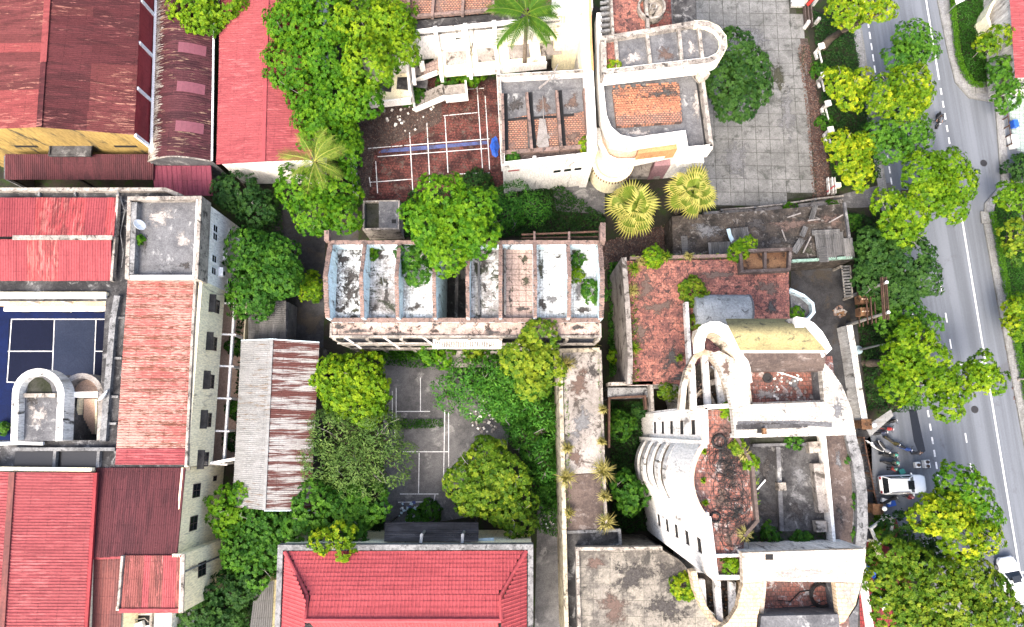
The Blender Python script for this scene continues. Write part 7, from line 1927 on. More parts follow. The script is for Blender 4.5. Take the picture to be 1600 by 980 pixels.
tree('mottled olive tree at lower right beside the red paving', 1410, 905, 58, 6.5, 'leaf_olive', lobes=[(1395, 870, 34), (1385, 910, 36), (1420, 920, 44), (1440, 880, 30), (1400, 955, 36)], base=(1395, 890), group=SG, clump=.5, tone=-.08)
tree('mottled yellow olive tree at the lower right corner', 1515, 930, 66, 7.2, 'leaf_olive', lobes=[(1480, 910, 38), (1520, 905, 40), (1555, 930, 38), (1500, 950, 46), (1575, 965, 34), (1540, 975, 36)], base=(1450, 900), group=SG, clump=.5)
tree('olive tree cut by the bottom edge of the picture', 1460, 975, 48, 6.5, 'leaf_olive', lobes=[(1450, 975, 38), (1485, 990, 36), (1425, 985, 30)], base=(1430, 940), group=SG, clump=.5, tone=.05)
tree('shaded dark tree between car park and the lower olive trees', 1420, 845, 40, 4.0, 'leaf_dark', lobes=[(1405, 830, 28), (1435, 850, 30), (1460, 870, 26)], base=(1415, 835), group=SG, tone=.15)
RG_ = 'trees in the park strip on the right'
tree('yellow tipped tree beside the curved cream wall at top right', 1553, 62, 28, 4.8, 'leaf_yellow', lobes=[(1545, 68, 20), (1565, 52, 20)], base=(1545, 80), group=RG_, clump=.4, tone=-.15)
tree('dark green small tree at the corner of the tiled forecourt', 1575, 140, 26, 3.4, 'leaf_mid', lobes=[(1570, 105, 18), (1574, 125, 20), (1578, 148, 22)], base=(1565, 140), group=RG_, tone=.15)
tree('green tree at the right edge below the side street', 1588, 305, 28, 4.5, 'leaf_lime', lobes=[(1580, 300, 24), (1598, 310, 24)], base=(1575, 315), group=RG_, tone=-.1)
tree('small olive tree with wooden props in the park strip', 1592, 375, 28, 4.0, 'leaf_olive', lobes=[(1590, 365, 22), (1598, 390, 24)], base=(1575, 385), group=RG_, tone=.1)
tree('small yellowish tree at the right edge of the park strip', 1598, 495, 26, 4.0, 'leaf_yellow', lobes=[(1598, 480, 20), (1600, 505, 22)], base=(1582, 500), group=RG_, tone=-.15)
tree('round clipped bush at the end of the side street', 1595, 258, 22, 1.6, 'leaf_dark', lobes=[(1592, 258, 20), (1606, 262, 22)], base=(1590, 262), group=RG_)

for l_, px, py, r_, z_, m_, lb in (
    ('feathery green tree under the corner tree of the roofless block', 795, 605, 40, 4.2, 'leaf_fern', [(785, 590, 32), (812, 612, 34), (790, 632, 30)]),
    ('low feathery tree further right in the yard, by the long flat block', 838, 635, 30, 3.4, 'leaf_fern', [(830, 625, 26), (848, 648, 26), (845, 600, 20)]),
    ('darker feathery tree in the lower right of the yard', 820, 690, 30, 3.0, 'leaf_fern', [(812, 680, 24), (832, 700, 24), (850, 675, 20)]),
    ('leafy tree against the porch of the roofless block', 680, 552, 22, 4.0, 'leaf_bright', [(672, 550, 18), (692, 556, 16)]),
    ('dark leafy tree along the gallery foot of the roofless block', 750, 560, 26, 3.4, 'leaf_mid', [(735, 556, 20), (768, 558, 22), (790, 552, 18)])):
    tree(l_, px, py, r_, z_, m_, lobes=lb, base=(px, py), aspect=.3 if m_ == 'leaf_fern' else .5, leaf=.34 if m_ == 'leaf_fern' else .25, clump=.45, group='trees in the overgrown yard')
# --- palms
fanA = [fan_mesh(M['frond_gold'], .0, s) for s in (1, 2, 3)]
palm('fan_palm', 'left of the two golden fan palms above the red terrace', 990, 325, 6.4, fanA, 24, .22, (-1.35, .45), 1.95, seed=4, group='fan palms by the plaza corner', leafname='fan_leaf', wild=.28)
palm('fan_palm', 'right of the two golden fan palms, beside the slab plaza', 1082, 300, 6.4, fanA, 22, .22, (-1.35, .45), 1.8, seed=7, group='fan palms by the plaza corner', leafname='fan_leaf', wild=.28)
coco = [frond_mesh(M['frond_gold'], 3.2, 1.25, .62, s, 26, .28) for s in (1, 2)]
palm('coconut_palm', 'pale yellow coconut palm over the round green tree', 492, 252, 9.2, coco, 15, .18, (-.8, .4), 1.1, base=(525, 300), seed=5, wild=.25)
roy = [frond_mesh(M['frond_green'], 3.3, 1.1, .62, s, 36, .25, lw=.034) for s in (4, 6)]
palm('royal_palm', 'tall green royal palm with straight trunk at the top edge', 823, 22, 12.0, roy, 14, .2, (-.75, .4), 1.22, base=(818, 133), seed=8, wild=.15)

# --- shrubs one can tell apart
for args in (
    ('round dark bush inside the last bay of the roofless block', 928, 455, 19, 11.0, 'leaf_mid', 1.0),
    ('weedy bush along the inner wall of the seventh bay', 901, 405, 9, 11.0, 'leaf_mid', 1.0),
    ('small lime sprout in the last bay of the roofless block', 902, 430, 10, 11.0, 'leaf_lime', .8),
    ('small green sprout in the second bay of the roofless block', 581, 395, 9, 11.0, 'leaf_bright', .8),
    ('green bush by the white stair of the top wing', 735, 110, 24, 1.0, 'leaf_bright', 1.2),
    ('dark bush under the gallery of the stair wing', 640, 140, 26, 0.3, 'leaf_mid', .9),
    ('leafy bush below the long gallery at the top', 700, 125, 18, .6, 'leaf_mid', 1.0),
    ('dark bush at the foot of the royal palm', 790, 105, 20, 2.0, 'leaf_mid', .9),
    ('dark bush beside the red tile court, right side', 745, 285, 24, .3, 'leaf_dark', .9),
    ('yellow sprig on the lower corner of the tile bay wing', 917, 225, 12, 7.7, 'leaf_yellow', .9),
    ('green sprig in the planter of the tile bay wing', 801, 247, 11, 7.7, 'leaf_mid', .6),
    ('yellow sprig on the small brick bed of the rounded canopy', 960, 102, 9, 11.0, 'leaf_yellow', .8),
    ('bright bush on the north edge of the terracotta terrace', 1021, 402, 18, 7.6, 'leaf_lime', .9),
    ('lime bush beside the rusted panel box', 1155, 393, 16, 7.6, 'leaf_lime', 1.0),
    ('bright lime bush by the ruined shed sheets', 1170, 380, 12, 7.6, 'leaf_lime', 1.0),
    ('olive green bush above the pale vault', 1084, 455, 24, 7.6, 'leaf_olive', .7),
    ('lime weeds below the pale vault', 1085, 505, 12, 7.6, 'leaf_olive', .7),
    ('green bush by the curved balcony basin', 1245, 490, 11, 4.4, 'leaf_bright', .7),
    ('bush in the upper light well', 972, 665, 24, 2.0, 'leaf_mid', .9),
    ('weedy bush in the lower part of the bridge gallery corner', 1042, 612, 14, 7.6, 'leaf_olive', .7),
    ('green bush at the foot of the porch of the roofless block', 672, 548, 18, .5, 'leaf_bright', 1.2),
    ('leafy climber hanging over the entrance canopy', 740, 548, 16, 3.7, 'leaf_olive', .8),
    ('feathery dark bush left of the long flat block', 822, 665, 26, .3, 'leaf_fern', .9),
    ('feathery bush beneath the yellow green corner tree', 790, 635, 28, .3, 'leaf_fern', .9),
    ('green bush beside the lower corner of the court', 672, 800, 18, .2, 'leaf_mid', 1.0),
    ('small bush at the left corner of the lower court', 650, 812, 14, .2, 'leaf_mid', 1.0),
    ('lime bush at the inner corner beside the long flat block', 958, 558, 10, 2.0, 'leaf_lime', 1.0),
    ('dry yellow bush sprawling on the stained paved roof', 1070, 918, 22, 8.2, 'leaf_yellow', .5),
    ('green sprout on the broken parapet of the red terrace', 1155, 700, 10, 21.9, 'leaf_olive', .7),
    ('green weeds on the broken parapet, lower down', 1172, 722, 8, 21.9, 'leaf_lime', .7),
    ('green weeds on the corner of the red terrace beside the ring roof', 1138, 640, 9, 21.9, 'leaf_lime', .7),
    ('weeds in the boxed corner at the lower end of red terrace', 1140, 885, 12, 21.9, 'leaf_lime', .5),
    ('green weed clump on the dark inner roof, upper side', 1240, 690, 12, 19.3, 'leaf_mid', .6),
    ('green weed clump on the dark inner roof, lower left', 1205, 836, 16, 19.3, 'leaf_mid', .7),
    ('green weed clump on the dark inner roof, lower right', 1255, 845, 16, 19.3, 'leaf_mid', .6),
    ('upper weeds in the curved planter on the east side', 1327, 718, 9, 19.0, 'leaf_mid', .8),
    ('middle weeds in the curved planter on the east side', 1336, 780, 9, 19.0, 'leaf_mid', .8),
    ('lower weeds in the curved planter on the east side', 1338, 835, 9, 19.0, 'leaf_mid', .8),
    ('potted palm-like bush beside the lower gate pier', 1378, 822, 15, 1.5, 'leaf_bright', .9),
    ('clipped bush along the plaza litter bed, upper', 1282, 110, 14, .1, 'leaf_mid', .8),
    ('clipped bush along the plaza litter bed, lower', 1290, 190, 14, .1, 'leaf_mid', .8),
    ('mossy bush in the bridge well', 1000, 640, 14, 2.0, 'leaf_dark', .9),
    ('small green sprout on the grey corner terrace', 217, 376, 7, 9.25, 'leaf_bright', .7),
    ('small dark bush beside the blue court, left edge', 3, 670, 10, .2, 'leaf_mid', .9),
    ('bush on the ivy strip beside the cream gallery', 366, 540, 14, .2, 'leaf_mid', 1.0),
    ('bush at the gallery foot, further down', 366, 640, 16, .2, 'leaf_mid', 1.0),
    ('lowest bush along the cream gallery', 360, 690, 14, .2, 'leaf_dark', 1.0),
    ('bright sprig on the plaza fence', 1233, 326, 10, .5, 'leaf_bright', .8),
    ('bright sprig at the end of the plaza fence', 1302, 322, 9, .5, 'leaf_bright', .8),
    ('dark bush at the end wall of the ruined shed', 1330, 345, 14, .5, 'leaf_mid', 1.2)):
    shrub(*args[:6], hz=args[6], leaf=.2, clump=.28)
# --- dry grass tufts on the flat roofs
for i, (px, py, z, r) in enumerate(((885, 570, 7.5, 18), (884, 745, 7.4, 20), (942, 735, 7.4, 24), (944, 775, 7.2, 14), (945, 815, 7.0, 20), (886, 700, 7.4, 12), (888, 800, 7.0, 12), (941, 640, 7.5, 10), (939, 690, 7.5, 10), (925, 538, 3, 14))):
    grass_tuft(['straw tuft at the upper left end of the long flat block', 'straw tuft on the left edge at the roof step', 'large straw tuft on the right edge at the roof step', 'straw tuft on right edge of the brown roof', 'straw tuft at the lower right of the brown roof', 'thin straw tuft on left edge of the pale roof', 'thin straw tuft on left edge of brown roof', 'small tuft on right edge of pale roof', 'small tuft lower on right edge of pale roof', 'dry tuft at the top end of the long flat block'][i], px, py, z, r, n=90, group='dry grass tufts on the long flat block', seed=i)
for i, (px, py, r) in enumerate(((990, 420, 14), (988, 455, 14), (990, 545, 14), (1000, 410, 10), (1040, 402, 12), (1075, 402, 10), (1060, 560, 8), (1062, 620, 12))):
    grass_tuft(['tuft at the top left corner of the red terrace', 'tuft below it on the left parapet of the red terrace', 'tuft low on the left parapet of the red terrace', 'sparse tuft on the top edge near the corner of red terrace', 'tuft on the top edge of the red terrace', 'tuft on the top edge further right on red terrace', 'tuft beside the low white wall on red terrace', 'tuft at the lower end of the red terrace'][i], px, py, 7.7, r, 'dry' if i % 2 else 'leaf_olive', n=80, h=.7, group='weeds on the red terrace', seed=30 + i)
for i, (px, py) in enumerate(((1095, 705), (1094, 750), (1097, 785))):
    grass_tuft(['weed tuft behind the rounded parapet, top', 'weed tuft behind the rounded parapet, middle', 'weed tuft behind the rounded parapet, bottom'][i], px + 3, py, 22.0, 7, 'leaf_lime', n=50, h=.6, seed=60 + i)
grass_tuft('dead straw bunch at the lower end of the broken parapet', 1162, 835, 22.0, 16, 'dry', n=70, h=.5, seed=77)
grass_tuft('dry thicket on the upper end of the broken parapet', 1160, 710, 22.0, 14, 'dry', n=70, h=.5, seed=79)
cover('roof_weeds', 'straggling weeds along the left parapet of the long flat block', 'weeds', [(879, 560), (886, 560), (892, 735), (893, 825), (886, 825), (883, 735)], 7.3, .35, 22, .3, 'leaf_olive', aspect=.2)
cover('roof_weeds', 'straggling weeds along the right parapet of the long flat block', 'weeds', [(933, 560), (939, 560), (944, 735), (948, 825), (940, 825), (938, 735)], 7.3, .35, 22, .3, 'leaf_olive', aspect=.2)
cover('roof_weeds', 'weeds along the left parapet of the red terrace', 'weeds', [(985, 412), (994, 412), (998, 600), (988, 600)], 7.65, .35, 26, .3, 'leaf_olive', aspect=.25)
cover('roof_weeds', 'weeds along the broken parapet of the upper red terrace', 'weeds', [(1150, 690), (1158, 690), (1182, 725), (1188, 812), (1182, 812), (1174, 728)], 22.0, .3, 30, .26, 'leaf_olive', aspect=.25)
cover('roof_weeds', 'moss and weeds at the edges of the dark inner roof', 'weeds', [(1172, 832), (1300, 830), (1303, 856), (1170, 858)], 19.35, .3, 26, .24, 'leaf_dark')
cover('roof_weeds', 'weeds in the curved planter beside the outer wall', 'weeds', [(1320, 685), (1330, 685), (1342, 740), (1345, 855), (1333, 855), (1333, 745)], 19.15, .35, 24, .26, 'leaf_mid')
cover('roof_weeds', 'weeds on the north edge of the red terrace', 'weeds', [(985, 400), (1150, 396), (1150, 404), (985, 408)], 7.7, .3, 24, .28, 'leaf_olive', aspect=.25)
# --- ground cover (uncountable)
cover('weeds', 'low weeds and creepers over the overgrown yard', 'weeds', [(600, 550), (880, 545), (872, 840), (840, 830), (800, 660), (700, 580), (600, 570)], 0.0, .9, 70, .26, 'leaf_mid')
cover('weeds', 'thick green growth along the foot of the roofless block', 'weeds', [(590, 548), (700, 548), (870, 546), (868, 580), (700, 566), (590, 562)], 0.0, 1.9, 110, .25, 'leaf_bright', tone=-.1)
cover('weeds', 'thick feathery growth on the right side of the yard', 'weeds', [(770, 570), (866, 560), (868, 780), (846, 790), (820, 720), (780, 660)], 0.0, 1.3, 45, .28, 'leaf_fern', tone=.1)
cover('weeds', 'shaded weeds between alley and trees at left', 'weeds', [(372, 300), (440, 300), (450, 480), (392, 480), (378, 720), (372, 720)], 0.0, 1.0, 60, .28, 'leaf_dark')
cover('weeds', 'weeds at the foot of the roofless block, north side', 'weeds', [(640, 300), (870, 290), (945, 340), (945, 372), (620, 372)], 0.0, 1.3, 70, .28, 'leaf_dark', tone=.12)
cover('weeds', 'creepers in the narrow gap beside the red terrace', 'weeds', [(948, 415), (975, 415), (980, 590), (950, 590)], 0.0, 2.5, 110, .28, 'leaf_mid')
cover('weeds', 'weeds in the strip beside the long flat block', 'weeds', [(835, 640), (868, 640), (872, 800), (845, 800)], 0.0, 1.6, 90, .26, 'leaf_mid')
cover('weeds', 'weeds below the trees left of the hipped hall', 'weeds', [(300, 880), (440, 780), (600, 780), (600, 850), (438, 850), (430, 1000), (290, 1000)], 0.0, 1.5, 70, .28, 'leaf_dark', tone=.1)
cover('weeds', 'ivy at the bottom of the light well', 'weeds', [(952, 628), (1008, 628), (1010, 830), (955, 830)], 0.0, 1.5, 80, .26, 'leaf_dark', tone=.1)
cover('weeds', 'shrub bed between boundary wall and road', 'weeds', [(1330, 340), (1400, 330), (1435, 640), (1400, 645), (1352, 640), (1335, 480)], 0.0, 1.4, 70, .26, 'leaf_dark', tone=.1)
cover('weeds', 'weeds along the edge of the badminton net line', 'weeds', [(606, 655), (692, 655), (694, 668), (606, 672)], 0.0, .5, 130, .2, 'leaf_mid')
cover('hedge_bed', 'dark clipped shrub bed between plaza and road', 'hedge', [(1266, 20), (1325, 30), (1345, 120), (1374, 280), (1300, 300), (1288, 200)], 0.1, 1.0, 110, .22, 'leaf_dark', tone=.1)
cover('hedge_bed', 'green ground cover of the upper park strip', 'hedge', [(1487, -40), (1530, -40), (1552, 128), (1524, 130), (1506, 108)], 0.1, .45, 150, .2, 'hedge', jitter=.4)
cover('hedge_bed', 'green ground cover of the lower park strip', 'hedge', [(1556, 314), (1582, 298), (1592, 330), (1660, 540), (1660, 840), (1632, 760), (1578, 460), (1553, 336)], 0.1, .45, 150, .2, 'hedge', jitter=.4)
def hedge(label, pts, w=.55, h=.8):
    n_ = 0; out = []
    xy = PL(pts, h)
    for a, b in zip(xy[:-1], xy[1:]):
        a, b = np.array(a), np.array(b); L = np.linalg.norm(b - a); k = int(L * 260)
        t = RNG.random(k)[:, None]; d = (b - a) / L; nn = np.array([-d[1], d[0]])
        q = a + (b - a) * t + nn * RNG.uniform(-w / 2, w / 2, k)[:, None]
        out.append(np.column_stack([q, RNG.uniform(.1, 1, k) ** .4 * h]))
    p = np.concatenate(out)
    o = leaves_obj('clipped_hedge', p, np.tile([0, 0, 1.0], (len(p), 1)), .4 + RNG.normal(0, .2, len(p)), .17, M['hedge_lt'])
    tag(o, label, 'hedge')
hedge('bright clipped hedge edging the upper park strip', [(1486, -40), (1499, 80), (1507, 108), (1522, 128), (1540, 132)])
hedge('bright clipped hedge edging the lower park strip', [(1553, 330), (1578, 460), (1604, 600), (1640, 790)])
# --- fallen leaves
def litter(name, label, pp, z, n, leaf=.16, mat='brownleaf'):
    q = scatter_poly(PL(pp, z), n)
    o = leaves_obj(name, np.column_stack([q, np.full(n, z) + RNG.uniform(.01, .05, n)]), np.tile([0, 0, 1.0], (n, 1)), RNG.uniform(0, 1, n), leaf, M[mat], None, .6, jitter=.25)
    o['label'] = label; o['category'] = 'fallen leaves'; o['kind'] = 'stuff'
litter('fallen_leaves', 'fallen brown leaves along the plaza edge', [(1246, 70), (1264, 70), (1284, 180), (1302, 312), (1270, 312), (1260, 180)], .09, 2600)
litter('fallen_leaves', 'fallen leaves over the red tile court', [(562, 150), (610, 122), (760, 130), (760, 190), (640, 225), (590, 240), (580, 315), (562, 315)], .06, 3200, .15)
litter('fallen_leaves', 'fallen leaves on the parking side of the road', [(1536, 340), (1548, 340), (1600, 640), (1586, 640)], .03, 120, .2)
litter('fallen_leaves', 'brown leaves under the fan palms', [(935, 380), (1060, 345), (1055, 405), (965, 412), (935, 430)], .05, 1600)

# ================================================================== vehicles, people, street furniture
def loft(mb, stations, mi=0, cap=True):
    n = len(stations[0]); b = len(mb.v); vs = [p for s in stations for p in s]; fs = []
    for i in range(len(stations) - 1):
        for k in range(n): fs.append((i * n + k, i * n + (k + 1) % n, (i + 1) * n + (k + 1) % n, (i + 1) * n + k))
    if cap: fs.append(tuple(reversed(range(n)))); fs.append(tuple(range((len(stations) - 1) * n, len(stations) * n)))
    mb.add(vs, fs, mi)
def build0(mb, name, mat, parent, smooth=False):
    o = mb.build(name, mat, parent, smooth=smooth, origin=(0, 0, 0)); o.location = (0, 0, 0); return o
def car(label, px, py, rz, suv=True, L=4.6, W=1.85):
    q = P(px, py, .8)
    C = thing('parked_car', label, 'car', (q.x, q.y, .012), None, rz)
    def sec(x, w, z0, z1, r=.12):
        h = w / 2
        return [(x, -h + r, z0), (x, h - r, z0), (x, h, z0 + r), (x, h, z1 - r * 1.2), (x, h - r, z1), (x, -h + r, z1), (x, -h, z1 - r * 1.2), (x, -h, z0 + r)]
    b = MB(); l = L / 2
    loft(b, [sec(-l, W * .82, .42, .80), sec(-l + .12, W * .93, .32, .98), sec(-l + .5, W, .26, 1.05), sec(-.3, W, .24, 1.05), sec(l - 1.4, W, .24, 1.02), sec(l - .55, W * .96, .27, .95), sec(l - .14, W * .86, .34, .82), sec(l, W * .70, .42, .70)])
    build0(b, 'body', M['carwhite'], C, True)
    zr = 1.66 if suv else 1.45
    # cabin: glass band, then roof panel
    def ring(x0, x1, w, z): return [(x0, -w / 2, z), (x1, -w / 2, z), (x1, w / 2, z), (x0, w / 2, z)]
    g = MB(); A = ring(-l + .18, l - 1.35, W * .90, 1.03); Bq = ring(-l + .50, l - 2.05, W * .74, zr - .02)
    g.add(A + Bq, [(0, 1, 5, 4), (1, 2, 6, 5), (2, 3, 7, 6), (3, 0, 4, 7)])
    build0(g, 'windows', M['glass'], C)
    r = MB(); R0 = ring(-l + .44, l - 2.0, W * .77, zr - .03); R1 = ring(-l + .58, l - 2.15, W * .66, zr + .04)
    r.add(R0 + R1, [(0, 1, 5, 4), (1, 2, 6, 5), (2, 3, 7, 6), (3, 0, 4, 7), (4, 5, 6, 7)])
    ro = build0(r, 'roof', M['carwhite'], C, False)
    build0(MB().box((.30, 0, zr + .045), (.62, .82, .02)), 'sunroof', M['glass'], ro)
    pl_ = MB()
    for s in (-1, 1):
        for (x0, x1) in ((-l + .18, -l + .50), (l - 1.35, l - 2.05)): pl_.bar((x0, s * W * .45, 1.03), (x1, s * W * .37, zr - .02), .08, .07)
        pl_.bar((-.35, s * W * .455, 1.03), (-.4, s * W * .375, zr), .06, .08)
    build0(pl_, 'pillars', M['carwhite'], C)
    for s in (-1, 1):
        for x in (-l + .85, l - .9):
            w = build0(MB().lathe((x, s * (W / 2 - .12), .34), [(.05, -.11), (.30, -.11), (.34, -.08), (.34, .08), (.30, .11), (.05, .11)], 18, axis='Y'), 'wheel', M['black'], C)
            build0(MB().lathe((x, s * (W / 2 - .005), .34), [(.04, -.015), (.2, -.015), (.2, .012), (.04, .02)], 14, axis='Y'), 'rim', M['metalgrey'], w)
        build0(MB().box((l - .28, s * W * .33, .74), (.34, .36, .14), s * -.25), 'headlight', M['metalgrey'], C)
        build0(MB().box((-l + .06, s * W * .36, .86), (.12, .25, .22)), 'tail_light', M['redclad'], C)
        build0(MB().box((l - 1.55, s * (W / 2 + .08), 1.08), (.14, .22, .14)), 'mirror', M['carwhite'], C)
        if suv: build0(MB().bar((-l + .6, s * W * .35, zr + .09), (l - 2.2, s * W * .35, zr + .09), .05, .05), 'roof_rail', M['metaldark'], C)
    build0(MB().box((l - .02, 0, .6), (.06, .9, .16)), 'grille', M['metaldark'], C)
    build0(MB().box((-l + .02, 0, .62), (.08, W * .7, .12)), 'bumper_trim', M['metaldark'], C)
    return C
car('white car with sunroof parked across the apron beside the motorbikes', 1411, 757, .03)
car('white car in the lane at lower right, half under the olive tree', 1582, 908, math.pi / 2 + .17 + math.pi * 0, False, 4.5, 1.8)

paint = {}
def pm(name, col, rough=.35):
    if name not in paint: paint[name] = plain(name, col, rough, 0, .08, .5, .3)
    return paint[name]
def motorbike(label, px, py, rz, col, cname, seat=(.02, .02, .02)):
    q = P(px, py, .5)
    B = thing('motorbike', label, 'motorbike', (q.x, q.y, .015), 'motorbikes on the street', rz)
    for x in (-.62, .64):
        w = build0(MB().lathe((x, 0, .29), [(.20, -.05), (.27, -.05), (.295, 0), (.27, .05), (.20, .05)], 18, axis='Y'), 'wheel', M['black'], B)
        build0(MB().lathe((x, 0, .29), [(.02, -.05), (.05, -.04), (.19, -.02), (.2, .02), (.05, .04), (.02, .05)], 12, axis='Y'), 'rim', M['metalgrey'], w)
    b = MB()
    def s8(x, w, z0, z1): h = w / 2; return [(x, -h * .5, z0), (x, h * .5, z0), (x, h, (z0 + z1) / 2), (x, h * .6, z1), (x, -h * .6, z1), (x, -h, (z0 + z1) / 2)]
    loft(b, [s8(-.95, .10, .62, .74), s8(-.7, .26, .48, .76), s8(-.3, .32, .32, .74), s8(0, .26, .28, .52), s8(.22, .30, .28, .52), s8(.36, .40, .40, .85), s8(.50, .30, .62, .98), s8(.58, .14, .74, .96)])
    build0(b, 'body', pm(cname, col), B, True)
    s = MB(); loft(s, [s8(-.82, .16, .74, .80), s8(-.6, .27, .74, .84), s8(-.2, .28, .70, .81), s8(.06, .18, .66, .75)]); build0(s, 'seat', M['black'], B, True)
    build0(MB().tube([(.40, -.33, 1.02), (.44, -.18, 1.0), (.48, 0, .97), (.44, .18, 1.0), (.40, .33, 1.02)], .022, 6), 'handlebar', M['metaldark'], B)
    build0(MB().tube([(.5, -.09, .8), (.64, -.09, .3)], .025, 6).tube([(.5, .09, .8), (.64, .09, .3)], .025, 6), 'front_fork', M['metalgrey'], B)
    build0(MB().box((.60, 0, .88), (.08, .16, .14)), 'headlight', M['metalwhite'], B)
    for s_ in (-1, 1): build0(MB().tube([(.42, s_ * .22, 1.0), (.40, s_ * .30, 1.2)], .01, 5).lathe((.40, s_ * .32, 1.22), [(.01, -.02), (.055, -.01), (.055, .01), (.01, .02)], 8, axis='X'), 'mirror', M['metaldark'], B)
    f = MB(); 
    for k in range(6):
        a0, a1 = .3 + k * .4, .7 + k * .4
        f.add([(.64 + .33 * math.cos(a0), y_, .29 + .33 * math.sin(a0)) for y_ in (-.07, .07)] + [(.64 + .33 * math.cos(a1), y_, .29 + .33 * math.sin(a1)) for y_ in (-.07, .07)], [(0, 1, 3, 2)])
    build0(f, 'mudguard', pm(cname, col), B)
    return B
def person(label, px, py, rz, top, legs, pose='stand', helmet=None, z=.012, hair=(.012, .010, .010), name='person'):
    q = P(px, py, z + .9)
    R_ = thing(name, label, 'person', (q.x, q.y, z), None, rz)
    me = bpy.data.meshes.new('body')
    if pose == 'stand':
        J_ = {'pel': (0, 0, .93, .15, .12), 'wst': (0, 0, 1.08, .14, .11), 'chs': (0.02, 0, 1.30, .17, .125), 'nck': (.03, 0, 1.47, .06, .06), 'hd0': (.05, 0, 1.56, .08, .085), 'hd1': (.055, 0, 1.64, .088, .10), 'hd2': (.05, 0, 1.71, .06, .07)}
        for s, n_ in ((-1, 'r'), (1, 'l')):
            J_.update({'hip' + n_: (0, s * .09, .86, .095, .095), 'kne' + n_: (.03 * s + .02, s * .10, .49, .065, .065), 'ank' + n_: (-.02 + .05 * s, s * .10, .09, .045, .045), 'toe' + n_: (.14 + .05 * s, s * .12, .04, .04, .03),
                       'sho' + n_: (.02, s * .19, 1.40, .065, .065), 'elb' + n_: (.04, s * .25, 1.14, .045, .045), 'wri' + n_: (.20, s * .20, .98, .034, .034), 'hnd' + n_: (.27, s * .18, .96, .038, .025), 'fng' + n_: (.33, s * .17, .945, .022, .014)})
    elif pose == 'bend':
        J_ = {'pel': (-.1, 0, .80, .15, .12), 'wst': (.02, 0, .93, .14, .11), 'chs': (.2, 0, 1.08, .17, .125), 'nck': (.34, 0, 1.20, .06, .06), 'hd0': (.40, 0, 1.26, .08, .085), 'hd1': (.45, 0, 1.32, .088, .10), 'hd2': (.47, 0, 1.38, .06, .07)}
        for s, n_ in ((-1, 'r'), (1, 'l')):
            J_.update({'hip' + n_: (-.08, s * .09, .75, .095, .095), 'kne' + n_: (.08, s * .11, .44, .065, .065), 'ank' + n_: (-.05, s * .11, .09, .045, .045), 'toe' + n_: (.11, s * .13, .04, .04, .03),
                       'sho' + n_: (.26, s * .19, 1.14, .065, .065), 'elb' + n_: (.38, s * .22, .90, .045, .045), 'wri' + n_: (.52, s * .15, .76, .034, .034), 'hnd' + n_: (.58, s * .13, .72, .038, .025), 'fng' + n_: (.63, s * .12, .69, .022, .014)})
    else:   # riding
        J_ = {'pel': (-.28, 0, .90, .15, .12), 'wst': (-.26, 0, 1.06, .14, .11), 'chs': (-.19, 0, 1.27, .17, .125), 'nck': (-.13, 0, 1.43, .06, .06), 'hd0': (-.10, 0, 1.51, .08, .085), 'hd1': (-.09, 0, 1.59, .088, .10), 'hd2': (-.09, 0, 1.66, .06, .07)}
        for s, n_ in ((-1, 'r'), (1, 'l')):
            J_.update({'hip' + n_: (-.2, s * .11, .86, .095, .095), 'kne' + n_: (.16, s * .22, .76, .065, .065), 'ank' + n_: (.08, s * .20, .38, .045, .045), 'toe' + n_: (.22, s * .21, .33, .04, .03),
                       'sho' + n_: (-.17, s * .19, 1.37, .065, .065), 'elb' + n_: (.08, s * .28, 1.16, .045, .045), 'wri' + n_: (.33, s * .29, 1.06, .034, .034), 'hnd' + n_: (.40, s * .29, 1.06, .038, .025), 'fng' + n_: (.44, s * .29, 1.03, .022, .014)})
    names = list(J_); E = [('pel', 'wst'), ('wst', 'chs'), ('chs', 'nck'), ('nck', 'hd0'), ('hd0', 'hd1'), ('hd1', 'hd2')]
    for n_ in 'rl': E += [('pel', 'hip' + n_), ('hip' + n_, 'kne' + n_), ('kne' + n_, 'ank' + n_), ('ank' + n_, 'toe' + n_), ('chs', 'sho' + n_), ('sho' + n_, 'elb' + n_), ('elb' + n_, 'wri' + n_), ('wri' + n_, 'hnd' + n_), ('hnd' + n_, 'fng' + n_)]
    me.from_pydata([J_[n_][:3] for n_ in names], [(names.index(a), names.index(b)) for a, b in E], [])
    o = bpy.data.objects.new('body', me); COL.objects.link(o)
    sk = o.modifiers.new('skin', 'SKIN'); o.modifiers.new('sub', 'SUBSURF').levels = 1
    for i, n_ in enumerate(names):
        sv = me.skin_vertices[0].data[i]; sv.radius = (J_[n_][3], J_[n_][4]); sv.use_root = (n_ == 'pel')
    dg = bpy.context.evaluated_depsgraph_get(); m2 = bpy.data.meshes.new_from_object(o.evaluated_get(dg))
    o.modifiers.clear(); o.data = m2; m2.materials.clear()
    skin = pm('skin', (.36, .20, .13), .6); m2.materials.append(skin); m2.materials.append(pm('cloth_%.2f_%.2f_%.2f' % top, top, .85)); m2.materials.append(pm('cloth_%.2f_%.2f_%.2f' % legs, legs, .85)); m2.materials.append(M['black']); m2.materials.append(pm('hair', hair, .6))
    J3 = [Vector(J_[n_][:3]) for n_ in names]
    for p in m2.polygons:
        c = p.center; n_ = names[min(range(len(names)), key=lambda i: (J3[i] - c).length)]; k = n_[:3]
        p.material_index = 1 if k in ('wst', 'chs', 'sho', 'elb') else 2 if k in ('pel', 'hip', 'kne') else 3 if k in ('ank', 'toe') else 4 if k in ('hd2',) else 0
        p.use_smooth = True
    o.parent = R_
    h = J_['hd1']
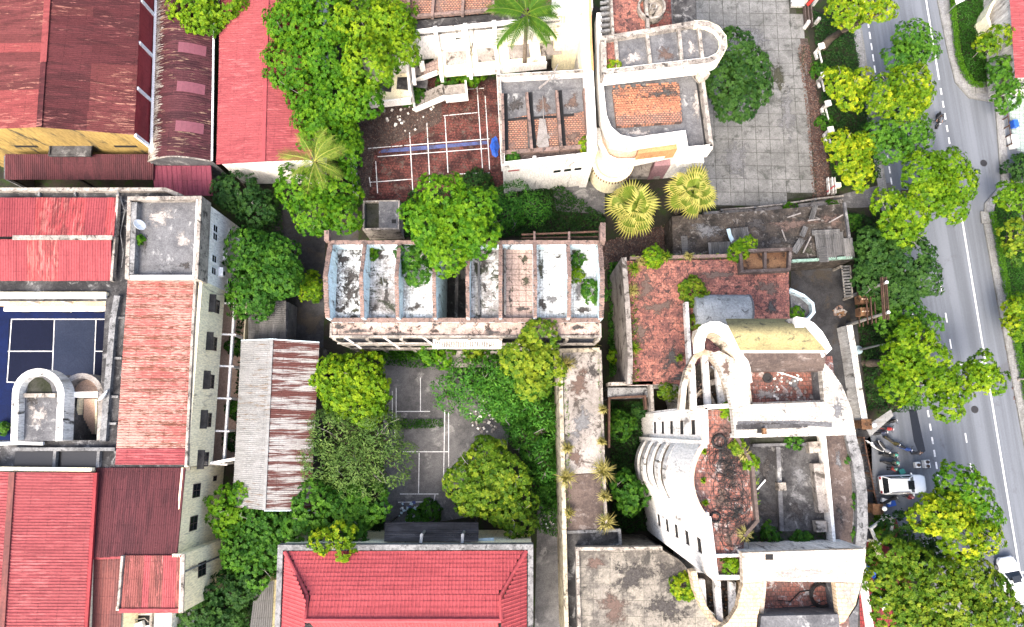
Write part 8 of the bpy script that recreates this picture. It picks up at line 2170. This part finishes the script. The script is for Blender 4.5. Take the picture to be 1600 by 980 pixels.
    # face
    f = MB(); f.box((h[0] + .10, 0, h[2] - .02), (.03, .022, .035)); f.box((h[0] + .092, .03, h[2] + .015), (.01, .02, .01)); f.box((h[0] + .092, -.03, h[2] + .015), (.01, .02, .01)); f.box((h[0] + .09, 0, h[2] - .06), (.01, .04, .01))
    build0(f, 'face', skin, R_)
    if helmet:
        hm = MB(); hm.lathe((h[0] - .01, 0, h[2] + .0), [(.145, -.04), (.15, .02), (.135, .09), (.09, .14), (.01, .16)], 16); hm.box((h[0] + .15, 0, h[2] - .0), (.09, .17, .015), 0, 0, 0, .2)
        build0(hm, 'helmet', pm('helmet_%.2f_%.2f_%.2f' % helmet, helmet, .35), R_, True)
    return R_
dk = (.03, .032, .04)
motorbike('black motorbike riding up the road with a dark clad rider', 1466, 188, -1.75 + math.pi * 0, (.02, .02, .022), 'black_paint')
person('rider in black jacket and dark helmet on the moving motorbike', 1467, 186, -1.75, (.02, .022, .03), (.025, .025, .03), 'ride', (.03, .03, .035), .02)
motorbike('black motorbike parked nearest the grey sheet canopy', 1389, 660, .35, (.02, .02, .022), 'black_paint')
motorbike('dark motorbike with blue fairing beside the brown gate pier', 1374, 677, .15, (.05, .06, .10), 'navy_paint')
motorbike('dark motorbike with yellow trim angled toward the road', 1394, 690, -.6, (.10, .085, .03), 'olive_paint')
motorbike('white scooter with black seat by the rusty rail fence', 1366, 697, 2.55, (.78, .78, .78), 'white_paint')
motorbike('dark motorbike of the rider in the upper green helmet', 1389, 712, -.15, (.03, .03, .03), 'black_paint')
motorbike('dark motorbike of the rider in the lower green helmet', 1391, 724, -.2, (.03, .03, .03), 'black_paint')
motorbike('dark scooter beside the white car, next to the red jacket', 1390, 781, .4, (.04, .04, .05), 'black_paint')
motorbike('red motorbike between the canopy and the yellow trimmed bike', 1383, 669, -.2, (.45, .05, .05), 'red_paint')
motorbike('silver motorbike behind the white scooter', 1381, 700, -.9, (.45, .46, .48), 'silver_paint')
motorbike('blue motorbike at the road side of the riders', 1412, 700, -.4, (.06, .12, .40), 'blue_paint')
gh = (.10, .42, .30)
person('motorbike rider in dark clothes with upper green helmet', 1396, 711, -.15, (.05, .07, .06), dk, 'ride', gh)
person('motorbike rider in dark clothes with lower green helmet', 1398, 723, -.2, (.06, .08, .07), dk, 'ride', gh)
person('person in red shirt standing behind the green helmet riders', 1393, 733, .5, (.48, .06, .05), dk, 'stand', (.12, .30, .22))
person('person in bright red jacket beside the white car', 1420, 776, 2.6, (.55, .04, .06), (.04, .04, .05), 'stand', (.40, .16, .18))
person('person in dark clothes bending at the edge of the road', 1431, 708, .1, dk, (.05, .05, .06), 'bend')
tag(MB().box(P(1409, 737, .3), (.42, .42, .5), .4).box(P(1409, 737, .58), (.46, .46, .06), .4).build('delivery_box', pm('teal_box', (.04, .32, .26), .5)), 'teal green delivery box on the ground near the riders', 'box')
vc = thing('vendor_cart', 'small white vendor cart with two trays at the road edge', 'cart', (*XY(1440, 727, 0), 0))
q = P(1443, 725, .7)
MB().box((q.x + .25, q.y, .70), (.55, .75, .45), .1).build('cabinet', M['metalwhite'], vc); MB().box((q.x - .6, q.y - .1, .60), (.5, .55, .4), .1).build('tray', M['metalwhite'], vc)
for a, b in ((.25, .2), (.25, -.2), (-.6, -.1)): MB().lathe((q.x + a, q.y + b, .98 if a > 0 else .86), [(.16, 0), (.17, .1), (.13, .1), (.12, .02)], 12).build('pan', M['conc_brown'], vc)
for a in (-.3, .6): MB().lathe((q.x + a, q.y - .45, .2), [(.12, -.03), (.2, -.03), (.2, .03), (.12, .03)], 12, axis='Y').build('wheel', M['black'], vc)
tag(MB().box(P(1392, 787, .4), (.8, .5, .35), .2).build('blue_bag', M['tarp_blue']), 'blue bag on the ground beside the lower globe lamp', 'bag')
tag(MB().box(P(1384, 783, .5), (.9, .4, .3), -.3).build('white_sack', M['metalwhite']), 'whitish sack beside the blue bag', 'sack')
# --- transformer poles
tp = thing('transformer_station', 'twin concrete poles carrying crossarms and brown transformers', 'transformer', (*XY(1325, 487, 0), 0))
bA, bB = P(1322, 466, 0), P(1324, 508, 0); hT = 7.8
for b_ in (bA, bB):
    MB().tube([b_, b_ + Vector((0, 0, hT))], [.20, .13], 10).build('pole', M['pole'], tp); MB().lathe(b_ + Vector((0, 0, hT)), [(.15, 0), (.15, .1), (.02, .14)], 10).build('pole_cap', M['metalwhite'], tp)
for z in (2.8, 4.4, 5.2, 7.2, 7.5):
    for dx in (-.18, .18): MB().bar((bA.x + dx, bA.y + .6, z), (bB.x + dx, bB.y - .6, z), .09, .12).build('crossarm', M['rustmetal'], tp)
for t, z in ((.28, 3.2), (.72, 3.2)):
    p = bA.lerp(bB, t); MB().box((p.x, p.y, z), (.95, .8, 1.0)).build('transformer', M['rustpan'], tp)
    for k in range(3): MB().lathe((p.x - .25 + .25 * k, p.y, z + .5), [(.07, 0), (.09, .06), (.05, .1), (.09, .14), (.05, .2), (.02, .26)], 8).build('insulator', M['peach'], tp)
MB().box((bA.x + .6, bA.y - .2, 2.2), (.5, .4, .5), .3).build('meter_box', pm('orange_box', (.7, .3, .04)), tp)
def lamp(label, px, py, h, arm, rz, base_plate=False, head=(.9, .35, .14)):
    q = P(px, py, 0); L_ = thing('street_lamp', label, 'street lamp', (q.x, q.y, 0), 'street lamps')
    MB().tube([q, q + Vector((0, 0, h))], [.12, .07], 10).build('pole', M['pole'] if not base_plate else M['metalgrey'], L_)
    d = Vector((math.cos(rz), math.sin(rz), 0)); t = q + Vector((0, 0, h))
    MB().tube([t, t + d * arm * .6 + Vector((0, 0, .35)), t + d * arm + Vector((0, 0, .4))], .045, 8).build('arm', M['metalgrey'], L_)
    c = t + d * (arm + .35) + Vector((0, 0, .38)); MB().box(c, head, rz).box(c + Vector((0, 0, .1)), (head[0] * .7, head[1] * .7, .08), rz).build('lamp_head', M['metalwhite'], L_)
    MB().lathe(q, [(.45, 0), (.45, .06), (.2, .12), (.16, .4)], 14).build('base', M['tarp_pale'] if base_plate else M['pole'], L_)
lamp('slim lamp post rising from the boundary wall beside the ruin', 1341, 547, 5.0, .2, .1, True, (.3, .3, .12))
lamp('street lamp under the lower right olive trees, white head showing', 1405, 966, 8.2, .3, 3.0)
lamp('street lamp reaching in from the right edge above the bough', 1590, 593, 8.0, 1.2, 2.9)
sg_ = thing('white_sign', 'tilted white sign board on the upper right pavement', 'sign', (*XY(1474, 28, 0), 0))
q = P(1476, 24, 0); MB().tube([q, q + Vector((0, 0, 2.4))], .05, 8).build('post', M['metalgrey'], sg_); MB().box(q + Vector((.15, .25, 2.7)), (1.5, .7, .10), .5, 0, .35).build('board', M['metalwhite'], sg_)
# concrete fence piers by the plaza
for i, (px, py) in enumerate(((1274, 84), (1278, 128), (1284, 172), (1288, 212))):
    q = P(px, py, 0); fp_ = thing('fence_pier', ['topmost white fence pier beside the plaza, near the leaning trunk', 'second white fence pier down the plaza edge', 'third white fence pier down the plaza edge', 'lowest white fence pier down the plaza edge'][i], 'pier', (q.x, q.y, 0), 'white piers along the plaza')
    MB().box((q.x, q.y, .75), (.34, .34, 1.5), .2).build('shaft', M['white_worn'], fp_); MB().box((q.x, q.y, 1.55), (.62, .62, .16), .2).build('cap', M['white'], fp_); MB().box((q.x - .2, q.y - .5, .5), (.22, .9, .3), .2).build('seat_slab', M['white_worn'], fp_)
    MB().bar((q.x, q.y - .3, .9), (q.x + .2, q.y - 1.6, .9), .12, .18).build('rail', M['white_worn'], fp_)
gt = thing('red_white_gate', 'red and white gate frames at the top of the plaza edge', 'gate', (*XY(1262, 25, 0), 0))
MB().bar(P(1262, 8, 1.2), P(1275, -6, 2.2), .3, .35).build('red_beam', pm('red_enamel', (.55, .03, .02)), gt)
for dx in (0, 5, 10): MB().bar(P(1256 + dx, 8, .6), P(1259 + dx, 42, .6), .1, .5).build('rail', M['conc_brown'], gt)
for px, py in ((1253, 10), (1256, 45), (1270, 8), (1272, 40)): q = P(px, py, 0); MB().box((q.x, q.y, .7), (.3, .3, 1.4)).build('post', M['white_worn'], gt)
tag(MB().box(P(1246, 3, .5), (1.2, .8, 1.0)).box(P(1246, 3, 1.1), (1.4, 1.0, .12)).build('gate_booth', M['white_worn']), 'small white booth corner at the top edge of the plaza', 'booth')
gr = thing('red_frame_rack', 'red and white iron rack at the lower end of the plaza edge', 'rack', (*XY(1300, 292, 0), 0))
for dx in (0, 6, 10): MB().bar(P(1293 + dx, 278, .9), P(1295 + dx, 303, .9), .10, .5).build('white_bar', M['white_worn'], gr)
MB().bar(P(1292, 300, .9), P(1304, 290, 1.1), .12, .2).build('red_bar', M['redclad'], gr)
MB().box(P(1309, 290, .9), (.5, .5, .5)).build('block', M['cream'], gr)
q = P(1300, 300, 0); MB().box((q.x, q.y, .5), (.1, .1, 1.0)).build('leg', M['redclad'], gr)
# pavement box, tree props, kerb blocks
for i, (px, py, rz) in enumerate(((1532, 137, -.05), (1541, 340, .0))):
    b_ = thing('pavement_hatch', ['grey hatch slab at the upper pavement corner', 'grey hatch slab at the lower pavement corner'][i], 'hatch', P(px, py, .14)); MB().box(P(px, py, .20), (1.1, 1.3, .14), rz).build('slab', M['kerb'], b_); MB().box(P(px, py, .28), (.7, .9, .04), rz).build('lid', M['pavement'], b_)
for i, (px, py, s) in enumerate(((1521, 85, 'upper'), (1572, 378, 'lower'))):
    q = P(px, py, 0); pr = thing('tree_props', f'crossed timber tree props in the {s} park strip', 'tree props', q)
    for a in (0, 2.1, 4.2): MB().tube([q + Vector((math.cos(a) * .7, math.sin(a) * .7, 0)), q + Vector((math.cos(a) * .1, math.sin(a) * .1, 1.7))], .04, 6).build('prop', M['deadwood'], pr)
    for a in (0, 2.1, 4.2): MB().tube([q + Vector((math.cos(a) * .42, math.sin(a) * .42, .9)), q + Vector((math.cos(a + 2.1) * .42, math.sin(a + 2.1) * .42, .9))], .035, 6).build('tie', M['deadwood'], pr)
# house at the right edge
rh = thing('red_roof_house', 'house with red metal roof at the top right corner', 'house', (*XY(1600, 60, 4), 0))
sheet_roof(rh, P(1573, -60, 4.6), P(1586, 122, 4.6), P(1700, 118, 5.4), P(1690, -60, 5.4), M['pink'], 1.0, 1, .25)
MB().prism(PL([(1577, -60), (1589, 120), (1700, 118), (1690, -60)], 4.4), 0, 4.4).build('wall', M['white_worn'], rh)
cv = thing('curved_cream_wall', 'curved cream wall with dark opening beside the red roof house', 'wall', (*XY(1550, 25, 0), 0))
MB().wallpath(PL([(1560, -5), (1550, 8), (1543, 25), (1548, 42)], 2.0), .3, 0, 2.0).build('wall', M['cream'], cv); MB().prism(PL([(1558, 5), (1572, 5), (1574, 40), (1556, 38)], .5), 0, .5).build('floor', M['conc_grey'], cv)
tag(MB().box(P(1579, 85, 2.0), (.3, 3.2, .06), .12).build('blue_awning', M['tarp_pale']), 'pale blue awning along the red roof house', 'awning')
fs_ = thing('iron_side_fence', 'rusty low fence beside the tiled forecourt', 'fence', (*XY(1578, 190, 0), 0))
for k in range(5): q = P(1573 + 2.0 * k, 168 + 14 * k, .9); MB().box((q.x, q.y, .5), (.1, .1, 1.0)).build('post', M['rustmetal'], fs_)
for z in (.4, .9): MB().bar(P(1573, 168, z), P(1581, 226, z), .06, .06).build('rail', M['rustmetal'], fs_)
tag(MB().box(P(1585, 194, .5), (.5, .8, .6), .1).build('blue_crate', M['tarp_blue']), 'small blue crate beside the tiled forecourt', 'crate')
tag(MB().box(P(1583, 222, .5), (.7, 1.4, .7), .1).build('white_cabinet', M['metalwhite']), 'white cabinet below the blue crate', 'cabinet')
# shop at lower right
sh = thing('street_stall', 'white framed stall with red roof beside the lower gate pier', 'stall', (*XY(1385, 840, 0), 0))
fr = PL([(1362, 826), (1388, 806), (1396, 812), (1392, 842), (1372, 850)], 2.8)
MB().wallpath(fr, .2, 2.5, 2.8, closed=True).build('roof_frame', M['white'], sh)
MB().prism(PL([(1372, 832), (1394, 818), (1400, 848), (1380, 858)], 2.4), 2.3, 2.4).build('red_roof', M['redclad'], sh)
for x, y_ in fr: MB().box((x, y_, 1.25), (.14, .14, 2.5)).build('post', M['white'], sh)
MB().wallpath(PL([(1372, 846), (1376, 866), (1390, 880)], 1.6), .25, 0, 1.6).build('side_wall', M['cream'], sh)
tag(MB().wallpath(PL([(1351, 880), (1356, 930), (1366, 1000)], 1.2), .25, 0, 1.2).build('low_white_wall', M['white']), 'low white wall between the ruin and the red paving', 'wall')
for i, (px, py, w, rz, l) in enumerate(((1364, 897, 2.0, -.9, 'blue tarpaulin folded on the upper red paving'), (1375, 937, 1.6, -.8, 'blue tarpaulin strip on the lower red paving'))):
    q = P(px, py, .7); tag(MB().add([(q.x + math.cos(rz) * w * (t / 6 - .5) * 1 - math.sin(rz) * s * .28, q.y + math.sin(rz) * w * (t / 6 - .5) + math.cos(rz) * s * .28, .55 + .12 * math.sin(t * 2.1 + s)) for t in range(7) for s in (-1, 1)], [(2 * t, 2 * t + 1, 2 * t + 3, 2 * t + 2) for t in range(6)]).build('tarpaulin', M['tarp_blue']), l, 'tarpaulin')
motorbike('red and white scooter parked at the top of the red paving', 1361, 876, -.5, (.55, .10, .10), 'red_paint')
for i, (px, py) in enumerate(((1389, 941), (1384, 951))):
    tag(MB().box(P(px, py, .5), (.5, .45, .5), .3 * i).box(P(px, py, .8), (.55, .5, .06), .3 * i).build('white_bin', M['metalwhite']), ['upper white bin on the red paving', 'lower white bin on the red paving'][i], 'bin')
person('person in orange red top under the lower olive trees', 1402, 972, 1.0, (.6, .12, .05), dk, 'stand')
# blue tarp at the tile bay wing and rubble
q = P(773, 226, .6)
bm = MB(); rng_ = random.Random(4); rings_ = [[(q.x, q.y, .8)]]
for r_ in (1, 2, 3, 4):
    rings_.append([(q.x + math.cos(a) * r_ * .12 * rng_.uniform(.75, 1.25), q.y + math.sin(a) * r_ * .26 * rng_.uniform(.75, 1.25), max(.05, .85 - .2 * r_ + rng_.uniform(-.14, .14))) for a in (6.2832 * k / 14 for k in range(14))])
bm.add([p for r_ in rings_ for p in r_], [(0, 1 + k, 1 + (k + 1) % 14) for k in range(14)] + [(1 + 14 * r_ + k, 1 + 14 * (r_ + 1) + k, 1 + 14 * (r_ + 1) + (k + 1) % 14, 1 + 14 * r_ + (k + 1) % 14) for r_ in range(3) for k in range(14)])
tag(bm.build('tarpaulin', M['tarp_blue']), 'crumpled bright blue tarpaulin at the foot of the tile bay wing', 'tarpaulin')
def rubble(label, px, py, z, rpx, n, mats=('brickwall', 'conc_pale', 'rustpan'), seed=1):
    rg_ = random.Random(seed); c = P(px, py, z); k = mpp(z, py); mb = MB()
    for i in range(n):
        a, r = rg_.uniform(0, 6.28), rpx * k * math.sqrt(rg_.random()); s = rg_.uniform(.08, .26) * (.55 if z > 10 else 1)
        mb.box((c.x + math.cos(a) * r, c.y + math.sin(a) * r, z + s * .3), (s * 1.3, s, s * .7), rg_.uniform(0, 3), rg_.randrange(3), rg_.uniform(-.4, .4))
    o = mb.build('rubble', [M[m_] for m_ in mats]); o['label'] = label; o['category'] = 'rubble'; o['kind'] = 'stuff'
rubble('brick rubble in the dark yard, upper heap', 1311, 487, .01, 9, 60, seed=2)
rubble('brick rubble in the dark yard, lower heap', 1320, 535, .01, 9, 60, seed=3)
rubble('pale rubble along the court edge', 760, 650, .02, 26, 90, ('conc_pale', 'conc_grey', 'white'), 4)
rubble('broken bits on the sunken red floor', 1228, 614, 21.61, 34, 90, ('conc_pale', 'white', 'brickwall'), 5)
rubble('white plaster bits on the leaf litter', 640, 170, .06, 40, 60, ('white', 'conc_pale', 'leaflitter'), 6)
rubble('debris in the pergola drum', 1098, 615, 19.8, 20, 60, seed=7)
rubble('debris in the south pergola drum', 1128, 935, 19.8, 20, 60, seed=8)
rubble('blue and white litter by the lower end of the court', 640, 798, .02, 18, 50, ('tarp_pale', 'metalwhite', 'bluetile'), 9)
rubble('trash along the grey alley beside the long flat block', 856, 815, .02, 12, 40, ('metalwhite', 'conc_pale', 'deadwood'), 10)

# ------------------------------------------------------------------ grime on flat surfaces (ragged stains lying on them)
for k, (obj_, px, py, rx, ry, z, mt) in enumerate((
    (K, 250, 340, 30, 14, 9.25, 'conc_pale'), (K, 285, 375, 14, 12, 9.25, 'conc_pale'), (K, 290, 415, 12, 6, 9.25, 'soot'), (K, 225, 380, 8, 14, 9.25, 'soot'), (K, 260, 420, 26, 8, 9.25, 'conc_grey'), (K, 60, 650, 14, 22, 8.9, 'conc_pale'), (K, 50, 625, 10, 12, 8.9, 'soot'),
    (Hw, 905, 600, 16, 30, 7.2, 'conc_brown'), (Hw, 910, 660, 18, 30, 7.2, 'conc_grey'), (Hw, 900, 715, 14, 20, 7.2, 'conc_brown'), (Hw, 925, 580, 10, 16, 7.2, 'soot'),
    (Lb, 990, 900, 40, 24, 8.2, 'soot'), (Lb, 1050, 900, 30, 26, 8.2, 'soot'), (Lb, 960, 950, 30, 24, 8.2, 'conc_brown'), (Lb, 1040, 950, 34, 22, 8.2, 'soot'), (Lb, 930, 880, 14, 14, 8.2, 'conc_brown'),
    (Te, 1010, 450, 14, 24, 7.6, 'conc_brown'), (Te, 1050, 560, 18, 24, 7.6, 'soot'), (Te, 1030, 480, 26, 14, 7.6, 'conc_brown'), (Te, 1200, 450, 22, 16, 7.6, 'conc_brown'), (Te, 1120, 430, 34, 10, 7.6, 'conc_brown'), (Te, 1000, 520, 14, 26, 7.6, 'conc_brown'), (Te, 1205, 480, 14, 14, 7.6, 'soot'), (Te, 1060, 590, 16, 10, 7.6, 'soot'),
    (Rg, 1090, 160, 10, 24, 8.6, 'conc_pale'), (Rg, 1000, 208, 34, 5, 8.6, 'conc_pale'), (Rg, 1040, 145, 30, 10, 9.15, 'soot'), (Rg, 990, 90, 16, 14, 11.05, 'conc_pale'), (Rg, 1040, 85, 16, 12, 11.05, 'conc_brown'), (Rg, 1080, 75, 8, 14, 11.05, 'conc_pale'),
    (Gb, 805, 165, 14, 14, 7.9, 'soot'), (Gb, 850, 165, 12, 18, 7.9, 'conc_brown'), (Gb, 895, 160, 12, 14, 7.9, 'conc_brown'), (Gb, 850, 215, 12, 12, 7.88, 'conc_pale'), (Gb, 895, 215, 10, 12, 7.88, 'conc_brown'),
    (plaza, 1150, 250, 26, 30, .085, 'conc_grey'), (plaza, 1230, 180, 16, 40, .085, 'conc_grey'), (plaza, 1180, 60, 24, 16, .085, 'conc_grey'), (plaza, 1215, 120, 14, 30, .085, 'joint'), (plaza, 1255, 90, 8, 30, .085, 'joint'))):
    blotch(obj_, px, py, rx, ry, z + .0004 * (k % 5), mt, seed=400 + k)
